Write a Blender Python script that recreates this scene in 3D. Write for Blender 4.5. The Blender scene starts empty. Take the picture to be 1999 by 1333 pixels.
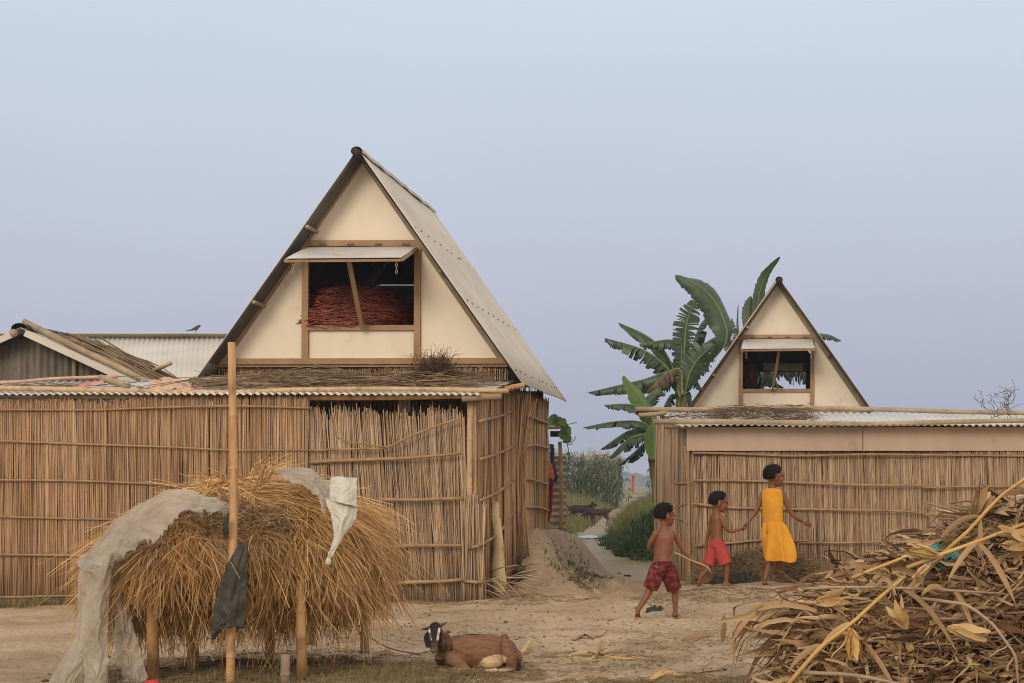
import bpy, math, random
import numpy as np
from mathutils import Vector, Matrix
from mathutils import noise as mnoise

# ------------------------------------------------------------------ basics
SC = bpy.context.scene
COL = SC.collection
F, CX, CY, H = 3400.0, 1500.0, 945.0, 1.2     # view geometry of the place: focal length, principal point, eye height
rng = np.random.default_rng(11)
random.seed(11)
R = math.radians


def V(*a):
    return np.array(a, float)


def P(px, py, Y):
    """point seen at (px, py) that stands Y metres away"""
    return np.array(((px - CX) * Y / F, Y, H - (py - CY) * Y / F))


def G(px, py, z=0.0):
    return P(px, py, (H - z) * F / (py - CY))


def sst(a, b, x):
    t = np.clip((np.asarray(x, float) - a) / (b - a), 0, 1)
    return t * t * (3 - 2 * t)


def _hash(ix, iy, seed):
    h = (ix.astype(np.int64) * 374761393 + iy.astype(np.int64) * 668265263 + seed * 974711) & 0x7FFFFFFF
    h = ((h ^ (h >> 13)) * 1274126177) & 0x7FFFFFFF
    h = h ^ (h >> 16)
    return (h & 0xFFFF) / 65535.0


def vnoise(x, y, seed=0):
    x = np.asarray(x, float); y = np.asarray(y, float)
    ix = np.floor(x); iy = np.floor(y)
    fx = x - ix; fy = y - iy
    fx = fx * fx * (3 - 2 * fx); fy = fy * fy * (3 - 2 * fy)
    a = _hash(ix, iy, seed); b = _hash(ix + 1, iy, seed)
    c = _hash(ix, iy + 1, seed); d = _hash(ix + 1, iy + 1, seed)
    return (a * (1 - fx) + b * fx) * (1 - fy) + (c * (1 - fx) + d * fx) * fy - 0.5


def fbm(x, y, seed=0, octv=4):
    s = 0; a = 1.0
    for k in range(octv):
        s = s + a * vnoise(x * 2 ** k, y * 2 ** k, seed + k * 17)
        a *= 0.5
    return s


def unit(v):
    v = np.asarray(v, float)
    n = np.linalg.norm(v, axis=-1, keepdims=True)
    return v / np.maximum(n, 1e-9)


# ------------------------------------------------------------------ mesh builder
class MB:
    def __init__(self):
        self.v = []; self.f = []; self.n = 0; self.c = []

    def add(self, verts, faces, col=None):
        verts = np.asarray(verts, float).reshape(-1, 3)
        for fc in (faces if isinstance(faces, list) else [faces]):
            if len(fc):
                self.f.append(np.asarray(fc, np.int64) + self.n)
        self.v.append(verts)
        self.n += len(verts)
        return self

    def mesh(self, name):
        me = bpy.data.meshes.new(name)
        v = np.concatenate(self.v) if self.v else np.zeros((0, 3))
        me.vertices.add(len(v)); me.vertices.foreach_set('co', v.astype(np.float32).ravel())
        tot = sum(a.size for a in self.f); nf = sum(len(a) for a in self.f)
        me.loops.add(tot); me.polygons.add(nf)
        me.loops.foreach_set('vertex_index', np.concatenate([a.ravel() for a in self.f]).astype(np.int32))
        ls = np.concatenate([np.full(len(a), a.shape[1]) for a in self.f])
        st = np.concatenate([[0], np.cumsum(ls)[:-1]])
        me.polygons.foreach_set('loop_start', st.astype(np.int32))
        me.update(calc_edges=True); me.validate()
        return me

    def build(self, name, mat=None, parent=None, smooth=True):
        me = self.mesh(name)
        return link(name, me, mat, parent, smooth)


def link(name, me, mat=None, parent=None, smooth=True):
    if smooth is not None:
        me.polygons.foreach_set('use_smooth', [bool(smooth)] * len(me.polygons))
    o = bpy.data.objects.new(name, me)
    COL.objects.link(o)
    if mat is not None:
        me.materials.clear(); me.materials.append(mat)
    if parent is not None:
        o.parent = parent
        o.matrix_parent_inverse = Matrix.Translation(-Vector(parent.location))
    return o


def tag(o, label=None, cat=None, group=None, kind=None):
    if label: o['label'] = label
    if cat: o['category'] = cat
    if group: o['group'] = group
    if kind: o['kind'] = kind
    return o


def empty(name, loc, label, cat, group=None):
    o = bpy.data.objects.new(name, None)
    COL.objects.link(o)
    o.location = Vector([float(a) for a in loc])
    o.empty_display_size = 0.1
    return tag(o, label, cat, group)


def _quads(N, K, S, wrap=True):
    """faces of N grids of K rings with S verts"""
    k = np.arange(K - 1)[:, None]; s = np.arange(S if wrap else S - 1)[None, :]
    s2 = (s + 1) % S
    q = np.stack([k * S + s, k * S + s2, (k + 1) * S + s2, (k + 1) * S + s], -1).reshape(-1, 4)
    return (np.arange(N)[:, None, None] * (K * S) + q[None]).reshape(-1, 4)


def tubes(mb, Pt, Rd, S=4, caps=False):
    """Pt (N,K,3), Rd (N,K)"""
    Pt = np.asarray(Pt, float); Rd = np.asarray(Rd, float)
    if Pt.ndim == 2: Pt = Pt[None]; Rd = Rd[None]
    N, K, _ = Pt.shape
    t = unit(np.gradient(Pt, axis=1)) if K > 1 else Pt
    ref = np.where(np.abs(t[..., 2:3]) < 0.8, V(0, 0, 1), V(1, 0, 0))
    u = unit(np.cross(t, ref)); w = np.cross(t, u)
    a = np.arange(S) / S * 2 * np.pi + 0.4
    ring = Pt[:, :, None, :] + Rd[:, :, None, None] * (np.cos(a)[None, None, :, None] * u[:, :, None, :] + np.sin(a)[None, None, :, None] * w[:, :, None, :])
    faces = [_quads(N, K, S)]
    if caps:
        base = np.arange(N)[:, None] * (K * S)
        faces.append(base + np.arange(S)[None, ::-1])
        faces.append(base + (K - 1) * S + np.arange(S)[None])
    mb.add(ring.reshape(-1, 3), faces)
    return mb


def ribbons(mb, Pt, W, side, fold=0.0):
    """flat leaves: Pt (N,K,3), W half width (N,K), side (N,K,3)"""
    N, K, _ = Pt.shape
    t = unit(np.gradient(Pt, axis=1))
    side = unit(side - (side * t).sum(-1, keepdims=True) * t)
    nrm = np.cross(t, side)
    L = Pt - side * W[..., None]; Rr = Pt + side * W[..., None]; M = Pt + nrm * (W * fold)[..., None]
    v = np.stack([L, M, Rr], 2)
    mb.add(v.reshape(-1, 3), [_quads(N, K, 3, wrap=False)])
    return mb


def catmull(pts, m):
    pts = np.asarray(pts, float)
    n = len(pts)
    if n == 2:
        t = np.linspace(0, 1, m)[:, None]
        return pts[0] * (1 - t) + pts[1] * t
    ext = np.vstack([2 * pts[0] - pts[1], pts, 2 * pts[-1] - pts[-2]])
    s = np.linspace(0, n - 1 - 1e-6, m)
    i = s.astype(int); f = (s - i)[:, None]
    p0, p1, p2, p3 = ext[i], ext[i + 1], ext[i + 2], ext[i + 3]
    return 0.5 * (2 * p1 + (p2 - p0) * f + (2 * p0 - 5 * p1 + 4 * p2 - p3) * f ** 2 + (3 * p1 - p0 - 3 * p2 + p3) * f ** 3)


def box(mb, lo, hi, jit=0.0):
    lo = np.minimum(lo, hi); hi2 = np.maximum(lo, hi)
    x0, y0, z0 = lo; x1, y1, z1 = hi2
    v = np.array([(x0, y0, z0), (x1, y0, z0), (x1, y1, z0), (x0, y1, z0), (x0, y0, z1), (x1, y0, z1), (x1, y1, z1), (x0, y1, z1)])
    f = np.array([(0, 3, 2, 1), (4, 5, 6, 7), (0, 1, 5, 4), (1, 2, 6, 5), (2, 3, 7, 6), (3, 0, 4, 7)])
    return mb.add(v, f)


def beam(mb, p0, p1, w, d, up=(0, 1, 0)):
    """board from p0 to p1, w across the facade, d along up"""
    p0 = np.asarray(p0, float); p1 = np.asarray(p1, float)
    t = unit(p1 - p0); up = unit(np.asarray(up, float)); s = unit(np.cross(t, up)); up = np.cross(s, t)
    v = []
    for p in (p0, p1):
        for a, b in ((-1, -1), (1, -1), (1, 1), (-1, 1)):
            v.append(p + s * a * w / 2 + up * b * d / 2)
    f = np.array([(0, 1, 2, 3), (7, 6, 5, 4), (0, 4, 5, 1), (1, 5, 6, 2), (2, 6, 7, 3), (3, 7, 4, 0)])
    return mb.add(v, f)


def prism(mb, poly, y0, y1):
    """polygon in X,Z pulled from y0 to y1"""
    n = len(poly)
    v = [(x, y0, z) for x, z in poly] + [(x, y1, z) for x, z in poly]
    mb.add(v, [np.array([list(range(n))]), np.array([list(range(2 * n - 1, n - 1, -1))]),
               np.array([(i + n, (i + 1) % n + n, (i + 1) % n, i) for i in range(n)])])
    return mb


def bamboo(mb, pts, r0, r1=None, node=0.28, S=10, wob=0.0, seed=0):
    """jointed pole through pts"""
    r1 = r1 or r0
    pts = np.asarray(pts, float)
    L = np.linalg.norm(np.diff(pts, axis=0), axis=1).sum()
    nn = max(2, int(L / node))
    rs = np.random.default_rng(seed + int(L * 100))
    tn = np.sort(np.clip((np.arange(1, nn) + rs.uniform(-.25, .25, nn - 1)) / nn, .02, .98))
    ts = [0, 1]; bul = {0: 1.0, 1: 1.0}
    e = 0.008 / L
    for t in tn:
        for dt, b in ((-3 * e, 1.0), (-e, 1.06), (0, 1.17), (e * .8, 1.05), (3 * e, 0.99)):
            ts.append(t + dt); bul[t + dt] = b
    for t in np.linspace(0, 1, max(3, int(L / 0.2))):
        ts.append(t); bul.setdefault(t, 1.0)
    ts = np.array(sorted(set(ts)))
    dense = catmull(pts, 80)
    sd = np.linspace(0, 1, 80)
    c = np.stack([np.interp(ts, sd, dense[:, k]) for k in range(3)], 1)
    if wob:
        c = c + np.stack([wob * np.sin(ts * 9 + seed), wob * 0 * ts, wob * np.sin(ts * 7 + seed * 2)], 1)
    rad = (r0 + (r1 - r0) * ts) * np.array([bul[t] for t in ts])
    tubes(mb, c, rad, S, caps=True)
    return mb


def corr_sheet(mb, fl, fr, bl, br, waves, amp, nv=5, per=8, sag=0.0, thick=0.0025, seed=0):
    """corrugated sheet; ribs run front to back"""
    fl, fr, bl, br = [np.asarray(a, float) for a in (fl, fr, bl, br)]
    nu = waves * per + 1
    u = np.linspace(0, 1, nu)[None, :, None]; v = np.linspace(0, 1, nv)[:, None, None]
    p = (fl * (1 - u) + fr * u) * (1 - v) + (bl * (1 - u) + br * u) * v
    n = unit(np.cross(fr - fl, bl - fl))
    if n[2] < 0: n = -n
    wv = amp * np.sin(u * waves * 2 * np.pi) + sag * vnoise(u * waves / 9 + seed, v * 2 + seed, seed)
    p = p + n * wv
    q = p - n * thick
    m = nu * nv
    g = _quads(1, nv, nu, wrap=False)
    i0 = np.arange(nu - 1); i1 = (nv - 1) * nu + i0
    j0 = np.arange(nv - 1) * nu; j1 = j0 + nu - 1
    rim = np.concatenate([np.stack([i0 + 1, i0, i0 + m, i0 + 1 + m], 1), np.stack([i1, i1 + 1, i1 + 1 + m, i1 + m], 1),
                          np.stack([j0, j0 + nu, j0 + nu + m, j0 + m], 1), np.stack([j1 + nu, j1, j1 + m, j1 + nu + m], 1)])
    mb.add(np.concatenate([p.reshape(-1, 3), q.reshape(-1, 3)]), [g, g[:, ::-1] + m, rim])
    return mb


def cloth(mb, rows, nu=24, nv=24, wr=0.01, seed=0, thick=0.0, sc=7.0, ragged=0.0, asp=1.0):
    """hanging sheet through a grid of control points (rows of points); wrinkled"""
    nu, nv = int(nu * 1.8), int(nv * 1.8)
    rows = [catmull(r, nu) for r in rows]
    g = np.stack(rows)                                   # (rows, nu, 3)
    g = np.stack([catmull(g[:, j], nv) for j in range(nu)], 1)   # (nv, nu, 3)
    if ragged:
        g[-1] += np.stack([0 * g[-1, :, 0], 0 * g[-1, :, 0], ragged * (vnoise(np.arange(nu) * .9, np.arange(nu) * 0 + seed, seed))], 1)
    du = unit(np.gradient(g, axis=1)); dv = unit(np.gradient(g, axis=0))
    n = unit(np.cross(du, dv))
    uu, vv = np.meshgrid(np.linspace(0, 1, nu), np.linspace(0, 1, nv))
    cr = sum(np.abs(vnoise(uu * sc * 1.1 * 2 ** k + vv * 1.5 * asp * 2 ** k + seed, vv * asp * sc * .55 * 2 ** k - uu * 2 ** k + seed * 3, seed + 31 * k)) * .5 ** k for k in range(4))   # sharp creases
    h = wr * (fbm(uu * sc * .6 + seed, vv * sc * .35, seed, 3) * 1.5 + 2.3 * cr)
    g = g + n * h[..., None]
    mb.add(g.reshape(-1, 3), [_quads(1, nv, nu, wrap=False)])
    return mb


def ellipsoid(mb, c, ax, nu=18, nv=12):
    c = np.asarray(c, float); ax = [np.asarray(a, float) for a in ax]
    th = np.linspace(0, np.pi, nv + 1)[1:-1]; ph = np.arange(nu) / nu * 2 * np.pi
    v = [c + ax[2]]
    for t in th:
        for p_ in ph:
            v.append(c + ax[0] * math.sin(t) * math.cos(p_) + ax[1] * math.sin(t) * math.sin(p_) + ax[2] * math.cos(t))
    v.append(c - ax[2])
    q = _quads(1, nv - 1, nu) + 1
    i = np.arange(nu); last = 1 + (nv - 1) * nu
    mb.add(v, [q[:, ::-1], np.stack([0 * i, 1 + i, 1 + (i + 1) % nu], 1), np.stack([0 * i + last, last - nu + (i + 1) % nu, last - nu + i], 1)])
    return mb


def loft(mb, ctrl, side=(1, 0, 0), m=None, S=14, round_ends=True):
    """ctrl: list of (point, r) or (point, r_side, r_other). Closed, with rounded ends."""
    pts = np.array([c[0] for c in ctrl], float)
    ra = np.array([c[1] for c in ctrl], float); rb = np.array([c[2] if len(c) > 2 else c[1] for c in ctrl], float)
    m = m or max(6, len(ctrl) * 4)
    C = catmull(pts, m)
    s = np.linspace(0, len(pts) - 1, m)
    A = np.interp(s, np.arange(len(pts)), ra); B = np.interp(s, np.arange(len(pts)), rb)
    T = unit(np.gradient(C, axis=0))
    if round_ends:
        def cap(c, t, a, b, sgn):
            k = np.array([0.45, 0.8, 0.97]); r = np.sqrt(1 - k ** 2)
            mn = min(a, b)
            return [c + sgn * t * mn * kk for kk in k], [a * rr for rr in r], [b * rr for rr in r]
        c0, a0, b0 = cap(C[0], T[0], A[0], B[0], -1); c1, a1, b1 = cap(C[-1], T[-1], A[-1], B[-1], 1)
        C = np.vstack([c0[::-1], C, c1]); A = np.concatenate([a0[::-1], A, a1]); B = np.concatenate([b0[::-1], B, b1])
        T = np.vstack([np.repeat(T[:1], 3, 0), T, np.repeat(T[-1:], 3, 0)])
    side = np.asarray(side, float)
    u = side[None] - (T @ side)[:, None] * T
    bad = np.linalg.norm(u, axis=1) < 0.15
    if bad.any():
        alt = V(0, 1, 0) if abs(side[1]) < .7 else V(1, 0, 0)
        u[bad] = alt - (T[bad] @ alt)[:, None] * T[bad]
    u = unit(u); w = np.cross(T, u)
    a = np.arange(S) / S * 2 * np.pi
    ring = C[:, None] + A[:, None, None] * np.cos(a)[None, :, None] * u[:, None] + B[:, None, None] * np.sin(a)[None, :, None] * w[:, None]
    K = len(C)
    mb.add(ring.reshape(-1, 3), [_quads(1, K, S), np.arange(S)[None, ::-1], (K - 1) * S + np.arange(S)[None]])
    return mb


def fuse(name, mb, mat, parent, voxel=0.004, smooth=6, fac=0.5):
    """one continuous skin grown over all the shapes in mb"""
    me = mb.mesh(name + '_raw')
    o = bpy.data.objects.new(name + '_raw', me); COL.objects.link(o)
    md = o.modifiers.new('r', 'REMESH'); md.mode = 'VOXEL'; md.voxel_size = voxel
    sm = o.modifiers.new('s', 'SMOOTH'); sm.factor = fac; sm.iterations = smooth
    dg = bpy.context.evaluated_depsgraph_get()
    out = bpy.data.meshes.new_from_object(o.evaluated_get(dg))
    out.name = name
    bpy.data.objects.remove(o); bpy.data.meshes.remove(me)
    return link(name, out, mat, parent, True)


def paint(o, fn):
    """fur or cloth colour per vertex from its position"""
    me = o.data
    co = np.empty(len(me.vertices) * 3, np.float32); me.vertices.foreach_get('co', co)
    c = fn(co.reshape(-1, 3))
    at = me.color_attributes.new('tint', 'FLOAT_COLOR', 'POINT')
    at.data.foreach_set('color', np.concatenate([c, np.ones((len(c), 1))], 1).astype(np.float32).ravel())


# ------------------------------------------------------------------ materials
def _n(nt, typ, **kw):
    n = nt.nodes.new(typ)
    for k, v in kw.items(): setattr(n, k, v)
    return n


def ramp(nt, cols):
    r = _n(nt, 'ShaderNodeValToRGB')
    e = r.color_ramp.elements
    for i, c in enumerate(cols):
        p = i / max(1, len(cols) - 1)
        if isinstance(c[0], (tuple, list)): p, c = c[1], c[0]
        if i < 2: el = e[i]; el.position = p
        else: el = e.new(p)
        el.color = (*c, 1)
    return r


def mat(name, cols, rough=0.8, island=0.0, nscale=6.0, stretch=(1, 1, 1), detail=5, bump=0.0, bscale=30.0, bstretch=None, metallic=0.0,
        trans=0.0, alpha=1.0, tint=False, spots=None, coat=0.0, contrast=1.0, spec=0.3, bdist=0.01):
    """cols: ramp of base colours; mixed by noise and, with island, by a random value per loose piece"""
    m = bpy.data.materials.new(name); m.use_nodes = True
    nt = m.node_tree; nt.nodes.clear()
    out = _n(nt, 'ShaderNodeOutputMaterial'); b = _n(nt, 'ShaderNodeBsdfPrincipled')
    L = nt.links.new
    tc = _n(nt, 'ShaderNodeTexCoord'); mp = _n(nt, 'ShaderNodeMapping'); mp.inputs['Scale'].default_value = stretch
    L(tc.outputs['Object'], mp.inputs['Vector'])
    nz = _n(nt, 'ShaderNodeTexNoise'); nz.inputs['Scale'].default_value = nscale; nz.inputs['Detail'].default_value = detail
    nz.inputs['Roughness'].default_value = 0.62
    L(mp.outputs[0], nz.inputs['Vector'])
    mr = _n(nt, 'ShaderNodeMapRange'); mr.inputs[1].default_value = 0.5 - 0.22 / contrast; mr.inputs[2].default_value = 0.5 + 0.22 / contrast
    L(nz.outputs[0], mr.inputs[0])
    fac = mr.outputs[0]
    if island > 0:
        ge = _n(nt, 'ShaderNodeNewGeometry')
        mx = _n(nt, 'ShaderNodeMix'); mx.inputs[0].default_value = island
        L(mr.outputs[0], mx.inputs[2]); L(ge.outputs['Random Per Island'], mx.inputs[3])
        fac = mx.outputs[0]
    rp = ramp(nt, cols); L(fac, rp.inputs[0])
    colr = rp.outputs[0]
    if tint:
        at = _n(nt, 'ShaderNodeAttribute', attribute_name='tint')
        ml = _n(nt, 'ShaderNodeMix', data_type='RGBA', blend_type='MULTIPLY'); ml.inputs[0].default_value = 1
        L(at.outputs['Color'], ml.inputs[6]); L(colr, ml.inputs[7]); colr = ml.outputs[2]
    if spots:
        scol, sscale, thr = spots
        n2 = _n(nt, 'ShaderNodeTexNoise'); n2.inputs['Scale'].default_value = sscale; n2.inputs['Detail'].default_value = 6
        L(tc.outputs['Object'], n2.inputs['Vector'])
        m2 = _n(nt, 'ShaderNodeMapRange'); m2.inputs[1].default_value = thr; m2.inputs[2].default_value = thr + 0.14
        m2.inputs[4].default_value = 0.8
        L(n2.outputs[0], m2.inputs[0])
        mm = _n(nt, 'ShaderNodeMix', data_type='RGBA'); L(m2.outputs[0], mm.inputs[0]); L(colr, mm.inputs[6]); mm.inputs[7].default_value = (*scol, 1)
        colr = mm.outputs[2]
    L(colr, b.inputs['Base Color'])
    b.inputs['Roughness'].default_value = rough; b.inputs['Metallic'].default_value = metallic
    b.inputs['Specular IOR Level'].default_value = spec
    if coat: b.inputs['Coat Weight'].default_value = coat; b.inputs['Coat Roughness'].default_value = .25
    if bump > 0:
        mp2 = _n(nt, 'ShaderNodeMapping'); mp2.inputs['Scale'].default_value = bstretch or stretch
        L(tc.outputs['Object'], mp2.inputs['Vector'])
        n3 = _n(nt, 'ShaderNodeTexNoise'); n3.inputs['Scale'].default_value = bscale; n3.inputs['Detail'].default_value = 6
        L(mp2.outputs[0], n3.inputs['Vector'])
        bp = _n(nt, 'ShaderNodeBump'); bp.inputs['Strength'].default_value = bump; bp.inputs['Distance'].default_value = bdist
        L(n3.outputs[0], bp.inputs['Height']); L(bp.outputs[0], b.inputs['Normal'])
    sh = b.outputs[0]
    if trans > 0:
        tr = _n(nt, 'ShaderNodeBsdfTranslucent'); L(colr, tr.inputs['Color'])
        ms = _n(nt, 'ShaderNodeMixShader'); ms.inputs[0].default_value = trans
        L(sh, ms.inputs[1]); L(tr.outputs[0], ms.inputs[2]); sh = ms.outputs[0]
    if alpha < 1:
        tp = _n(nt, 'ShaderNodeBsdfTransparent')
        ms = _n(nt, 'ShaderNodeMixShader'); ms.inputs[0].default_value = alpha
        L(tp.outputs[0], ms.inputs[1]); L(sh, ms.inputs[2]); sh = ms.outputs[0]
    L(sh, out.inputs['Surface'])
    return m


M = {}
M['reed'] = mat('reed', [(.14, .078, .043), (.325, .198, .113), (.45, .295, .175), (.61, .435, .275)], .75, .65, 3, (3, 3, .5), bump=.15, bscale=40, bstretch=(1, 1, .1))
M['reed_old'] = mat('reed_old', [(.14, .094, .061), (.30, .205, .134), (.42, .305, .204), (.58, .44, .31)], .8, .65, 3, (3, 3, .5))
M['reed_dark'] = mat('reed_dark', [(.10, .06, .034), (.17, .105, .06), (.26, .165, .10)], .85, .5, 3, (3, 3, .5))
M['rail'] = mat('rail', [(.17, .10, .055), (.30, .19, .105), (.42, .29, .17)], .7, .3, 7)
M['bamboo'] = mat('bamboo', [(.28, .18, .095), (.44, .30, .165), (.56, .42, .26)], .55, .3, 7, (2, 2, .7), spots=((.17, .12, .075), 9, .58), spec=.4, bump=.2, bscale=30)
M['bamboo_orange'] = mat('bamboo_orange', [(.22, .115, .048), (.42, .24, .105), (.55, .36, .185)], .5, .15, 8, (2, 2, .35), spots=((.17, .10, .06), 6, .55), spec=.4, bump=.2, bscale=30)
M['bamboo_grey'] = mat('bamboo_grey', [(.18, .13, .085), (.31, .235, .16), (.44, .35, .25)], .7, .4, 5, (1, 1, 1), spots=((.16, .16, .09), 4, .6))
M['timber'] = mat('timber', [(.22, .13, .075), (.325, .205, .12), (.42, .285, .175)], .75, .3, 4, (1, 1, 1), bump=.2, spots=((.16, .09, .05), 14, .66))
M['timber_grey'] = mat('timber_grey', [(.17, .125, .085), (.26, .20, .14), (.34, .27, .19)], .8, .3, 5, bump=.2)
M['cream'] = mat('cream', [(.64, .565, .455), (.735, .66, .55), (.775, .705, .595)], .6, 0, 1.5, (1, 1, .3), spots=((.58, .48, .37), 3.2, .60), bump=.08, bscale=2.5, bdist=.03)
M['fascia'] = mat('fascia', [(.36, .27, .205), (.42, .32, .25), (.49, .38, .30)], .6, .2, 1.6, (1, 1, .2), spots=((.31, .235, .17), 3, .58))
M['roof_tin'] = mat('roof_tin', [(.44, .41, .355), (.51, .475, .415), (.57, .535, .475)], .6, .05, 1.3, (1, 1, 1), metallic=.05, spots=((.40, .36, .28), 2.5, .6), spec=.3)
M['tin'] = mat('tin', [(.44, .43, .40), (.55, .54, .51), (.64, .63, .60)], .5, .1, 2.0, metallic=.2, spots=((.34, .27, .2), 5, .63))
M['tin_dark_shade'] = mat('tin_dark_shade', [(.05, .045, .04), (.085, .078, .07), (.13, .12, .105)], .7, .1, 2.0, metallic=.1)  # for dark tin parts, and for roof underside shade put into colour
M['tin_wall'] = mat('tin_wall', [(.115, .10, .085), (.165, .145, .12), (.24, .215, .18)], .65, 0, 3, (4, 1, .6), metallic=.1, spots=((.10, .07, .045), 8, .63))
M['rust_tin'] = mat('rust_tin', [(.25, .16, .10), (.37, .27, .19), (.46, .37, .29)], .65, 0, 4, metallic=.1)
M['black'] = mat('black', [(.012, .012, .013), (.03, .03, .032)], .6, 0, 5)
M['metal'] = mat('metal', [(.30, .24, .17), (.45, .37, .27)], .45, 0, 20, metallic=.7)
M['screw'] = mat('screw', [(.03, .028, .025), (.06, .05, .045)], .6, 0, 20)
M['straw'] = mat('straw', [(.15, .06, .018), (.43, .225, .075), (.63, .385, .15), (.82, .60, .31)], .55, .9, 2.2, spec=.4)
M['straw_grey'] = mat('straw_grey', [(.12, .07, .035), (.30, .19, .10), (.46, .32, .18), (.60, .45, .28)], .7, .85, 2.2)
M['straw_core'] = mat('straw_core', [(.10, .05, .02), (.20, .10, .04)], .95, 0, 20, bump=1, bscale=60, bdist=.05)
M['straw_old'] = mat('straw_old', [(.10, .065, .035), (.20, .14, .075), (.33, .24, .14)], .85, .7, 2)
M['twig'] = mat('twig', [(.10, .065, .04), (.20, .14, .09), (.34, .25, .165)], .85, .6, 4)
M['brush'] = mat('brush', [(.05, .028, .016), (.10, .058, .032), (.19, .115, .06)], .9, .6, 4)
M['husk'] = mat('husk', [(.075, .042, .022), (.24, .135, .068), (.42, .28, .15), (.68, .52, .32)], .75, .8, 3, bump=.6, bscale=90, trans=.12, bdist=.005)
M['husk_pale'] = mat('husk_pale', [(.38, .24, .10), (.52, .36, .16), (.64, .48, .26)], .65, .5, 5, bump=.4, bscale=120, trans=.15, bdist=.004)
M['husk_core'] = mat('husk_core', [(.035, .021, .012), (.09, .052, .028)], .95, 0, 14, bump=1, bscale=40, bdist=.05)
M['stalk'] = mat('stalk', [(.30, .17, .06), (.50, .31, .10), (.60, .42, .17)], .5, .4, 6, spots=((.28, .12, .06), 14, .6))
M['plastic'] = mat('plastic', [(.50, .44, .36), (.63, .575, .48), (.74, .69, .59)], .35, 0, 5, spots=((.46, .37, .27), 7, .55), trans=.4, alpha=.45, spec=.5)
M['white_cloth'] = mat('white_cloth', [(.52, .50, .43), (.64, .61, .53)], .7, 0, 6, trans=.15)
M['tarp'] = mat('tarp', [(.022, .022, .018), (.038, .037, .030), (.06, .058, .046)], .6, 0, 8)
M['pink_rag'] = mat('pink_rag', [(.40, .24, .18), (.52, .34, .26), (.58, .42, .34)], .85, 0, 8)
M['red_rag'] = mat('red_rag', [(.36, .12, .10), (.50, .22, .19), (.58, .40, .36)], .85, 0, 9)
M['teal'] = mat('teal', [(.02, .10, .10), (.04, .20, .20), (.07, .28, .30)], .7, 0, 16)
M['skin'] = mat('skin', [(.14, .05, .024), (.175, .066, .031), (.21, .083, .041)], .5, 0, 9, spec=.4)
M['hair'] = mat('hair', [(.004, .0035, .0035), (.010, .008, .0075)], .75, 0, 60, (1, 1, .2), bump=.6, bscale=90, spec=.12)
M['eye'] = mat('eye', [(.01, .008, .008), (.02, .015, .012)], .2, 0, 9)
M['red_shorts'] = mat('red_shorts', [(.28, .034, .032), (.35, .048, .045), (.40, .062, .056)], .85, 0, 6, bump=.4, bscale=25)
M['floral'] = mat('floral', [((.045, .008, .010), 0), ((.095, .011, .015), .4), ((.15, .018, .019), .6), ((.17, .055, .028), .85)], .85, 0, 22, detail=2, spots=((.36, .25, .22), 24, .63), bump=.3, bscale=25)
M['yellow'] = mat('yellow', [(.54, .225, .018), (.62, .28, .026), (.68, .33, .040)], .85, 0, 6, trans=.06, bump=.3, bscale=40)
M['fur'] = mat('fur', [(.55, .55, .55), (1, 1, 1), (1.35, 1.35, 1.35)], .75, 0, 42, (.35, 1, 1), tint=True, bump=.6, bscale=160, bdist=.004, spec=.2)
M['horn'] = mat('horn', [(.05, .045, .045), (.10, .09, .09)], .5, 0, 12)
M['dark_fur'] = mat('dark_fur', [(.010, .008, .008), (.025, .02, .018)], .8, 0, 30)
M['red_fur'] = mat('red_fur', [(.030, .014, .010), (.05, .022, .015)], .8, 0, 30)
M['leaf'] = mat('leaf', [(.022, .042, .026), (.04, .072, .036), (.07, .11, .045)], .42, .35, 3, trans=.2, spec=.45)
M['leaf_bright'] = mat('leaf_bright', [(.07, .13, .035), (.11, .19, .045), (.15, .24, .065)], .4, .2, 3, trans=.4, spec=.5)
M['leaf_dry'] = mat('leaf_dry', [(.06, .042, .028), (.12, .085, .052), (.17, .13, .075)], .7, .5, 3, trans=.15)
M['midrib'] = mat('midrib', [(.12, .17, .06), (.17, .22, .08)], .45, 0, 4)
M['trunk'] = mat('trunk', [(.07, .065, .025), (.13, .125, .045), (.19, .18, .075)], .55, 0, 6, (3, 3, .6), spots=((.06, .035, .02), 8, .6))
M['creeper'] = mat('creeper', [(.06, .11, .03), (.10, .17, .05), (.15, .23, .08)], .5, .6, 5, trans=.35)
M['maize'] = mat('maize', [(.045, .065, .028), (.08, .11, .05), (.135, .16, .08), (.24, .24, .15)], .6, .8, 2, trans=.25)
M['tassel'] = mat('tassel', [(.30, .27, .17), (.42, .37, .24)], .8, .5, 4)
M['field_grass'] = mat('field_grass', [(.075, .085, .03), (.125, .13, .045), (.19, .18, .07), (.28, .25, .12)], .8, .75, .6, trans=.25)
M['bush'] = mat('bush', [(.022, .042, .014), (.042, .075, .022), (.075, .12, .035)], .6, .7, 2, trans=.2)
M['short_grass'] = mat('short_grass', [(.09, .085, .035), (.15, .13, .055), (.25, .19, .10), (.34, .25, .14)], .85, .8, 1.5)
M['weed'] = mat('weed', [(.05, .055, .022), (.09, .085, .035), (.15, .13, .06)], .8, .7, 1.5)
M['bale'] = mat('bale', [(.13, .022, .014), (.28, .055, .028), (.42, .12, .055)], .28, .6, 5, (.3, 3, 3), bump=1.0, bscale=9, bstretch=(.5, 4, 6), bdist=.03, coat=.5, spec=.5)
M['bird'] = mat('bird', [(.05, .04, .035), (.12, .10, .09)], .8, 0, 30)
M['orange_cloth'] = mat('orange_cloth', [(.48, .10, .035), (.58, .15, .06)], .8, 0, 12)
M['blue_cloth'] = mat('blue_cloth', [(.015, .035, .09), (.03, .06, .14)], .8, 0, 12)
M['peach_cloth'] = mat('peach_cloth', [(.52, .21, .09), (.58, .28, .14)], .8, 0, 12)
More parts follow.
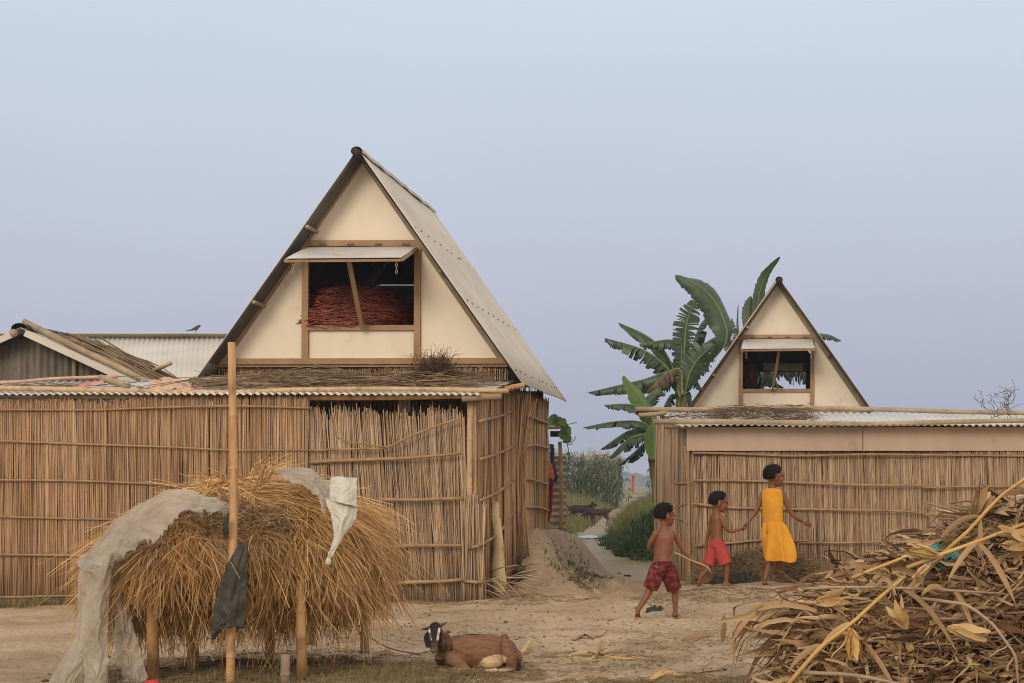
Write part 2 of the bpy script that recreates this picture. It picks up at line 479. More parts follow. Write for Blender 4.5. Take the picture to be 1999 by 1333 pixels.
M['dark_red_cloth'] = mat('dark_red_cloth', [(.16, .02, .018), (.26, .035, .03)], .8, 0, 12)
M['dark_cloth'] = mat('dark_cloth', [(.015, .016, .02), (.04, .04, .05), (.08, .07, .075)], .8, 0, 22)
M['water'] = mat('water', [(.20, .215, .24), (.30, .32, .36)], .3, 0, 3, spec=.8, bump=.3, bscale=9)  # pale blue-grey base puts the sky's reflection into the colour
M['dung_and_shade'] = mat('dung_and_shade', [(.015, .014, .012), (.05, .042, .034)], .9, 0, 12, bump=1, bscale=30)  # colours droppings and the mound that stands in for shade
M['foot_rag'] = mat('foot_rag', [(.40, .03, .03), (.52, .05, .05)], .8, 0, 8)
M['crumb'] = mat('crumb', [(.09, .062, .042), (.23, .165, .11), (.38, .29, .2)], .95, .9, 5)
M['sack_cream'] = mat('sack_cream', [(.50, .39, .22), (.60, .49, .30), (.66, .56, .37)], .85, 0, 5, spots=((.25, .18, .1), 7, .56), bump=.6, bscale=12)
M['far_green'] = mat('far_green', [(.03, .045, .025), (.055, .075, .04)], .9, 0, .02)
# ------------------------------------------------------------------ camera, sky, sun
cam = bpy.data.cameras.new('camera'); co = bpy.data.objects.new('camera', cam); COL.objects.link(co)
co.location = (0, 0, H); co.rotation_euler = (R(90), 0, 0)
cam.sensor_width = 36; cam.lens = 36 * F / 1999
cam.shift_x = -(CX - 999.5) / 1999; cam.shift_y = (CY - 666.5) / 1999
cam.clip_end = 9000; cam.clip_start = 0.1
SC.camera = co

w = bpy.data.worlds.new('World'); SC.world = w; w.use_nodes = True
nt = w.node_tree; nt.nodes.clear()
L = nt.links.new
wo = _n(nt, 'ShaderNodeOutputWorld'); bg = _n(nt, 'ShaderNodeBackground'); L(bg.outputs[0], wo.inputs[0])
SUN_EL, SUN_AZ = 24.0, 194.0       # low hazy sun behind the viewer, a little to the left
sky = _n(nt, 'ShaderNodeTexSky', sky_type='NISHITA'); sky.sun_disc = False
sky.sun_elevation = R(SUN_EL); sky.sun_rotation = R(SUN_AZ); sky.dust_density = 4; sky.air_density = 1.2
tc = _n(nt, 'ShaderNodeTexCoord'); sx = _n(nt, 'ShaderNodeSeparateXYZ'); L(tc.outputs['Generated'], sx.inputs[0])
SKY = [((.37, .42, .53), 0), ((.41, .445, .565), .043), ((.48, .515, .63), .10), ((.54, .585, .69), .16), ((.57, .64, .745), .215), ((.60, .69, .79), .268), ((.88, .90, .92), .5), ((.86, .88, .90), 1)]
rz = ramp(nt, SKY)
for e, (c_, p_) in zip(rz.color_ramp.elements, SKY): e.position = p_; e.color = (*c_, 1)
nz = _n(nt, 'ShaderNodeTexNoise'); nz.inputs['Scale'].default_value = 2.2; nz.inputs['Detail'].default_value = 3
mpw = _n(nt, 'ShaderNodeMapping'); mpw.inputs['Scale'].default_value = (1, 1, 2.5); L(tc.outputs['Generated'], mpw.inputs[0]); L(mpw.outputs[0], nz.inputs['Vector'])
ad = _n(nt, 'ShaderNodeMath', operation='MULTIPLY_ADD'); L(nz.outputs[0], ad.inputs[0]); ad.inputs[1].default_value = .10
sb = _n(nt, 'ShaderNodeMath', operation='ADD'); L(sx.outputs[2], sb.inputs[0]); sb.inputs[1].default_value = -.05
L(sb.outputs[0], ad.inputs[2]); L(ad.outputs[0], rz.inputs[0])
# warm dusk glow behind the viewer, turned right as added fill on side walls
mrw = _n(nt, 'ShaderNodeMapRange'); mrw.interpolation_type = 'SMOOTHSTEP'
mrw.inputs[1].default_value = .38; mrw.inputs[2].default_value = -.55; dt = _n(nt, 'ShaderNodeVectorMath', operation='DOT_PRODUCT'); L(tc.outputs['Generated'], dt.inputs[0]); dt.inputs[1].default_value = (-.45, .89, 0); L(dt.outputs['Value'], mrw.inputs[0])
wm = _n(nt, 'ShaderNodeMix', data_type='RGBA'); L(mrw.outputs[0], wm.inputs[0]); L(rz.outputs[0], wm.inputs[6]); wm.inputs[7].default_value = (1.22, 1.05, .88, 1)
sc_ = _n(nt, 'ShaderNodeMix', data_type='RGBA', blend_type='MULTIPLY'); sc_.inputs[0].default_value = 1
L(sky.outputs[0], sc_.inputs[6]); sc_.inputs[7].default_value = (.003, .003, .003, 1)
sm_ = _n(nt, 'ShaderNodeMix', data_type='RGBA', blend_type='ADD'); sm_.inputs[0].default_value = 1
L(wm.outputs[2], sm_.inputs[6]); L(sc_.outputs[2], sm_.inputs[7])
L(sm_.outputs[2], bg.inputs[0]); bg.inputs[1].default_value = 1.0

sl = bpy.data.lights.new('sun', 'SUN'); so = bpy.data.objects.new('sun', sl); COL.objects.link(so)
sl.energy = 1.35; sl.angle = R(20); sl.color = (1, .86, .68)
az = R(SUN_AZ)
sd = Vector((math.sin(az) * math.cos(R(SUN_EL)), math.cos(az) * math.cos(R(SUN_EL)), math.sin(R(SUN_EL))))   # towards the sun
so.rotation_euler = sd.to_track_quat('Z', 'Y').to_euler()
so.location = (0, -5, 12)
SC.view_settings.view_transform = 'Standard'; SC.view_settings.look = 'None'; SC.view_settings.exposure = 0.0; SC.view_settings.gamma = 1
SC.cycles.filter_width = 1.0; SC.cycles.max_bounces = 8; SC.cycles.transparent_max_bounces = 12

# ------------------------------------------------------------------ ground
def trail_x(y):
    return np.interp(y, [30, 39, 54, 74, 91, 136, 400, 3000], [-3.2, -4.05, -5.05, -6.4, -7.6, -11.1, -32.7, -245])


def ground_z(x, y, fine=True):
    x = np.asarray(x, float); y = np.asarray(y, float)
    z = 0.13 * sst(15.6, 17.8, y) * sst(-1.5, -0.5, x) * (1 - sst(21.5, 25, y))
    pl = sst(18.35, 19.75, y + .15 * vnoise(x * 2, y * 2, 3)) * sst(-2.10, -2.70, x + .25 * vnoise(x * 1.5, y * 1.5, 9) - .02 * (y - 19)) * (1 - sst(22.2, 23.8, y)) * sst(-7, -6, x)
    z = z + .60 * pl
    if fine: z = z + .16 * np.exp(-((x + 2.25) / .6) ** 2 - ((y - 19.9) / 1.8) ** 2) * (fbm(x * 4.5, y * 4.5, 41, 4) * 1.6 + .8 * fbm(x * 11, y * 11, 47, 2) + .15)
    z = z + .18 * np.exp(-((x + 2.35) / .35) ** 2 - ((y - 18.6) / .6) ** 2)
    z = z + .10 * np.exp(-((x + 2.2) / 2.2) ** 2 - ((y - 17.2) / .5) ** 2) * .6
    near = 1 - sst(26, 34, y)
    # banks beside the path
    z = z + .22 * sst(27, 31, y) * (1 - sst(46, 60, y)) * sst(.9, 1.9, np.abs(x - trail_x(y) + .2))
    if fine:
        z = z + near * (.030 * fbm(x * 1.3, y * 1.3, 1, 3) + .034 * fbm(x * 4.2, y * 5, 2, 3) + .024 * np.maximum(fbm(x * 8, y * 9, 5, 2), 0) - .03 * np.maximum(fbm(x * 3.1, y * 3.1, 25, 2) - .25, 0))
        z = z + (1 - near) * .10 * fbm(x * .3, y * .3, 4, 3) * sst(.4, 2., np.abs(x - trail_x(y)))
    return z


xs = np.concatenate([-3000 * np.linspace(1, 0, 26)[:-1] ** 3 - 9, np.arange(-9, 5, .055), 5 + 3000 * np.linspace(0, 1, 26) ** 3])
ys = np.concatenate([np.linspace(-30, 8.5, 14)[:-1], np.arange(8.5, 25, .055), np.arange(25, 60, .3), 60 + 5000 * np.linspace(0, 1, 50)[0:] ** 3])
gx, gy = np.meshgrid(xs, ys)
gz = ground_z(gx, gy)
gf = np.random.default_rng(44)          # footprints and hoof marks
for _ in range(330):
    fx_, fy_, fa_ = gf.uniform(-4.5, 1.5), gf.uniform(10, 18), gf.uniform(-.6, 2.2); big = gf.uniform() < .55
    i0, i1 = np.searchsorted(ys, [fy_ - .2, fy_ + .2]); j0, j1 = np.searchsorted(xs, [fx_ - .2, fx_ + .2])
    dx_, dy_ = gx[i0:i1, j0:j1] - fx_, gy[i0:i1, j0:j1] - fy_; a_, b_ = dx_ * math.cos(fa_) + dy_ * math.sin(fa_), -dx_ * math.sin(fa_) + dy_ * math.cos(fa_)
    q_ = (a_ / (.10 if big else .05)) ** 2 + (b_ / (.05 if big else .045)) ** 2; gz[i0:i1, j0:j1] += -.020 * np.exp(-q_ ** 2) + .009 * np.exp(-(q_ - 1.9) ** 2)
mb = MB(); mb.add(np.stack([gx, gy, gz], -1).reshape(-1, 3), [_quads(1, len(ys), len(xs), wrap=False)])
gm = bpy.data.materials.new('dry_earth'); gm.use_nodes = True
nt = gm.node_tree; L = nt.links.new; b = nt.nodes['Principled BSDF']; b.inputs['Roughness'].default_value = .95; b.inputs['Specular IOR Level'].default_value = .15
tc = _n(nt, 'ShaderNodeTexCoord')
def nzn(scale, det, st=(1, 1, 1), rough=.6):
    mp = _n(nt, 'ShaderNodeMapping'); mp.inputs['Scale'].default_value = st; L(tc.outputs['Object'], mp.inputs[0])
    n = _n(nt, 'ShaderNodeTexNoise'); n.inputs['Scale'].default_value = scale; n.inputs['Detail'].default_value = det; n.inputs['Roughness'].default_value = rough
    L(mp.outputs[0], n.inputs['Vector']); return n
n1 = nzn(.9, 6); r1 = ramp(nt, [((.22, .155, .10), 0), ((.34, .25, .165), .4), ((.43, .325, .22), .62), ((.50, .39, .275), 1)])
for e, p_ in zip(r1.color_ramp.elements, (.25, .42, .58, .75)): e.position = p_
L(n1.outputs[0], r1.inputs[0])
n2 = nzn(26, 8, (1, 1, 1), .7); r2 = ramp(nt, [(.5, .48, .45), (1.05, 1.03, 1.0), (1.2, 1.2, 1.2)]); 
for e, p_ in zip(r2.color_ramp.elements, (.3, .5, .75)): e.position = p_
L(n2.outputs[0], r2.inputs[0])
mu = _n(nt, 'ShaderNodeMix', data_type='RGBA', blend_type='MULTIPLY'); mu.inputs[0].default_value = .8; L(r1.outputs[0], mu.inputs[6]); L(r2.outputs[0], mu.inputs[7])
# straw chaff flecks
vo = _n(nt, 'ShaderNodeTexVoronoi'); mpv = _n(nt, 'ShaderNodeMapping'); mpv.inputs['Scale'].default_value = (18, 60, 20); mpv.inputs['Rotation'].default_value = (0, 0, .3)
nd = nzn(3, 3); ma = _n(nt, 'ShaderNodeMix', data_type='RGBA', blend_type='ADD'); ma.inputs[0].default_value = .25; L(tc.outputs['Object'], ma.inputs[6]); L(nd.outputs['Color'], ma.inputs[7])
L(ma.outputs[2], mpv.inputs[0]); L(mpv.outputs[0], vo.inputs['Vector']); vo.inputs['Scale'].default_value = 1
rv = ramp(nt, [(1, 1, 1), (0, 0, 0)]); rv.color_ramp.elements[0].position = .12; rv.color_ramp.elements[1].position = .22; L(vo.outputs['Distance'], rv.inputs[0])
vm = _n(nt, 'ShaderNodeMath', operation='MULTIPLY'); L(rv.outputs[0], vm.inputs[0])
gtz = _n(nt, 'ShaderNodeMath', operation='GREATER_THAN'); nq = nzn(2.3, 3); L(nq.outputs[0], gtz.inputs[0]); gtz.inputs[1].default_value = .52; L(gtz.outputs[0], vm.inputs[1])
vmm = _n(nt, 'ShaderNodeMath', operation='MULTIPLY'); L(vm.outputs[0], vmm.inputs[0]); vmm.inputs[1].default_value = .45
fl_ = _n(nt, 'ShaderNodeMix', data_type='RGBA'); L(vmm.outputs[0], fl_.inputs[0]); L(mu.outputs[2], fl_.inputs[6]); fl_.inputs[7].default_value = (.40, .30, .18, 1)
# grey damp path and green field further off, from the lie of the land
sy = _n(nt, 'ShaderNodeSeparateXYZ'); L(tc.outputs['Object'], sy.inputs[0])
mr = _n(nt, 'ShaderNodeMapRange'); mr.inputs[1].default_value = 17; mr.inputs[2].default_value = 26; L(sy.outputs[1], mr.inputs[0])
m3 = _n(nt, 'ShaderNodeMix', data_type='RGBA'); L(mr.outputs[0], m3.inputs[0]); L(fl_.outputs[2], m3.inputs[6])
r3 = ramp(nt, [(.22, .18, .135), (.34, .285, .22)]); n4 = nzn(1.2, 6); L(n4.outputs[0], r3.inputs[0]); L(r3.outputs[0], m3.inputs[7])
att = _n(nt, 'ShaderNodeAttribute', attribute_name='field')
m4 = _n(nt, 'ShaderNodeMix', data_type='RGBA'); L(att.outputs['Fac'], m4.inputs[0]); L(m3.outputs[2], m4.inputs[6])
r4 = ramp(nt, [(.09, .085, .03), (.16, .145, .05), (.22, .185, .08)]); n5 = nzn(.5, 6); L(n5.outputs[0], r4.inputs[0]); L(r4.outputs[0], m4.inputs[7])
L(m4.outputs[2], b.inputs['Base Color'])
bp = _n(nt, 'ShaderNodeBump'); bp.inputs['Strength'].default_value = .8; bp.inputs['Distance'].default_value = .03
n6 = nzn(14, 9, (1, 1, 1), .7); L(n6.outputs[0], bp.inputs['Height']); L(bp.outputs[0], b.inputs['Normal'])
ground = mb.build('ground', gm); tag(ground, 'dry trampled earth yard', kind='structure'); del ground['label']
fa = ground.data.attributes.new('field', 'FLOAT', 'POINT')
fv = sst(36, 40, gy) * sst(.15, .38, np.abs(gx - trail_x(gy)) + .35 * fbm(gx * .8, gy * .5, 7, 3) - .003 * gy)
fv = np.maximum(fv, sst(24, 28, gy) * sst(.75, 1.25, np.abs(gx - trail_x(gy) + .15) + .3 * fbm(gx, gy, 8, 3)))
fa.data.foreach_set('value', fv.astype(np.float32).ravel())

# puddle across the path
mb = MB(); a = np.linspace(0, 2 * np.pi, 40)[:-1]
rr = 1 + .9 * fbm(np.cos(a) * 3 + 5, np.sin(a) * 3, 3, 3)
pc = G(1145, 1050)
pv = np.stack([pc[0] + .5 * rr * np.cos(a), pc[1] + 1.1 * rr * np.sin(a), 0 * a + .02], 1)
mb.add(pv, [np.arange(39)[None]]); mb.build('puddle_water', M['water'])
tag(bpy.data.objects['puddle_water'], kind='structure')


# ------------------------------------------------------------------ reed walls
def reeds(base, top, n, r=(.0045, .0075), tilt=0.0, jit=.02, zj=.03, lay=3, K=4, seed=0, bot=None, clump=0.0, y_out=.012):
    """base: polyline [(x,y)], top: [(s,z)], bot: [(s,z)] along it"""
    g = np.random.default_rng(seed)
    base = np.asarray(base, float); d = np.concatenate([[0], np.cumsum(np.linalg.norm(np.diff(base, axis=0), axis=1))]); Ltot = d[-1]
    s = np.sort(g.uniform(0, Ltot, n))
    if clump: s = np.clip(s + clump * np.sin(s * 21 + seed) * .12, 0, Ltot)
    bx = np.interp(s, d, base[:, 0]); by = np.interp(s, d, base[:, 1])
    s2 = np.clip(s + .01, 0, Ltot); s1 = np.clip(s - .01, 0, Ltot)
    tx = np.interp(s2, d, base[:, 0]) - np.interp(s1, d, base[:, 0]); ty = np.interp(s2, d, base[:, 1]) - np.interp(s1, d, base[:, 1])
    ln = np.hypot(tx, ty); tx /= ln; ty /= ln
    nx, ny = ty, -tx                       # faces the yard
    u = s / Ltot
    zt = np.interp(u, [a for a, _ in top], [b_ for _, b_ in top]) + g.normal(0, zj, n) + .5 * zj * np.sin(s * 9 + seed)
    zb = (np.interp(u, [a for a, _ in bot], [b_ for _, b_ in bot]) if bot is not None else ground_z(bx, by) - .02) + np.abs(g.normal(0, zj * .5, n))
    t = np.linspace(0, 1, K)[None]
    lean = tilt + g.normal(0, jit, n) + .6 * jit * np.sin(s * 3.1 + seed)
    z = zb[:, None] * (1 - t) + zt[:, None] * t
    hh = z - ((zb + zt) / 2)[:, None]
    off = lean[:, None] * hh + g.normal(0, .004, (n, K))
    dep = (g.integers(0, lay, n) * y_out + g.normal(0, .003, n))[:, None] + .012 * np.sin(z * 2 + s[:, None]) + .02 * np.sin(s[:, None] * 2.3 + seed)
    Pt = np.stack([bx[:, None] + tx[:, None] * off + nx[:, None] * dep, by[:, None] + ty[:, None] * off + ny[:, None] * dep, z], -1)
    r_ = g.uniform(r[0], r[1], n)[:, None] * np.linspace(1.05, .8, K)[None]
    return Pt, r_, s, u


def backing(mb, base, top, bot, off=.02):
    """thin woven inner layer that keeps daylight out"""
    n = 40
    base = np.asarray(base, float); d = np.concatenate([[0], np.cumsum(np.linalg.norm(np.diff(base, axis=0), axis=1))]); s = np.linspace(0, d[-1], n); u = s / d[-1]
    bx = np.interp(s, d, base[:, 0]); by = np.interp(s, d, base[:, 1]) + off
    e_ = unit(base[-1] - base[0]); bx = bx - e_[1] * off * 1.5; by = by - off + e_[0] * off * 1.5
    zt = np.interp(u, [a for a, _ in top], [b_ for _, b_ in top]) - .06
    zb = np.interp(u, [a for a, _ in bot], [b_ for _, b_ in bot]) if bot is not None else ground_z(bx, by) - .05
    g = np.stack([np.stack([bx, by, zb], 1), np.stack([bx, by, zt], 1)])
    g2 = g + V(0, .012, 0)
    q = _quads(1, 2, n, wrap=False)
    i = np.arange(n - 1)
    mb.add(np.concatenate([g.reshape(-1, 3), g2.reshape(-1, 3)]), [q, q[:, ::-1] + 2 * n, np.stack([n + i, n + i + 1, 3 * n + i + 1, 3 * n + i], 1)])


def reed_fence(name, label, cat, base, top, n, rails, mt='reed', bot=None, back=True, skip=None, group=None, rail_r=.012, parent=None, short=None, **kw):
    root = parent or empty(name, (base[0][0], base[0][1], 0), label, cat, group)
    Pt, r_, s, u = reeds(base, top, n, bot=bot, **kw)
    if short:                              # reeds broken off below, leaving a gap
        gs = np.random.default_rng(3); k_ = (u > short[0]) & (u < short[1]); c_ = .5 - .5 * np.cos((u - short[0]) / (short[1] - short[0]) * 2 * np.pi)
        zb_ = np.where(k_, .15 + (short[2] - .15) * c_ ** .6 + gs.normal(0, .03, len(u)), -9)
        t_ = (np.maximum(zb_, Pt[:, 0, 2]) - Pt[:, 0, 2]) / (Pt[:, -1, 2] - Pt[:, 0, 2]); s_ = np.linspace(0, 1, Pt.shape[1])
        Pt = Pt[:, :1] + (Pt[:, -1:] - Pt[:, :1]) * (t_[:, None] + (1 - t_[:, None]) * s_[None])[..., None]
    if skip is not None:
        keep = ~skip(u, Pt); Pt, r_ = Pt[keep], r_[keep]
    mb = MB(); tubes(mb, Pt, r_, 5, caps=True)
    mb.build('reeds', M[mt], root)
    if back:
        mb = MB(); backing(mb, base, [(a, b_ - .05) for a, b_ in top], bot); mb.build('backing', M['reed_dark'], root, False)
    for k, rp in enumerate(rails):
        mb = MB(); rp = np.asarray(rp, float)
        bamboo(mb, rp, rail_r * rng.uniform(.85, 1.2), rail_r * rng.uniform(.6, 1.0), .22, 7, .004, seed=k)
        mb.build('rail', M['rail'], root)
    return root


def rail_px(pts, Y, dy=-.05):
    return [P(px, py, (Y(px) if callable(Y) else Y) + dy) for px, py in pts]


YA = 17.36
zA = lambda py, Y=YA: H - (py - CY) * Y / F
xA = lambda px, Y=YA: (px - CX) * Y / F
# long left panel
reed_fence('reed_fence', 'long tall golden reed panel at the left behind the hay rack', 'fence', [(xA(-430), YA - .06), (xA(604), YA - .06)],
           [(0, zA(786)), (.66, zA(786)), (.71, zA(774)), (1, zA(774))], 2700,
           [rail_px([(-430, 804), (-190, 802), (0, 800), (180, 800), (300, 795), (450, 792), (604, 797)], YA, -.12),
            rail_px([(-430, 858), (-190, 858), (0, 860), (150, 866), (330, 873), (450, 879), (604, 879)], YA, -.12),
            rail_px([(-430, 937), (-190, 935), (0, 937), (130, 939), (260, 943), (420, 949), (604, 950)], YA, -.12),
            rail_px([(-430, 1005), (-190, 1003), (0, 1009), (200, 1013), (400, 1012), (604, 1012)], YA, -.12),
            rail_px([(-430, 1084), (-190, 1086), (0, 1082), (200, 1085), (400, 1088), (604, 1085)], YA, -.12),
            rail_px([(-430, 1166), (-190, 1163), (0, 1166), (150, 1164), (400, 1168), (604, 1165)], YA, -.12)], 'reed', seed=1, tilt=.004, zj=.022, jit=.014, r=(.0034, .0056), lay=4, y_out=.008)
# middle panel, uneven tops, leaning reeds
grp = [(607, 806), (640, 804), (650, 815), (660, 800), (695, 802), (702, 806), (735, 808), (742, 820), (752, 806), (800, 812), (830, 806), (885, 806), (898, 812)]
topB = [((a - 607) / (898 - 607), zA(b_)) for a, b_ in grp]
def gapB(u, Pt):
    g1 = np.abs(u - .47) < .006; g2 = np.abs(u - .335) < .004; g3 = np.abs(u - .955) < .004
    return g1 | g2 | g3
reed_fence('reed_fence', 'uneven middle reed panel with gaps and leaning stalks right of the hay', 'fence', [(xA(606), YA), (xA(912), YA + .02)], topB, 540,
           [rail_px([(605, 902), (700, 898), (800, 893), (900, 885)], YA, -.08), rail_px([(740, 975), (820, 975), (903, 973)], YA, -.08),
            rail_px([(700, 1070), (800, 1066), (903, 1064)], YA, -.08), rail_px([(740, 1140), (830, 1136), (910, 1131)], YA, -.08)], 'reed_old',
           seed=2, tilt=-.055, zj=.035, jit=.03, skip=gapB, rail_r=.02, clump=.15)
# split cane woven across the middle panel, loose
mb = MB()
tubes(mb, catmull([P(605, 879, YA - .08), P(700, 876, YA - .10), P(752, 874, YA - .10), P(800, 852, YA - .1), P(850, 832, YA - .1), P(893, 818, YA - .08)], 24)[None], np.full((1, 24), .012), 6, True)
tubes(mb, catmull([P(658, 853, YA - .12), P(690, 864, YA - .14), P(752, 872, YA - .13)], 14)[None], np.full((1, 14), .008), 5, True)
mb.build('loose_cane', M['rail'])
tag(bpy.data.objects['loose_cane'], 'loose forked cane threaded slantwise across the uneven middle reed panel', 'cane')

# thick corner post, then the side panel that runs back to the house wall
mb = MB(); bamboo(mb, [(xA(916), YA - .02, -.1), (xA(917), YA + .03, zA(776))], .030, .032, .42, 12)
mb.build('bamboo_post', M['bamboo']); tag(bpy.data.objects['bamboo_post'], 'brown bamboo corner post between the two right hand reed panels', 'post')
XC = lambda px: (px - CX)
bc = [(-2.935, 17.36), (-2.84, 18.2), (-2.78, 19.1)]
yc = lambda px: np.interp(px, [938, 972, 1004], [17.32, 18.1, 18.95])
def gapC(u, Pt):
    return np.zeros(len(u), bool)
reed_fence('reed_fence', 'side reed panel that runs back from the corner post to the hut wall', 'fence', bc, [(0, zA(782, 17.4)), (.5, zA(772, 18.2)), (1, zA(768, 19))], 520,
           [rail_px([(938, 822), (965, 815), (1004, 801)], yc), rail_px([(938, 897), (970, 886), (1004, 871)], yc), rail_px([(938, 976), (970, 962), (1004, 936)], yc),
            rail_px([(915, 1070), (938, 1064), (975, 1038), (1004, 998)], yc), rail_px([(905, 1135), (938, 1136), (970, 1128), (1004, 1110)], yc)], 'reed', seed=3, tilt=.02, jit=.03, zj=.03, rail_r=.016, short=(.08, .25, 1.02),
           bot=None)
Pt, r_, s, u = reeds([(xA(903), YA - .03), (xA(946), YA - .02)], [(0, zA(968)), (1, zA(985))], 60, seed=15, jit=.03, zj=.05)
mb = MB(); tubes(mb, Pt, r_, 5, True); mb.build('reed_patch', M['reed_old']); tag(bpy.data.objects['reed_patch'], 'narrow low patch of pale reeds covering the foot of the corner post', 'reeds')
mb = MB(); loft(mb, [(P(975, 1150, 17.95), .085), (P(973, 1095, 17.95), .07), (P(969, 1040, 17.95), .045), (P(966, 985, 17.95), .035)], S=12)
for v_ in mb.v: v_ += .035 * np.stack([fbm(v_[:, 2] * 9, v_[:, 0] * 9, 3), fbm(v_[:, 2] * 7, v_[:, 1] * 7, 5), 0 * v_[:, 0]], 1)
mb.build('mud_plaster_post', M['sack_cream']); tag(bpy.data.objects['mud_plaster_post'], 'pale mud plastered post showing in a gap of the reeds at the corner', 'post')
# broken reeds at the corner foot
mb = MB(); g = np.random.default_rng(8)
for k in range(34):
    a0 = P(g.uniform(905, 1000), g.uniform(1120, 1165), 17.3 + g.uniform(0, .8)); L_ = g.uniform(.2, .55); an = g.uniform(-.9, .3)
    d_ = V(math.cos(an) * .8, -.3, math.sin(an)); e_ = a0 + d_ * L_
    e_[2] = max(e_[2], float(ground_z(e_[0], e_[1])) + .012)
    tubes(mb, np.stack([a0, (a0 + e_) / 2 + V(0, 0, .02), e_])[None], np.full((1, 3), g.uniform(.004, .007)), 4, True)
mb.build('broken_reeds', M['reed_old']); tag(bpy.data.objects['broken_reeds'], 'broken reeds fallen out at the foot of the fence corner', 'reeds', kind='stuff')
# standing bundle at the end of the side panel
Pt, r_, s, u = reeds([(-2.80, 18.98), (-2.66, 19.0)], [(0, 2.17), (1, 2.14)], 46, seed=5, jit=.03, zj=.06, r=(.006, .010), lay=5)
Pt[:, :, 0] += (.05 * sst(1.4, 2.2, Pt[:, :, 2])) * (u[:, None] * 2)
mb = MB(); tubes(mb, Pt, r_, 5, True); mb.build('reed_bundle', M['reed']); tag(bpy.data.objects['reed_bundle'], 'upright bundle of long reeds tied at the end of the side panel', 'bundle')

# right hand fence
YE = 19.6
xE = lambda px: xA(px, YE); zE = lambda py: zA(py, YE)
reed_fence('reed_fence', 'long greyish reed fence behind the three children', 'fence', [(xE(1346), YE), (xE(2130), YE)], [(0, zE(872)), (1, zE(872))], 1900,
           [rail_px([(1352, 884), (1430, 886), (1550, 890), (1700, 886), (1850, 888), (2130, 892)], YE, -.07), rail_px([(1352, 938), (1500, 939), (1690, 947), (1825, 948)], YE, -.08),
            rail_px([(1800, 951), (1900, 950), (2130, 951)], YE, -.09), rail_px([(1352, 983), (1440, 992), (1600, 995), (1750, 997), (1870, 1005), (2130, 1003)], YE, -.08),
            rail_px([(1358, 1066), (1420, 1060), (1480, 1055), (1580, 1056)], YE, -.09), rail_px([(1560, 1059), (1700, 1059), (1760, 1056)], YE, -.08), rail_px([(1770, 1061), (1900, 1058), (2130, 1060)], YE, -.08)],
           'reed_old', seed=6, tilt=-.02, jit=.03, zj=.02, rail_r=.0145, r=(.0038, .0068))
bf = [(-1.36, 21.5), (-1.10, 20.5), (-.905, 19.62)]
yf = lambda px: np.interp(px, [1290, 1345], [21.4, 19.6])
reed_fence('reed_fence', 'shaded end panel of grey reeds beside the banana stems', 'fence', bf, [(0, 1.92), (1, 1.84)], 330,
           [rail_px([(1298, 918), (1312, 935), (1322, 943), (1346, 943)], yf, -.08), rail_px([(1296, 976), (1318, 990), (1340, 983)], yf, -.08), rail_px([(1320, 1010), (1343, 1020)], yf, -.08)], 'reed_old', seed=7, tilt=-.01, jit=.025, zj=.05, rail_r=.014)
mb = MB(); bamboo(mb, [(xE(1347), YE - .05, -.05), (xE(1343), YE - .05, zE(836))], .018, .016, .3, 8); mb.build('corner_stake', M['rail'])
tag(bpy.data.objects['corner_stake'], 'thin bamboo stake at the left corner of the greyish fence', 'stake')
for a0, a1, lb in ((1341, 1683, 'left long plain tan board under the right hand tin eave'), (1684.5, 2120, 'right tan board under the eave above the maize heap')):
    mb = MB(); box(mb, (xE(a0), YE - .075, zE(880)), (xE(a1), YE - .06, zE(834))); mb.build('fascia_board', M['fascia'], None, False)
    o = bpy.data.objects[[x for x in bpy.data.objects.keys() if x.startswith('fascia_board')][-1]]; tag(o, lb, 'board', 'boards under the right eave')

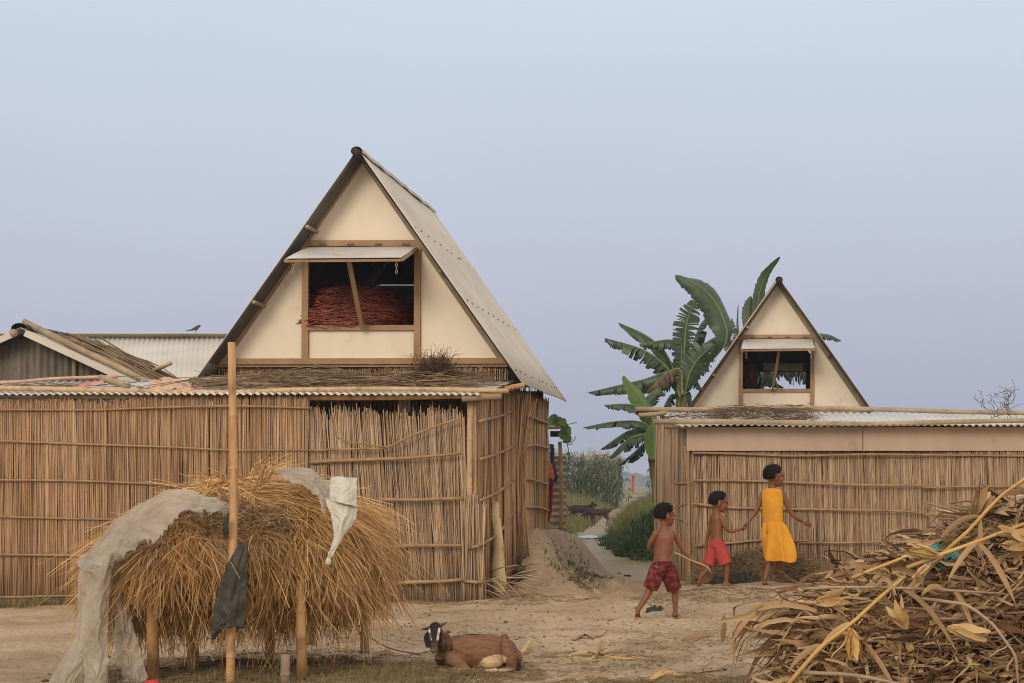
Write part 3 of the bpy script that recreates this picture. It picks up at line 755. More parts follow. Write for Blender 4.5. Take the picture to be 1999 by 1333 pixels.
# ------------------------------------------------------------------ huts with a steep gable
def hut(Xc, Yf, zg, label, seed, bird=False, back_open=True):
    off = V(Xc + 4.25, Yf - 18.0, zg)
    root = empty('gabled_hut', (Xc, Yf + .4, zg), label, 'hut', 'steep gabled huts')
    T = lambda px, py, Y: P(px, py, Y) + off
    xz = lambda px, py: tuple((T(px, py, 18.35))[[0, 2]])
    y0 = 18.35 + off[1]
    for poly in ([(598, 477), (818, 477), (708, 318)], [(440, 706), (596.5, 706), (596.5, 480)], [(814.5, 706), (978, 706), (814.5, 472)], [(600, 706), (811, 706), (811, 641), (600, 641)]):
        mb = MB(); prism(mb, [xz(*p_) for p_ in poly], y0 + .012, y0 + .03); mb.build('gable_panel', M['cream'], root, False)
    yb = y0 - .004
    def bd(nm, a, c, w_, d_=.05, m_='timber', dy=0.0, par=root):
        mb = MB(); pa = T(*a, 18.35); pb = T(*c, 18.35); pa[1] = pb[1] = yb + dy; beam(mb, pa, pb, w_, d_); return mb.build(nm, M[m_], par, False)
    bd('rafter_board', (432, 708), (704, 313), .072, .05, 'timber', -.006)
    bd('rafter_board', (984, 706), (712, 313), .075, .05, 'timber_grey', -.006)
    bd('base_beam', (413, 706), (992, 704.5), .062, .055, 'timber', -.009)
    bd('floor_beam', (416, 714), (990, 713), .03, .06, 'timber', .02)
    win = bd('window_frame', (604, 475.5), (820, 475), .062, .05, 'timber', -.003)
    for k in range(4):
        px = 625 + k * 54
        bd('hinge', (px, 478), (px + 14, 478), .018, .01, 'tin_dark_shade', -.03, win)
    bd('window_frame', (596, 702), (597, 473), .068, .05); bd('window_frame', (814.5, 702), (816, 473), .066, .05)
    bd('window_sill', (601, 640), (810, 639.5), .052, .055, 'timber', .003)
    # propped hatch of sheet metal
    hl, hr, fl, fr = T(603, 482, 18.3), T(813, 481, 18.3), T(557, 504.5, 17.48), T(783, 502.5, 17.48)
    mb = MB(); n = unit(np.cross(fr - fl, hl - fl)); n = n if n[2] > 0 else -n
    u_, v_ = np.meshgrid(np.linspace(0, 1, 24), np.linspace(0, 1, 8))
    S_ = (fl + (fr - fl) * u_[..., None]) * (1 - v_[..., None]) + (hl + (hr - hl) * u_[..., None]) * v_[..., None] + n * (.008 * np.sin(u_ * 9 + seed) * np.sin(v_ * 3))[..., None]
    q_ = _quads(1, 8, 24, wrap=False); ww = S_ - n * .004
    mb.add(np.concatenate([S_.reshape(-1, 3), ww.reshape(-1, 3)]), [q_, q_[:, ::-1] + 192]); hatch = mb.build('window_hatch', M['tin'], root)
    mb = MB()
    for a_, c_ in ((fl, fr), (hl, hr), (fl, hl), (fr, hr)):
        beam(mb, a_ - n * .026, c_ - n * .026, .035, .022, n)
    mb.build('hatch_batten', M['timber'], hatch, False)
    for px in (573, 774):
        mb = MB()
        c0 = T(px, 504, 17.5)
        for k in range(4):
            cc = c0 + V(0, 0, -.035 - .034 * k); t_ = np.linspace(0, 2 * np.pi, 11)
            ax = V(1, 0, 0) if k % 2 else V(0, 1, 0)
            tubes(mb, (cc + np.cos(t_)[:, None] * ax * .010 + np.sin(t_)[:, None] * V(0, 0, .021))[None], np.full((1, 11), .0035), 5)
        mb.build('chain', M['metal'], hatch)
    mb = MB(); beam(mb, T(681, 508, 17.62), T(707 if seed == 1 else 690, 641, 18.27), .045, .025); mb.build('prop_stick', M['timber'], root, False)
    # roof
    rk, le, re = T(698, 291, 18.0), T(383, 737, 18.0), T(1020, 748, 18.0)
    back = V(0, 3.95, 0)
    for nm, e_, sgn in (('roof', le, -1), ('roof', re, 1)):
        mb = MB(); corr_sheet(mb, e_, e_ + back, rk, rk + back, 52, .009, 6, 6, sag=.012, seed=seed + sgn); rf = mb.build(nm, M['roof_tin'], root)
        n = unit(np.cross(e_ - rk, back)); n = n if n[2] > 0 else -n
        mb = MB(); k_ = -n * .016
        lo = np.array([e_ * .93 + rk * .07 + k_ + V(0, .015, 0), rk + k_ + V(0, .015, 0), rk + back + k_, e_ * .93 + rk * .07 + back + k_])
        mb.add(np.concatenate([lo, lo - n * .004]), [np.array([(0, 1, 2, 3), (7, 6, 5, 4), (0, 4, 5, 1), (1, 5, 6, 2), (2, 6, 7, 3), (3, 7, 4, 0)])]); mb.build('roof_shade_sheet', M['tin_dark_shade'], rf, False)  # added dark sheet that stands in for the shaded roof underside
        mb = MB(); gs = np.random.default_rng(seed)
        for fr_ in (.325, .64, .945):
            for k in range(11):
                p_ = rk + (e_ - rk) * (fr_ + gs.normal(0, .004)) + back * ((k + .4 + gs.normal(0, .12)) / 11) + n * .010
                if gs.uniform() < .12: continue
                ellipsoid(mb, p_, [unit(e_ - rk) * .011, unit(back) * .013, n * .007], 8, 4)
        mb.build('screw_pattern', M['screw'], rf)
        for fr_ in ((.33, .66) if sgn < 0 else (.5,)):
            mb = MB(); p_ = rk + (e_ - rk) * fr_ - n * .045; bamboo(mb, [p_ + V(0, -.03 if sgn < 0 else .2, 0), p_ + back * .98], .021, .02, .5, 8); mb.build('purlin', M['bamboo_grey'], root)
    mb = MB(); q = rk + V(0, 0, -.01)
    a_ = np.linspace(-1.9, 1.9, 9); prof = np.stack([np.sin(a_) * .06, np.cos(a_) * .05 - .04], 1)
    N_ = 30; yy = np.linspace(-.05, 3.98, N_)
    vv = np.stack([np.stack([q[0] + prof[:, 0] * (1 + .06 * math.sin(k * 2.1)), np.full(9, q[1] + yy[k]), q[2] + .02 + prof[:, 1] + .006 * math.sin(k * 1.3)], 1) for k in range(N_)])
    mb.add(vv.reshape(-1, 3), [_quads(1, N_, 9, wrap=False)]); mb.build('ridge_cap', M['roof_tin'], root)
    mb = MB(); bamboo(mb, [q + V(0, -.07, -.035), q + V(0, 3.9, -.035)], .045, .04, .5, 10); mb.build('ridge_pole', M['black'], root)
    # loft floor, rear gable, lower walls
    x0, z0 = xz(425, 712); x1, _ = xz(985, 712)
    mb = MB(); box(mb, (x0, y0 + .06, z0 - .06), (x1, y0 + 3.2, z0 - .02)); mb.build('loft_floor', M['timber_grey'], root, False)
    yr = y0 + 3.22
    s_ = 1.0
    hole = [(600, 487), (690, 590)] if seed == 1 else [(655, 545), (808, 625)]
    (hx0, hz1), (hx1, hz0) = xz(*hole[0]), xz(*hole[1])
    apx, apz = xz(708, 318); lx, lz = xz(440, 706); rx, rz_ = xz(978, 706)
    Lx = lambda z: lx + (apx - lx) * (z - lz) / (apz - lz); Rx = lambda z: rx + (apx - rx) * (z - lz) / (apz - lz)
    m_ = M['tin_dark_shade']
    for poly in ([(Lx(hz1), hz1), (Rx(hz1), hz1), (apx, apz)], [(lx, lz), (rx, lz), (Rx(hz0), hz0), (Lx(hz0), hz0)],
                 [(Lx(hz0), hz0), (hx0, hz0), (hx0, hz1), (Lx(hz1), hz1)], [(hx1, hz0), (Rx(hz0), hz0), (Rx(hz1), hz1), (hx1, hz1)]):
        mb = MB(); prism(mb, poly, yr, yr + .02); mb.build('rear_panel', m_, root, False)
    if seed == 1:    # rear shutter, nearly shut: daylight round its edges
        mb = MB(); box(mb, (hx0 + .03, yr - .01, hz0 + .16), (hx1 - .0, yr + .005, hz1 - .010)); mb.build('rear_shutter', M['fascia'], root, False)
    if seed == 2:
        mb = MB(); beam(mb, V((hx0 + hx1) / 2, yr - .02, hz1 + .02), V((hx0 + hx1) / 2, yr - .3, hz1 + .14), hx1 - hx0 - .1, .01, (0, .4, .9)); mb.build('rear_shutter', M['tin'], root, False)
    zt = z0 - .03
    for nm, base, tp, n_, m2 in (('reed_wall', [(x0, y0 + .05), (x1, y0 + .05)], zt, 420, 'reed'), ('reed_wall', [(x1 + .0, y0 + .62), (x1 + .02, y0 + 3.2)], 2.22 + zg, 330, 'reed'),
                                 ('reed_wall', [(x0, y0 + 3.2), (x0, y0 + .05)], zt, 160, 'reed_dark'), ('reed_wall', [(x1, y0 + 3.2), (x0, y0 + 3.2)], zt, 200, 'reed_dark')):
        fake = type('o', (), {})
        Pt, r_, s2, u2 = reeds(base, [(0, tp), (1, tp)], n_, seed=seed * 10 + n_, zj=.025, jit=.02, r=(.0055, .0085), bot=[(0, .0), (1, .0)])
        mb = MB(); tubes(mb, Pt, r_, 5, True); wl = mb.build(nm, M[m2], root)
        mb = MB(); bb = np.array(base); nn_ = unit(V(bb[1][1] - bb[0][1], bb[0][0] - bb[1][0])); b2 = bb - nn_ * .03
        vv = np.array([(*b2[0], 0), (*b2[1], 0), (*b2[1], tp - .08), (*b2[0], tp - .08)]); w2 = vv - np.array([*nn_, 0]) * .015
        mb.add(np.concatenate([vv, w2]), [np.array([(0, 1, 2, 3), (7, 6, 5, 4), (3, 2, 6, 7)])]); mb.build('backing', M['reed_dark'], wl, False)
        if n_ == 330 and seed == 1:
            for ya, yb_ in ((808, 828), (872, 874), (936, 945), (991, 996)):
                ys_ = [19.1, 20.2, 21.5]; zs = np.linspace(ya, yb_, 3)
                mb = MB(); bamboo(mb, [(-2.72, yy_, H - (zz - CY) * yy_ / F + (.02 if k == 1 else 0)) for k, (yy_, zz) in enumerate(zip(ys_, zs))], .017, .014, .22, 7, .006, seed=int(ya))
                mb.build('rail', M['rail'], wl)
    return root


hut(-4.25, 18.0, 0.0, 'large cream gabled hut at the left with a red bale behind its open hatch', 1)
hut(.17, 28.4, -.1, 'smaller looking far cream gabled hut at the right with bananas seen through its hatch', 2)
# bale in the left loft
mb = MB(); c = P(690, 655, 19.5)
a_ = np.linspace(0, 2 * np.pi, 81)[:-1]
def bale_z(u): return u
ellipsoid(mb, P(692, 642, 19.15), [V(.72, 0, 0), V(0, .8, 0), V(0, 0, .40)], 60, 36)
v_ = mb.v[0]; dd = unit(v_ - P(692, 642, 19.15)); v_ += dd * (.12 * fbm(v_[:, 0] * 2.2, v_[:, 2] * 3, 2) + .05 * fbm(v_[:, 0] * 3, v_[:, 2] * 14, 6))[:, None]
gb = np.random.default_rng(2); nb = 700; th_ = gb.uniform(-.1, 1.5, nb); ph_ = gb.uniform(0, np.pi, nb) + np.pi; K_ = 6; dp = np.linspace(-.5, .5, K_) * 1.0
phk = ph_[:, None] + dp[None] * gb.uniform(.2, .8, nb)[:, None]; thk = th_[:, None] + dp[None] * gb.normal(0, .18, nb)[:, None]; rk_ = 1.03 + gb.uniform(0, .10, nb)[:, None] + gb.normal(0, .012, (nb, K_))
Pb = P(692, 642, 19.15) + np.stack([.72 * np.cos(thk) * np.cos(phk) * rk_, .8 * np.cos(thk) * np.sin(phk) * rk_, .42 * np.sin(thk) * rk_], -1); tubes(mb, Pb, np.full((nb, K_), .0055), 4)
mb.build('wrapped_bale', M['bale']); tag(bpy.data.objects['wrapped_bale'], 'shiny dark red plastic wrapped bale inside the left loft hatch', 'bale')
# bundle seen in the far loft
mb = MB(); ellipsoid(mb, P(1464, 735, 30.2), [V(.17, 0, 0), V(0, .35, 0), V(0, 0, .22)], 30, 20); v_ = mb.v[0]; v_ += (.04 * fbm(v_[:, 0] * 5, v_[:, 2] * 8, 2))[:, None]
mb.build('stored_bundle', M['bale']); tag(bpy.data.objects['stored_bundle'], 'small dark red bundle stored in the far loft', 'bundle')

# ------------------------------------------------------------------ lean-to roofs
lt = empty('lean_to', (-5, 17.6, 0), 'low corrugated tin lean-to along the front of the large hut', 'lean-to', 'tin lean-tos')
mb = MB(); corr_sheet(mb, P(-450, 769, 17.2), P(936, 769, 17.2), P(-450, 744, 18.3), P(1012, 742, 18.3), 97, .010, 5, 8, sag=.012, seed=3); mb.build('tin_roof', M['tin'], lt)
for pts, r_ in (([(600, 776), (800, 775), (980, 770)], .030), ([(-440, 772), (200, 775), (430, 777)], .026)):
    mb = MB(); bamboo(mb, [P(a, b_, 17.33) for a, b_ in pts], r_, r_ * .9, .45, 10); mb.build('eave_beam', M['bamboo_orange'] if r_ > .028 else M['bamboo_grey'], lt)
for px in (662, 790, 300):
    mb = MB(); bamboo(mb, [(xA(px, 17.75), 17.75, 0), (xA(px, 17.75), 17.75, 2.12)], .035, .033, .4, 10); mb.build('post', M['bamboo'], lt)
mb = MB(); beam(mb, P(790, 805, 18.0), P(790, 775, 18.0), .12, .02); mb.build('tin_strip', M['tin'], lt, False)
rl = empty('lean_to', (.8, 20.5, 0), 'low corrugated tin lean-to in front of the far hut', 'lean-to', 'tin lean-tos')
mb = MB(); corr_sheet(mb, P(1322, 830, 19.3), P(2160, 829, 19.3), P(1288, 803, 21.9), P(2160, 806, 22.2), 62, .011, 5, 8, sag=.02, seed=5); mb.build('tin_roof', M['tin'], rl)
mb = MB(); bamboo(mb, [P(1296, 834, 19.5), P(1345, 834, 19.5)], .02, .02, .3, 8); mb.build('eave_beam', M['bamboo_grey'], rl)
for px, Y in ((1325, 21.2), (1900, 22)):
    mb = MB(); bamboo(mb, [(xA(px, Y), Y, 0), (xA(px, Y), Y, 1.95)], .035, .033, .4, 10); mb.build('post', M['bamboo'], rl)
mb = MB(); box(mb, (-.9, 21.9, 0), (4, 21.93, 1.95)); mb.build('rear_wall', M['reed_dark'], rl, False)

# bamboo poles that weigh the tin roofs down
def pole(pts, r, m_, label, wob=.004, r1=None, node=.38):
    mb = MB(); bamboo(mb, pts, r, r1 or r * .9, node, 10, wob, seed=int(abs(pts[0][0] * 100)) % 97)
    o = mb.build('bamboo_pole', M[m_]); return tag(o, label, 'pole', 'bamboo poles lying on the roofs')
pole([P(-440, 752, 17.3), P(0, 757, 17.3), P(240, 762, 17.3), P(430, 766, 17.32), P(600, 761, 17.3), P(800, 760, 17.28), P(992, 763, 17.3)], .026, 'bamboo', 'long pale bamboo pole along the whole front edge of the left lean-to')
pole([P(-300, 752, 17.7), P(0, 746, 17.7), P(100, 740, 17.7), P(230, 735, 17.7)], .018, 'pink_rag', 'pinkish bamboo pole on the left end of the left lean-to')
pole([P(196, 737, 17.55), P(228, 747, 17.5), P(252, 754, 17.45)], .036, 'bamboo_grey', 'short thick hollow bamboo stub with open end lying slantwise', r1=.03)
pole([P(380, 742, 18.0), P(600, 740, 18.0), P(930, 748, 18.0)], .024, 'bamboo_grey', 'weathered bamboo pole under the brushwood on the left lean-to')
pole([P(870, 749, 17.8), P(928, 747, 17.8)], .026, 'bamboo', 'short pale bamboo piece in front of the brushwood below the dry bush')
pole([P(968, 762, 17.9), P(1024, 751, 17.95)], .028, 'bamboo_orange', 'short orange bamboo end sticking out under the right rake of the large hut')
pole([P(902, 777, 17.25), P(978, 773, 17.3)], .035, 'bamboo_grey', 'grey bamboo end under the right end of the left lean-to')
pole([P(1240, 798, 21.2), P(1400, 799, 21.2), P(1500, 796, 21.2), P(1700, 799, 21.2), P(1900, 804, 21.2), P(2160, 806, 21.2)], .030, 'bamboo_grey', 'upper long grey bamboo pole across the right lean-to')
pole([P(1278, 824, 19.35), P(1500, 824, 19.35), P(1700, 827, 19.35), P(1880, 823, 19.35), P(2160, 819, 19.35)], .029, 'bamboo_grey', 'lower long bamboo pole near the front edge of the right lean-to')
pole([P(1247, 811, 20.4), P(1300, 806, 20.4)], .026, 'bamboo_grey', 'short bamboo end jutting out left between the two long poles')

# ------------------------------------------------------------------ shed and far roof at the left
sh = empty('tin_shed', (-8, 18.8, 0), 'old grey tin shed with a low gable at the far left', 'shed')
ap, er, el = P(40, 640, 18.5), P(300, 762, 18.5), P(-260, 775, 18.5)
bk = V(0, 1.25, 0)
for e_, k in ((er, 1), (el, 2)):
    mb = MB(); corr_sheet(mb, e_, e_ + bk, ap, ap + bk, 16, .009, 5, 6, sag=.01, seed=k); mb.build('roof', M['roof_tin'], sh)
mb = MB(); beam(mb, ap + V(.05, -.012, -.055), er + V(.05, -.012, -.045), .065, .006); mb.build('verge_strip', M['roof_tin'], sh, False)
mb = MB(); beam(mb, ap + V(-.05, -.012, -.055), el + V(-.05, -.012, -.045), .065, .006); mb.build('verge_strip', M['roof_tin'], sh, False)
Yw = 18.75
nw = 520; xs_ = np.linspace(P(-260, 0, Yw)[0], P(262, 0, Yw)[0], nw)
apx, erx, elx = P(40, 650, Yw), P(300, 772, Yw), P(-260, 785, Yw)
zt_ = np.where(xs_ < apx[0], np.interp(xs_, [elx[0], apx[0]], [elx[2], apx[2]]), np.interp(xs_, [apx[0], erx[0]], [apx[2], erx[2]]))
yy_ = Yw + .010 * np.sin(xs_ * 2 * np.pi / .076)
mb = MB(); mb.add(np.concatenate([np.stack([xs_, yy_, zt_ * 0], 1), np.stack([xs_, yy_, zt_], 1), np.stack([xs_, yy_ + .004, zt_], 1)]), [_quads(1, 3, nw, wrap=False)]); mb.build('gable_wall', M['tin_wall'], sh)
mb = MB(); bamboo(mb, [P(27, 650, 18.47), P(27, 650, 19.7)], .045, .045, .5, 10); mb.build('ridge_pole', M['bamboo_grey'], sh)
mb = MB(); bamboo(mb, [P(145, 705, 18.72), P(145, 780, 18.72)], .022, .022, .5, 8); mb.build('post', M['bamboo_grey'], sh)
mb = MB(); q = ap
a_ = np.linspace(-1.7, 1.7, 7); yy = np.linspace(-.04, 1.3, 10)
vv = np.stack([np.stack([q[0] + np.sin(a_) * .085, np.full(7, q[1] + t), q[2] + .02 + np.cos(a_) * .06 - .03], 1) for t in yy]); mb.add(vv.reshape(-1, 3), [_quads(1, 10, 7, wrap=False)]); mb.build('ridge_cap', M['black'], sh)
# bamboo and stick bundle on its slope
sl_ = unit(er - ap); nn = unit(np.cross(V(0, 1, 0), sl_)); nn = nn if nn[2] > 0 else -nn
mb = MB(); bamboo(mb, [ap - sl_ * .05 + nn * .06 + V(0, .12, 0), ap + sl_ * .7 + nn * .05 + V(0, .12, 0), er + sl_ * .05 + nn * .045 + V(0, .1, 0)], .038, .03, .33, 10)
mb.build('bamboo_pole', M['bamboo_grey']); o = bpy.data.objects[[x for x in bpy.data.objects.keys() if x.startswith('bamboo_pole')][-1]]; tag(o, 'thick mossy bamboo pole lying down the slope of the tin shed', 'pole', 'bamboo poles lying on the roofs')
def sticks(mb, n, a, b, spread, r, g, bend=.03):
    a = np.asarray(a, float); b = np.asarray(b, float)
    L_ = np.linalg.norm(b - a)
    Pt = []
    for k in range(n):
        t0 = g.uniform(-.05, .35); t1 = g.uniform(.6, 1.08)
        p0 = a + (b - a) * t0 + g.normal(0, 1, 3) * spread; p1 = a + (b - a) * t1 + g.normal(0, 1, 3) * spread
        m_ = (p0 + p1) / 2 + g.normal(0, bend, 3)
        Pt.append(catmull([p0, m_, p1], 6))
    Rr = g.uniform(r[0], r[1], n)[:, None] * np.linspace(1, .6, 6)[None]
    tubes(mb, np.array(Pt), Rr, 5, True)
g = np.random.default_rng(21)
mb = MB(); sticks(mb, 150, ap + sl_ * .25 + nn * .05 + V(0, .45, 0), er + sl_ * .12 + nn * .05 + V(0, .45, 0), V(.03, .13, .022), (.005, .014), g)
sticks(mb, 90, ap + sl_ * .30 + nn * .09 + V(0, .85, 0), er + sl_ * .2 + nn * .08 + V(0, .85, 0), V(.03, .13, .03), (.005, .016), g)
mb.build('stick_bundle', M['twig']); tag(bpy.data.objects['stick_bundle'], 'long bundle of thin sticks drying down the slope of the tin shed', 'firewood')
mb = MB(); bamboo(mb, [P(300, 723, 19.2), P(333, 709, 19.0)], .022, .022, .2, 8); mb.build('cut_bamboo', M['bamboo']); tag(bpy.data.objects['cut_bamboo'], 'short cut bamboo stub poking up from the stick bundle', 'bamboo')
fr = empty('far_house', (-9, 25, 0), 'house with a wide pale corrugated roof behind the tin shed', 'house')
c0, c1, c2, c3 = P(60, 745, 22.6), P(470, 745, 22.6), P(90, 657, 25.0), P(470, 657, 25.0)
mb = MB(); corr_sheet(mb, c0 - V(.8, 0, 0), c1, c2 - V(.9, 0, 0), c3, 52, .006, 5, 6, sag=.02, seed=4); mb.build('roof', M['roof_tin'], fr)
mb = MB(); b0, b1 = c2 + V(-.9, 2.2, -.75), c3 + V(0, 2.2, -.75); corr_sheet(mb, c2 - V(.9, 0, 0), c3, b0, b1, 52, .012, 5, 6, seed=5); mb.build('roof', M['roof_tin'], fr)
mb = MB(); beam(mb, c2 + V(-.9, -.09, .0), c3 + V(0, -.09, .0), .16, .012, (0, .45, .9)); mb.build('ridge_cap', M['roof_tin'], fr, False)
mb = MB(); box(mb, (c2[0] - .8, 22.9, 0), (c3[0] - .1, 22.95, 2.45)); box(mb, (c2[0] - .8, 22.95, 0), (c2[0] - .75, 27, 2.45)); mb.build('wall', M['tin_wall'], fr, False)
# sparrow on its ridge
b0 = P(381, 647.5, 24.85)
mb = MB(); loft(mb, [(b0 + V(-.06, 0, .02), .006), (b0 + V(-.03, 0, .035), .018), (b0 + V(.012, 0, .05), .03), (b0 + V(.045, 0, .075), .022), (b0 + V(.062, 0, .085), .017)], S=10)
loft(mb, [(b0 + V(.075, 0, .087), .006), (b0 + V(.095, 0, .084), .002)], S=6); tubes(mb, np.array([[b0 + V(-.05, 0, .03), b0 + V(-.13, 0, .01)]]), np.array([[.012, .008]]), 5, True)
br = fuse('bird', mb, M['bird'], None, .004, 3); tag(br, 'small dark sparrow perched on the pale corrugated ridge', 'bird')
mb = MB(); tubes(mb, np.array([[b0 + V(.01, .01, .03), b0 + V(.012, .01, -.012)], [b0 + V(.01, -.01, .03), b0 + V(.014, -.01, -.012)]]), np.full((2, 2), .003), 5); mb.build('leg', M['screw'], br)

# brushwood and rags on the left lean-to
g = np.random.default_rng(5)
mb = MB()
def twigs(mb, n, x0, x1, Y0, Y1, base, h, L_, r, g, yaw=.5, K=6):
    x = g.uniform(x0, x1, n); y = g.uniform(Y0, Y1, n); z = base(x, y) + g.uniform(0, 1, n) ** 1.6 * h
    l = g.uniform(L_[0], L_[1], n); a = g.normal(0, yaw, n) + np.where(g.uniform(size=n) < .5, np.pi, 0); p_ = g.normal(0, .10, n)
    t = np.linspace(-.5, .5, K)
    d = np.stack([np.cos(a) * np.cos(p_), np.sin(a) * np.cos(p_) * .6, np.sin(p_)], 1)
    Pt = np.stack([x, y, z], 1)[:, None] + d[:, None] * (t[None] * l[:, None])[..., None]
    Pt[..., 2] += (-(t ** 2) * .35)[None] * l[:, None] ** 2 * g.uniform(-.3, 1, n)[:, None]
    Pt += np.cumsum(g.normal(0, .007, Pt.shape), 1) * .6
    zb = base(Pt[..., 0], Pt[..., 1]); Pt[..., 2] = np.maximum(Pt[..., 2], zb + .006)
    tubes(mb, Pt, g.uniform(r[0], r[1], n)[:, None] * np.linspace(1, .5, K)[None], 4, True)
lz = lambda x, y: np.interp(y, [17.2, 18.3], [zA(768, 17.2), zA(742, 18.3)]) + .012
twigs(mb, 420, xA(420, 17.8), xA(915, 17.9), 17.5, 18.25, lz, .09, (.3, .9), (.003, .009), g)
twigs(mb, 160, xA(520, 17.9), xA(900, 17.9), 17.6, 18.2, lz, .15, (.3, .8), (.002, .006), g)
mb.build('brushwood', M['twig']); tag(bpy.data.objects['brushwood'], 'layer of dry brushwood spread on the left lean-to below the large gable', 'brushwood')
mb = MB(); twigs(mb, 40, xA(0, 17.6), xA(180, 17.6), 17.35, 17.7, lz, .03, (.3, .8), (.003, .006), g); twigs(mb, 14, xA(150, 17.6), xA(400, 17.6), 17.3, 18.1, lz, .09, (.4, 1.1), (.003, .006), g)
mb.build('loose_twigs', M['twig']); tag(bpy.data.objects['loose_twigs'], 'few dry stems beside the rags on the left end of the lean-to', 'twigs')


def bushy(mb, c, rx, ry, rz, n, g, r=(.002, .005), up=.5, gen=2):
    c = np.asarray(c, float)
    P0 = []; R0 = []
    for k in range(n):
        d = unit(g.normal(0, 1, 3) + V(0, 0, up)) * V(rx, ry, rz)
        p = c + V(g.normal(0, .25) * rx, g.normal(0, .2) * ry, 0); q = p + d * g.uniform(.5, 1.05)
        m_ = (p + q) / 2 + g.normal(0, .02, 3)
        P0.append(catmull([p, m_, q], 5)); R0.append(g.uniform(*r) * np.linspace(1, .5, 5))
        for _ in range(gen * 3):
            t = g.integers(1, 5); s = P0[-1][t] if _ == 0 else P0[-1 - (_)][t] if len(P0) > _ + 1 else P0[-1][t]
            e = s + unit(d + g.normal(0, 1, 3) * np.linalg.norm(d) * .8) * g.uniform(.15, .35) * min(rx, rz)
            P0.append(catmull([s, (s + e) / 2 + g.normal(0, .008, 3), e], 5)); R0.append(np.full(5, r[0] * .8))
    tubes(mb, np.array(P0), np.array(R0), 4)
mb = MB(); bushy(mb, P(848, 738, 17.9), .26, .2, .29, 480, g, (.002, .0045), .35)
mb.build('dry_bush', M['brush']); tag(bpy.data.objects['dry_bush'], 'dark brown dried bush heaped on the brushwood below the right window post', 'dry bush')
rz2 = lambda x, y: np.interp(y, [19.3, 22], [P(0, 829, 19.3)[2], P(0, 805, 22.)[2]]) + .015
mb = MB(); twigs(mb, 420, xA(1400, 20.2), xA(1590, 20.2), 19.6, 21.2, rz2, .13, (.1, .4), (.002, .004), g, 1.5); twigs(mb, 160, xA(1300, 20.2), xA(1420, 20.2), 19.7, 21, rz2, .08, (.1, .3), (.002, .0035), g, 1.5)
mb.build('dry_bush', M['brush']); tag(bpy.data.objects['dry_bush.001'], 'flat mat of dried brown creeper on the far hut lean-to', 'dry bush')
# bare thorn twigs at the right edge
mb = MB(); PT = []; RT = []
def zig(p, d, n, l, dep):
    pts = [p]
    for k in range(n):
        d = unit(d + V(g.choice([-1, 1]) * .75, g.normal(0, .3), g.normal(.1, .15)))
        p = p + d * l * g.uniform(.7, 1.2); pts.append(p)
        if dep and g.uniform() < .6: zig(p, unit(d + V(g.choice([-1, 1]) * 1.2, 0, .2)), max(2, n - 2), l * .8, dep - 1)
    PT.append(catmull(pts, 8)); RT.append(np.linspace(.0035, .0016, 8))
for k in range(6): zig(P(1965 + g.uniform(-40, 60), 818, 20.0), unit(V(g.normal(0, .7), 0, 1)), 6, .055, 2)
tubes(mb, np.array(PT), np.array(RT), 4); mb.build('thorn_twigs', M['brush']); tag(bpy.data.objects['thorn_twigs'], 'bare zigzag thorn twigs standing on the right end of the far lean-to', 'twigs')

def rag(name, m_, label, cat, rows, **kw):
    mb = MB(); cloth(mb, rows, **kw); o = mb.build(name, M[m_]); sd_ = o.modifiers.new('t', 'SOLIDIFY'); sd_.thickness = .003
    return tag(o, label, cat)
rag('rag', 'pink_rag', 'crumpled pinkish rag lying on the lean-to at the foot of the shed slope', 'rag',
    [[P(292, 742, 17.8), P(325, 736, 17.85), P(360, 740, 17.8), P(398, 748, 17.8)], [P(290, 752, 17.5), P(330, 748, 17.5), P(365, 750, 17.5), P(402, 756, 17.5)], [P(288, 757, 17.36), P(330, 757, 17.36), P(365, 757, 17.36), P(404, 760, 17.36)]], wr=.028, seed=2, nu=40, nv=24, sc=4)
rag('rag', 'red_rag', 'small faded red rag under the pinkish pole on the lean-to', 'rag',
    [[P(150, 752, 17.5), P(178, 745, 17.5), P(200, 739, 17.5)], [P(150, 756, 17.4), P(175, 752, 17.4), P(204, 748, 17.4)]], wr=.016, seed=3, sc=4)

# ------------------------------------------------------------------ hay rack
YH = 11.1
rack = empty('bamboo_rack', (-3.25, 11.2, 0), 'raised rack of bamboo posts that carries the hay', 'rack')
legs = [(297, 10.5, .033, .036), (587, 10.55, .03, .031), (375, 11.15, .033, .036), (525, 11.5, .03, .033), (606, 12.75, .034, .036), (710, 12.4, .03, .034), (735, 11.2, .03, .03)][:6]
for k, (px, Y, ra, rb) in enumerate(legs):
    x = xA(px, Y); mb = MB(); bamboo(mb, [(x + .01, Y, -.12), (x, Y, .5), (x - .01 * (k % 2), Y + .01, .62)], rb, ra, .33, 12, seed=k)
    mb.build('leg', M['bamboo_orange'] if k in (0, 1) else M['bamboo'], rack)
for Y in (10.8, 11.2, 11.8):
    mb = MB(); bamboo(mb, [(xA(290, 11.1), Y, .60), (xA(690, 11.1), Y, .60)], .03, .028, .35, 10); mb.build('crossbar', M['bamboo'], rack)
mb = MB(); bamboo(mb, [P(449, 1352, 10.17), P(451, 1240, 10.17), P(456, 1000, 10.19), P(455, 850, 10.2), P(452, 668, 10.2)], .026, .0215, .36, 12, seed=3)
mb.build('bamboo_pole', M['bamboo_orange']); o = bpy.data.objects[[x for x in bpy.data.objects.keys() if x.startswith('bamboo_pole')][-1]]; tag(o, 'tall upright bamboo pole rising through the front of the hay', 'pole')

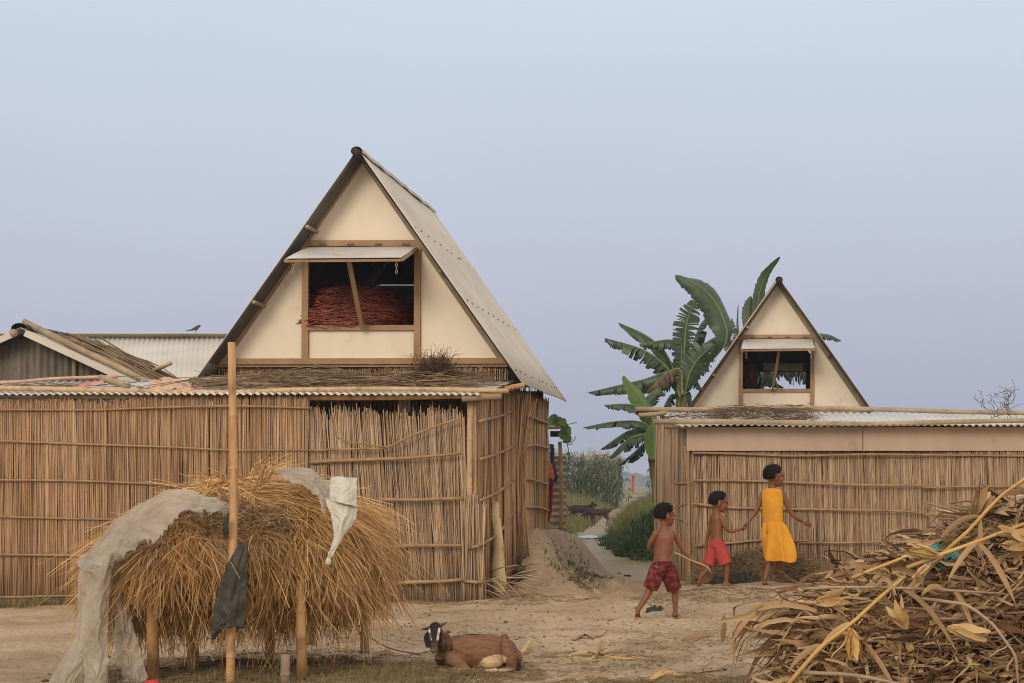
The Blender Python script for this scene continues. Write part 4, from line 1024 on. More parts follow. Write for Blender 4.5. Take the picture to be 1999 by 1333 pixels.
top_px = [(205, 1092), (222, 1066), (245, 1042), (282, 1014), (350, 972), (420, 944), (485, 926), (550, 930), (625, 950), (680, 974), (715, 1008), (735, 1050), (745, 1096)]
bot_px = [(205, 1108), (228, 1140), (250, 1160), (300, 1174), (450, 1180), (600, 1176), (685, 1164), (722, 1140), (745, 1112)]
U = lambda px: (px - 205) / (745 - 205)
zh = lambda py: H - (py - CY) * 10.9 / F
hu_t = ([U(a) for a, _ in top_px], [zh(b_) for _, b_ in top_px]); hu_b = ([U(a) for a, _ in bot_px], [zh(b_) for _, b_ in bot_px])
xh0, xh1 = xA(205, YH), xA(745, YH)
def hay_surf(u, th, grow=0.0):
    zt = np.interp(u, *hu_t); zb = np.interp(u, *hu_b); zc = zb + (zt - zb) * .42
    h = np.where(np.sin(th) > 0, zt - zc, zc - zb)
    d = .78 * np.maximum(1 - np.abs(2 * u - 1) ** 2.6, .02) ** .5
    tier = 1 - .20 * sst(-.02, -.25, np.sin(th)) + .13 * np.exp(-((np.sin(th) - .14) / .2) ** 2)
    lump = 1 + .17 * fbm(u * 6, th * 1.8, 31, 3)
    cx_, sx_ = np.cos(th), np.sin(th)
    cc = np.sign(cx_) * np.abs(cx_) ** .75; ss = np.sign(sx_) * np.abs(sx_) ** .85
    k = (1 + grow)
    return np.stack([xh0 + (xh1 - xh0) * u + 0 * th, YH + .15 - d * cc * tier * lump * k, zc + h * ss * (1 + grow * .5) * (1 + .10 * fbm(u * 8, th * 2, 8, 3))], -1)
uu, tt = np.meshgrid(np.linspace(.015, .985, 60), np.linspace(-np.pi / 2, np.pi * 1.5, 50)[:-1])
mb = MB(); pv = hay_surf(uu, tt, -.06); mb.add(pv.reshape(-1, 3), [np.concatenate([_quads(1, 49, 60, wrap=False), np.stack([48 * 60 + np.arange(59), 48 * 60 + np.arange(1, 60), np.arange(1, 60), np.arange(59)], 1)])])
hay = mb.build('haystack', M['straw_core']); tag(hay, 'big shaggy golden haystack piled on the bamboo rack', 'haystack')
g = np.random.default_rng(77)
def straw_set(n, th_rng, Lr, out, down, xj, r=(.0017, .0034), top=False, K=6, ur=(0.01, .99), sag=.5, mb=None, grow=-.05, tuft_n=0):
    if tuft_n:                     # matted tufts: strands that share a root and a direction
        m = n // tuft_n; own = np.repeat(np.arange(m), tuft_n); n = m * tuft_n
        u = np.clip(g.uniform(ur[0], ur[1], m)[own] + g.normal(0, .012, n), .005, .995); th = g.uniform(th_rng[0], th_rng[1], m)[own] + g.normal(0, .06, n)
        tdx = (g.normal(0, .46, m))[own]; tdz = g.normal(0, .35, m)[own]; tdo = g.uniform(-.15, .22, m)[own]
    else:
        u = g.uniform(ur[0], ur[1], n); th = g.uniform(th_rng[0], th_rng[1], n); tdx = tdz = tdo = np.zeros(n)
    p = hay_surf(u, th, grow)
    e = 1e-3
    n1 = hay_surf(u, th + e, grow) - p; n2 = hay_surf(np.clip(u + e, 0, 1), th, grow) - p
    nr = unit(np.cross(n2, n1)); nr *= np.sign((nr * (p - V(-3.3, YH + .15, .8))).sum(1, keepdims=True))
    tuft = fbm(u * 16, th * 4, 5, 3); tuft2 = fbm(u * 9 + 7, th * 6, 15, 3)
    d = nr * (out + .5 * tuft2)[:, None] if not np.isscalar(out) else nr * (out + .35 * tuft2)[:, None]
    dx = xj * g.normal(0, 1, n) + 1.1 * tuft * xj * 2
    if top:
        side_ = np.sign(u - .47) * (.55 + g.uniform(0, .6, n))
        dx = dx + side_
        d = d * .35
        slope = np.gradient(np.interp(np.linspace(0, 1, 200), *hu_t), 1 / 200) / (xh1 - xh0)
        d[:, 2] += np.interp(u, np.linspace(0, 1, 200), slope) * side_ * .8 + g.normal(0, .12, n)
        d[:, 1] += -.35 * np.abs(g.normal(0, 1, n)) + .15
    d[:, 0] += dx + tdx; d[:, 2] += tdz - down; d += nr * tdo[:, None]
    edge = sst(.70, .95, np.abs(2 * u - 1)); d[:, 0] *= 1 - .55 * edge; d[:, 2] -= .25 * edge
    d[:, 1] += g.normal(0, .12, n)
    d = unit(d)
    l = g.uniform(Lr[0], Lr[1], n)
    t = np.linspace(0, 1, K)
    Pt = p[:, None] + d[:, None] * (l[:, None] * t[None])[..., None]
    Pt[..., 2] -= (sag * g.uniform(.2, 1.2, n))[:, None] * l[:, None] * (t ** 2)[None] * (.5 if top else .6)
    bend = g.normal(0, .055, (n, 1, 3)) * l[:, None, None] * (np.sin(t * np.pi))[None, :, None]
    Pt = Pt + bend * V(1, .6, .5)
    kt = g.uniform(.25, .75, n); kv = g.normal(0, .55, (n, 3)) * (g.uniform(size=n) < .5)[:, None]      # snapped straws
    kv[:, 2] = -np.abs(kv[:, 2])
    Pt = Pt + (np.maximum(0, t[None] - kt[:, None]) * l[:, None])[..., None] * kv[:, None]
    Pt[..., 2] = np.maximum(Pt[..., 2], .02)
    rr = g.uniform(r[0], r[1], n)[:, None] * np.linspace(1, .55, K)[None]
    tubes(mb, Pt, rr, 3)
mb = MB()
straw_set(2600, (-1.2, .35), (.12, .28), .22, 1.5, .42, mb=mb, sag=.15)
straw_set(150, (-1.3, -.3), (.28, .46), .12, 1.6, .12, mb=mb, sag=.1)
straw_set(4600, (-1.1, .4), (.12, .30), .22, 1.35, .2, mb=mb, sag=.12, tuft_n=14)
straw_set(1400, (.25, 1.15), (.12, .26), .22, 1.0, .40, mb=mb, sag=.25)
straw_set(3600, (.1, 1.2), (.12, .26), .20, .8, .28, mb=mb, sag=.2, tuft_n=16)
straw_set(600, (-1.35, -.7), (.12, .30), .10, 1.4, .10, mb=mb, sag=.1)
straw_set(1800, (-.1, .5), (.14, .34), .22, 1.5, .14, mb=mb, grow=.04, sag=.15, tuft_n=12)
straw_set(300, (-.9, 1.1), (.18, .32), .3, .7, .6, mb=mb, grow=.05, sag=.3, r=(.0022, .0034))
straw_set(1500, (-1.0, 1.1), (.10, .26), .25, .45, .75, mb=mb, grow=.03, sag=.3)
mb.build('hanging_straw', M['straw'], hay)
mb = MB(); straw_set(900, (.05, .55), (.07, .15), .9, .35, .25, mb=mb, ur=(.50, .74), grow=.04, sag=.1, tuft_n=10); straw_set(700, (-.1, .5), (.08, .17), .7, .6, .25, mb=mb, ur=(.12, .42), grow=.03, sag=.1, tuft_n=10); straw_set(500, (-.7, .0), (.08, .18), .5, .8, .3, mb=mb, ur=(.7, .98), grow=.03, sag=.1, tuft_n=10)
mb.build('grey_cut_ends', M['straw_grey'], hay)
mb = MB()
straw_set(2000, (.75, 2.3), (.16, .38), .2, .22, .25, top=True, mb=mb, sag=.7)
straw_set(2600, (.7, 2.0), (.16, .36), .2, .22, .22, top=True, mb=mb, tuft_n=16, sag=.6)
straw_set(600, (.7, 1.6), (.2, .45), .35, .12, .45, top=True, mb=mb, r=(.0018, .0032))
straw_set(1200, (2.0, 3.9), (.14, .34), .45, .9, .4, mb=mb)
for ur in ((.0, .05), (.95, 1.0)):
    straw_set(620, (-1.2, 2.4), (.10, .22), .12, 1.5, .10, mb=mb, ur=ur)
straw_set(420, (.85, 1.25), (.16, .30), .55, .75, .5, mb=mb, ur=(.22, .56), grow=.10, sag=.5); straw_set(260, (.45, .9), (.14, .28), .55, .9, .4, mb=mb, ur=(.02, .25), grow=.16, sag=.5)
mb.build('top_straw', M['straw'], hay)

# sheets draped over the hay
def piece(root, nm, m_, rows, **kw):
    mb = MB(); cloth(mb, rows, **kw); o = mb.build(nm, M[m_], root); sd_ = o.modifiers.new('t', 'SOLIDIFY'); sd_.thickness = .002; return o
ps = empty('plastic_sheet', (-3.9, 10.4, 0), 'torn cloudy plastic sheet draped over the left shoulder of the hay down to the ground', 'sheet')
piece(ps, 'shoulder_fold', 'plastic', [[P(464, 984, 10.6), P(430, 978, 10.5), P(385, 966, 10.5), P(335, 962, 10.5), P(280, 985, 10.52), P(235, 1022, 10.55), P(190, 1062, 10.58), P(150, 1100, 10.6)],
                                    [P(464, 992, 10.5), P(430, 988, 10.36), P(385, 984, 10.32), P(335, 988, 10.27), P(285, 1012, 10.27), P(240, 1050, 10.30), P(198, 1085, 10.36), P(164, 1114, 10.42)],
                                    [P(462, 1000, 10.44), P(430, 1003, 10.30), P(392, 1006, 10.24), P(352, 1006, 10.14), P(312, 1048, 10.12), P(262, 1074, 10.16), P(218, 1112, 10.24), P(190, 1122, 10.3)]], nu=80, nv=26, wr=.020, seed=3, ragged=.05, sc=9)
piece(ps, 'hanging_strip', 'plastic', [[P(152, 1098, 10.5), P(176, 1096, 10.4), P(204, 1098, 10.45)], [P(148, 1160, 10.45), P(176, 1165, 10.35), P(206, 1165, 10.4)], [P(140, 1235, 10.4), P(170, 1240, 10.35), P(203, 1240, 10.4)],
                                   [P(110, 1290, 10.35), P(140, 1292, 10.3), P(178, 1272, 10.35)], [P(84, 1348, 10.3), P(115, 1352, 10.25), P(150, 1325, 10.3)]], nu=26, nv=60, wr=.022, sc=3, asp=3, seed=5, ragged=.05)
piece(ps, 'hanging_strip', 'plastic', [[P(192, 1090, 10.3), P(210, 1082, 10.2), P(224, 1078, 10.25)], [P(176, 1150, 10.3), P(198, 1150, 10.2), P(218, 1150, 10.25)], [P(158, 1220, 10.25), P(186, 1225, 10.15), P(213, 1225, 10.2)],
                                   [P(165, 1290, 10.25), P(188, 1292, 10.15), P(212, 1290, 10.2)], [P(158, 1352, 10.2), P(185, 1354, 10.1), P(212, 1352, 10.2)]], nu=26, nv=60, wr=.022, sc=3, asp=3, seed=8, ragged=.04)
piece(ps, 'hanging_strip', 'plastic', [[P(221, 1150, 10.5), P(234, 1150, 10.45), P(250, 1155, 10.5)], [P(218, 1225, 10.45), P(238, 1228, 10.35), P(262, 1225, 10.4)], [P(222, 1280, 10.4), P(246, 1280, 10.3), P(276, 1272, 10.35)],
                                   [P(240, 1335, 10.35), P(262, 1335, 10.25), P(290, 1325, 10.3)]], nu=24, nv=50, wr=.020, sc=3, asp=3, seed=9, ragged=.05)
ws = empty('white_sheet', (-2.8, 10.6, 0), 'pale cloth with a square flap knotted over the right side of the hay', 'sheet')
piece(ws, 'top_fold', 'plastic', [[P(535, 914, 10.95), P(590, 911, 10.9), P(635, 934, 10.8), P(660, 962, 10.7)], [P(550, 926, 10.62), P(590, 928, 10.6), P(625, 950, 10.5), P(642, 985, 10.42)], [P(568, 942, 10.4), P(594, 945, 10.36), P(620, 965, 10.32), P(634, 1006, 10.3)]], nu=36, nv=24, wr=.013, seed=4)
piece(ws, 'square_flap', 'white_cloth', [[P(645, 928, 10.45), P(672, 931, 10.43), P(698, 932, 10.5)], [P(643, 950, 10.38), P(670, 952, 10.35), P(697, 955, 10.42)], [P(644, 976, 10.33), P(668, 982, 10.28), P(697, 990, 10.36)]], nu=26, nv=24, wr=.010, sc=3, asp=2, seed=6)
piece(ws, 'hanging_fold', 'white_cloth', [[P(632, 968, 10.34), P(665, 978, 10.32), P(697, 980, 10.4)], [P(640, 1005, 10.28), P(668, 1010, 10.22), P(699, 1012, 10.34)], [P(648, 1045, 10.24), P(665, 1045, 10.18), P(684, 1040, 10.28)], [P(640, 1078, 10.2), P(648, 1080, 10.14), P(658, 1076, 10.2)], [P(636, 1090, 10.18), P(640, 1092, 10.15), P(645, 1090, 10.18)]], nu=26, nv=46, wr=.014, sc=4, asp=2, seed=7)
mb = MB(); ellipsoid(mb, P(641, 1096, 10.15), [V(.018, 0, 0), V(0, .015, 0), V(0, 0, .022)], 12, 8); mb.build('knot', M['white_cloth'], ws)
tp = empty('dark_tarp', (-3.15, 10.1, 0), 'ragged dark tarpaulin scrap hanging in front of the tall pole', 'tarp')
piece(tp, 'hanging_scrap', 'tarp', [[P(458, 1075, 10.16), P(468, 1062, 10.13), P(484, 1060, 10.16)], [P(438, 1115, 10.13), P(458, 1112, 10.08), P(484, 1110, 10.12)], [P(422, 1165, 10.1), P(450, 1165, 10.05), P(482, 1165, 10.1)], [P(412, 1215, 10.08), P(445, 1222, 10.05), P(480, 1222, 10.1)], [P(414, 1252, 10.08), P(438, 1216, 10.05), P(476, 1226, 10.1)]], nu=30, nv=46, wr=.016, sc=3, asp=2.5, seed=12, ragged=.03)
piece(tp, 'upper_scrap', 'tarp', [[P(436, 1012, 10.12), P(446, 1008, 10.1)], [P(432, 1030, 10.1), P(442, 1034, 10.09)], [P(434, 1052, 10.12), P(440, 1048, 10.1)]], nu=8, nv=20, wr=.01, seed=13)
mb = MB(); bamboo(mb, [P(556, 1350, 10.3), P(557, 1277, 10.3)], .028, .027, .6, 10); mb.build('wooden_stake', M['timber_grey']); tag(bpy.data.objects['wooden_stake'], 'short weathered stake cut off in front of the rack', 'stake')
mb = MB(); ellipsoid(mb, P(297, 1336, 10.12), [V(.05, 0, 0), V(0, .05, 0), V(0, 0, .03)], 14, 8); mb.v[0] += (.01 * fbm(mb.v[0][:, 0] * 40, mb.v[0][:, 2] * 40, 2))[:, None]; mb.build('red_rag', M['foot_rag']); tag(bpy.data.objects['red_rag'], 'red rag wrapped at the foot of the front left rack leg', 'rag')
mb = MB(); tubes(mb, catmull([P(708, 1250, 12.38), P(718, 1243, 12.36), P(760, 1265, 12.2), P(820, 1278, 11.9)], 30)[None], np.full((1, 30), .005), 5); t_ = np.linspace(0, 4 * np.pi, 40)
tubes(mb, (V(xA(710, 12.4), 12.4, .10) + np.stack([.036 * np.cos(t_), .036 * np.sin(t_), .12 * t_ / 12.6], 1))[None], np.full((1, 40), .004), 5)
mb.build('tether_rope', M['twig']); tag(bpy.data.objects['tether_rope'], 'thin tether rope wound round the rear right rack leg', 'rope')

# ------------------------------------------------------------------ heap of dry maize at the right
YP = 10.3
pp = [(1505, 1330), (1530, 1255), (1560, 1195), (1610, 1158), (1660, 1132), (1720, 1108), (1800, 1082), (1870, 1042), (1930, 1012), (2000, 988), (2100, 965), (2350, 970), (2500, 1070), (2620, 1330)]
px_ = np.array([xA(a, YP) for a, _ in pp]); pz_ = np.array([max(zA(b_, YP), .0) for _, b_ in pp])
def pile_top(x, y):
    zc = np.interp(x, px_, pz_)
    f = np.where(y < YP, 1 - np.clip((YP - y) / .95, 0, 1) ** 2.4, 1 - np.clip((y - YP) / 1.5, 0, 1) ** 2)
    return np.maximum(zc * np.maximum(f, 0) * (1 + .10 * fbm(x * 3, y * 3, 12, 3)), -.05)
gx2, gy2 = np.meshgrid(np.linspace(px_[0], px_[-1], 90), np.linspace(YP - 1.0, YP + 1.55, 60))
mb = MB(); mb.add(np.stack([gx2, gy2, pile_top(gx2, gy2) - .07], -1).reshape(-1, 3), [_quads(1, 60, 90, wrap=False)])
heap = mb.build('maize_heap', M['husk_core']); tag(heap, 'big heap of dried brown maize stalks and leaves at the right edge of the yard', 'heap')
g = np.random.default_rng(99)
def dry_leaves(n, mb, xr, yr, L, W, yaw0=np.pi, yawj=.7, pitchj=.22, K=9, sink=.03, z_fn=None, droop=.5, lift=.0, fold=.35, rough=.012):
    x = g.uniform(*xr, n); y = YP - .95 + (.95 + .9) * g.uniform(0, 1, n) ** 1.35 if yr is None else g.uniform(*yr, n)
    z = (z_fn or pile_top)(x, y) - sink * g.uniform(-.6, 1.6, n) + lift
    a = yaw0 + g.normal(0, yawj, n) + np.where(g.uniform(size=n) < .3, np.pi, 0); p_ = g.normal(.02, pitchj, n)
    d = np.stack([np.cos(a) * np.cos(p_), np.sin(a) * np.cos(p_), np.sin(p_)], 1)
    l = g.uniform(*L, n); t = np.linspace(0, 1, K)
    Pt = np.stack([x, y, z], 1)[:, None] - d[:, None] * .35 * l[:, None, None] + d[:, None] * (l[:, None] * t[None])[..., None]
    Pt[..., 2] -= (droop * g.uniform(-.25, 1.1, n) * l)[:, None] * (t ** 2.2)[None]
    Pt += np.cumsum(g.normal(0, rough, Pt.shape), 1) * V(1, 1, .8)
    gz_ = ground_z(Pt[..., 0], Pt[..., 1], False); Pt[..., 2] = np.maximum(Pt[..., 2], gz_ + .012)
    prof = np.sin(np.pi * np.clip(t * .93 + .07, 0, 1)) ** .55
    Wd = g.uniform(*W, n)[:, None] * prof[None] * (1 + .18 * g.normal(0, 1, (n, K)))
    rot = g.uniform(0, 2 * np.pi, n)[:, None] + np.cumsum(g.normal(0, .22, (n, K)), 1)
    tt_ = unit(np.gradient(Pt, axis=1)); s0 = unit(np.cross(tt_, V(0, 0, 1))); s1 = np.cross(s0, tt_)
    sd_ = np.cos(rot)[..., None] * s0 + np.sin(rot)[..., None] * s1
    ribbons(mb, Pt, Wd, sd_, fold)
mb = MB()
dry_leaves(2300, mb, (px_[1], px_[-2]), None, (.2, .55), (.005, .017))
dry_leaves(1300, mb, (px_[1], px_[-3]), (YP - .95, YP - .2), (.16, .5), (.005, .017), pitchj=.5, yawj=1.2)
dry_leaves(620, mb, (px_[1], px_[-2]), None, (.25, .55), (.013, .028), yawj=.9, fold=.7, rough=.03, pitchj=.12)
dry_leaves(1500, mb, (px_[1], px_[-2]), None, (.05, .16), (.003, .009), yawj=2, pitchj=.6)
mb.build('dry_leaves', M['husk'], heap)
mb = MB(); dry_leaves(330, mb, (px_[1], px_[-2]), None, (.10, .24), (.012, .028), yawj=1.5, pitchj=.5, fold=.6, droop=.2); tag(mb.build('pale_husks', M['husk_pale'], heap), kind='stuff')
# leaves that stick out to the left and hang
mb = MB()
n = 46; K = 12; t = np.linspace(0, 1, K)
x = g.uniform(xA(1535, YP), xA(1660, YP), n); y = g.uniform(YP - .75, YP + .2, n); z = g.uniform(.38, .55, n)
a = np.pi + g.normal(0, .35, n); l = g.uniform(.25, .55, n)
d = np.stack([np.cos(a), np.sin(a), g.uniform(-.1, .35, n)], 1)
Pt = np.stack([x, y, z], 1)[:, None] + d[:, None] * (l[:, None] * (t ** .85)[None])[..., None]; Pt[..., 2] -= g.uniform(.35, .95, n)[:, None] * l[:, None] * (t ** 2.6)[None]
Pt += np.cumsum(g.normal(0, .006, Pt.shape), 1)
Pt[..., 0] = np.maximum(Pt[..., 0], xA(1434, YP)); Pt[..., 2] = np.maximum(Pt[..., 2], .03)
ribbons(mb, Pt, g.uniform(.008, .019, n)[:, None] * (np.sin(np.pi * np.clip(t * .9 + .1, 0, 1)) ** .6)[None], np.cross(unit(np.gradient(Pt, axis=1)), V(0, 0, 1)) + g.normal(0, .5, (n, 1, 3)), .4)
mb.build('drooping_leaves', M['husk'], heap)
mb = MB(); n = 480; K = 7
x = g.uniform(px_[5], px_[-2], n); y = YP - .9 + 1.7 * g.uniform(0, 1, n) ** 1.2; z = pile_top(x, y) + g.uniform(-.03, .03, n)
a = np.pi + g.normal(0, .55, n); p_ = g.normal(-.05, .22, n); l = g.uniform(.25, .75, n); t = np.linspace(-.5, .5, K)
d = np.stack([np.cos(a) * np.cos(p_), np.sin(a) * np.cos(p_), np.sin(p_)], 1)
Pt = np.stack([x, y, z], 1)[:, None] + d[:, None] * (l[:, None] * t[None])[..., None]; Pt += np.cumsum(g.normal(0, .01, Pt.shape), 1)
Pt[..., 2] = np.maximum(Pt[..., 2], .02)
tubes(mb, Pt, g.uniform(.0025, .0075, n)[:, None] * np.ones((1, K)), 6, True); mb.build('stems', M['twig'], heap)
# separate long stalks on the heap
def stalk(pts, r, m_, label, leaves=0, r1=None):
    mb = MB(); bamboo(mb, pts, r, r1 or r * .7, .17, 8, .003, seed=leaves); o = mb.build('maize_stalk', M[m_]); tag(o, label, 'stalk', 'long maize stalks on the heap')
    if leaves:
        mb = MB(); gl = np.random.default_rng(leaves)
        for k in range(leaves):
            t0 = gl.uniform(.25, .9); q = catmull(pts, 50); c = q[int(t0 * 49)]; tn = unit(q[-1] - q[0])
            d0 = unit(tn * .5 + gl.normal(0, .6, 3)); tt2 = np.linspace(0, 1, 9); l = gl.uniform(.18, .4)
            Pq = c + d0 * (l * tt2)[:, None]; Pq[:, 2] -= .7 * l * tt2 ** 2
            ribbons(mb, Pq[None], (.016 * np.sin(np.pi * np.clip(tt2 * .9 + .1, 0, 1)) ** .6)[None], (np.cross(tn, V(0, -1, .3)) + 0 * Pq)[None], .4)
        mb.build('leaf', M['husk'], o)
    return o
stalk([P(1536, 1338, 9.25), P(1600, 1268, 9.3), P(1655, 1222, 9.33), P(1715, 1168, 9.4), P(1768, 1126, 9.5)], .0125, 'stalk', 'yellow maize stalk slanting up from the ground before the heap, a husk on it', 3)
stalk([P(1838, 1085, 9.75), P(1890, 1035, 9.75), P(1945, 977, 9.75), P(2030, 914, 9.75)], .013, 'stalk', 'long pale stalk that rises above the heap towards the right edge', 4, .008)
stalk([P(1770, 1108, 9.6), P(1880, 1068, 9.6), P(1940, 1044, 9.6), P(2060, 1000, 9.6)], .012, 'stalk', 'yellow stalk below the blue green cloth with a big husk at its end', 3)
stalk([P(1570, 1149, 9.6), P(1640, 1146, 9.5), P(1800, 1150, 9.45), P(1960, 1158, 9.5)], .009, 'bamboo_grey', 'thin brown stalk lying level across the middle of the heap', 5)
stalk([P(1560, 1312, 9.3), P(1660, 1318, 9.25), P(1770, 1337, 9.25)], .012, 'bamboo_grey', 'orange brown stalk lying along the foot of the heap', 2)
stalk([P(1800, 1168, 9.4), P(1880, 1180, 9.3), P(1950, 1230, 9.27), P(1985, 1290, 9.25), P(1988, 1345, 9.25)], .010, 'bamboo_grey', 'bowed greyish stalk curving down the right face of the heap', 0)
stalk([P(1660, 1130, 9.9), P(1740, 1098, 9.9), P(1830, 1058, 9.9)], .012, 'stalk', 'brown stalk on the crest left of the blue green cloth', 0)

def husk(c, d, L, n, m_, label, wide=.035, seed=0):
    wide *= .72; n = max(6, n)
    gl = np.random.default_rng(seed); mb = MB(); d = unit(np.asarray(d, float)); tt2 = np.linspace(0, 1, 10)
    ref = unit(np.cross(d, V(.2, -.9, .3))); r2 = np.cross(d, ref)
    Pq = []; Sd = []; Wd = []
    for k in range(n):
        an = 2 * np.pi * k / n + gl.uniform(-.3, .3); o_ = np.cos(an) * ref + np.sin(an) * r2
        rad = wide * .75 * np.sin(np.pi * tt2 ** .75) + gl.uniform(0, .12) * tt2 ** 2.2
        Pq.append(c + d * (L * gl.uniform(.8, 1.1) * tt2)[:, None] + o_ * rad[:, None] + np.cumsum(gl.normal(0, .0035, (10, 3)), 0)); Sd.append(np.cross(d, o_) + 0 * Pq[-1])
        Wd.append(wide * gl.uniform(.7, 1.1) * np.sin(np.pi * np.clip(tt2 * .9 + .06, 0, 1)) ** .7)
    ribbons(mb, np.array(Pq), np.array(Wd), np.array(Sd), .35)
    o = mb.build('maize_husk', M[m_]); return tag(o, label, 'husk', 'papery maize husks on the heap')
husk(P(1662, 1228, 9.2), (.10, 0, -1), .17, 9, 'stalk', 'orange papery husk hanging from the slanting yellow stalk', .028, 1)
husk(P(1840, 1085, 9.6), (-.9, -.2, .15), .20, 7, 'husk_pale', 'open pale husk at the lower end of the long pale stalk', .034, 2)
husk(P(1815, 1100, 9.5), (-.6, -.3, -.6), .16, 6, 'husk_pale', 'torn pale husk drooping just below the open one', .03, 3)
husk(P(2035, 1060, 9.55), (-1, -.1, .05), .24, 9, 'husk_pale', 'large pale husk cut by the right picture edge', .06, 4)
husk(P(1770, 1225, 9.3), (-.5, -.3, .8), .17, 7, 'husk_pale', 'pale husk with upright bracts in the middle of the heap face', .032, 5)
husk(P(1850, 1225, 9.3), (.8, -.3, -.2), .22, 8, 'husk_pale', 'pointed pale husk lying on the right of the heap face', .035, 6)
husk(P(1592, 1175, 9.4), (1, -.1, .12), .20, 8, 'husk_pale', 'yellowish husk at the left end of the heap', .03, 7)
husk(P(1895, 1015, 9.85), (.5, 0, .75), .2, 8, 'husk', 'big brown husk near the tip of the heap', .05, 8)
rag('net_cloth', 'teal', 'blue green netting tangled in the maize heap', 'net', [[P(1790, 1075, 9.95), P(1830, 1056, 9.9), P(1860, 1062, 9.9), P(1890, 1066, 9.9)], [P(1796, 1086, 9.8), P(1830, 1078, 9.75), P(1860, 1080, 9.75), P(1892, 1082, 9.8)]], wr=.05, seed=5, nu=40, nv=20)

# straw pile by the right fence
mb = MB(); n = 2600
a = g.uniform(0, 2 * np.pi, n); rr = np.sqrt(g.uniform(0, 1, n)); sx_ = .78; sy_ = .38
x = xE(1490) + sx_ * rr * np.cos(a); y = 19.12 + sy_ * rr * np.sin(a); z = .10 + .36 * (1 - rr ** 2) + .05 * fbm(x * 4, y * 4, 6, 2)
an = g.uniform(0, 2 * np.pi, n); d = np.stack([np.cos(an), np.sin(an) * .7, g.normal(-.25, .3, n)], 1); l = g.uniform(.12, .32, n); t = np.linspace(-.5, .5, 5)
Pt = np.stack([x, y, z], 1)[:, None] + d[:, None] * (l[:, None] * t[None])[..., None] + np.cumsum(g.normal(0, .012, (n, 5, 3)), 1); Pt[..., 2] = np.maximum(Pt[..., 2], .10)
tubes(mb, Pt, np.full((n, 5), .0028), 3)
ellipsoid(mb, V(xE(1490), 19.15, .08), [V(.74, 0, 0), V(0, .34, 0), V(0, 0, .33)], 30, 14)
mb.build('straw_pile', M['straw_old']); tag(bpy.data.objects['straw_pile'], 'low pile of old grey straw at the foot of the right fence behind the girl', 'straw')
mb = MB(); ellipsoid(mb, V(xA(1440, 18.75), 18.8, .10), [V(.30, 0, 0), V(0, .2, 0), V(0, 0, .11)], 44, 24); mb.v[0] += .16 * np.stack([fbm(mb.v[0][:, 0] * 9, mb.v[0][:, 2] * 9 + k_, k_ + 2) for k_ in range(3)], 1)  # dark mound added for the shadow under the straw pile
mb.build('straw_shade_mound', M['dung_and_shade']); tag(bpy.data.objects['straw_shade_mound'], 'low dark mound standing in for the shadow under the old straw', 'heap')

# ------------------------------------------------------------------ ground cover
def blades(mb, x, y, hgt, w_, g, lean=.35, K=4, z0=None):
    n = len(x); z = ground_z(x, y) if z0 is None else z0
    a = g.uniform(0, 2 * np.pi, n); l = g.normal(0, lean, n); t = np.linspace(0, 1, K)
    d = np.stack([np.cos(a) * l, np.sin(a) * l, np.ones(n)], 1)
    Pt = np.stack([x, y, z - .01], 1)[:, None] + d[:, None] * (hgt[:, None] * t[None])[..., None]
    Pt[..., 0] += (np.cos(a) * l * hgt)[:, None] * (t ** 2)[None]; Pt[..., 2] -= (np.abs(l) * hgt * .5)[:, None] * (t ** 2)[None]
    sd_ = np.stack([-np.sin(a + .8), np.cos(a + .8), 0 * a], 1)[:, None] + 0 * Pt
    W = (w_[:, None] * (1 - t ** 1.5)[None] + .0004)
    s_ = unit(sd_); v = np.stack([Pt - s_ * W[..., None], Pt + s_ * W[..., None]], 2)
    mb.add(v.reshape(-1, 3), [_quads(n, K, 2, wrap=False)])
g = np.random.default_rng(123)
# green growth under and in front of the rack, by the left fence, by the goat
mb = MB()
def patch(n, cx, cy, rx, ry, h=(.03, .09), w_=.0022):
    a = g.uniform(0, 2 * np.pi, n); r_ = np.sqrt(g.uniform(0, 1, n)) * (1 + .3 * np.sin(a * 3))
    x = cx + rx * r_ * np.cos(a); y = cy + ry * r_ * np.sin(a); blades(mb, x, y, g.uniform(*h, n), np.full(n, w_), g, .5)
patch(3200, -2.6, 10.6, .8, .45); patch(1500, -3.6, 10.7, .6, .5); patch(500, -2.3, 11.3, .25, .5); patch(500, -2.35, 10.9, .25, .3, (.04, .12)); patch(200, -2.0, 10.85, .35, .12, (.02, .05))
patch(1500, xA(40, 17.1), 17.05, .5, .22, (.05, .14)); patch(700, xA(1000, 9.9), 10.0, .8, .3, (.02, .05)); patch(900, -.35, 10.0, .4, .5, (.02, .07))
mb.build('short_grass', M['short_grass']); tag(bpy.data.objects['short_grass'], kind='stuff')
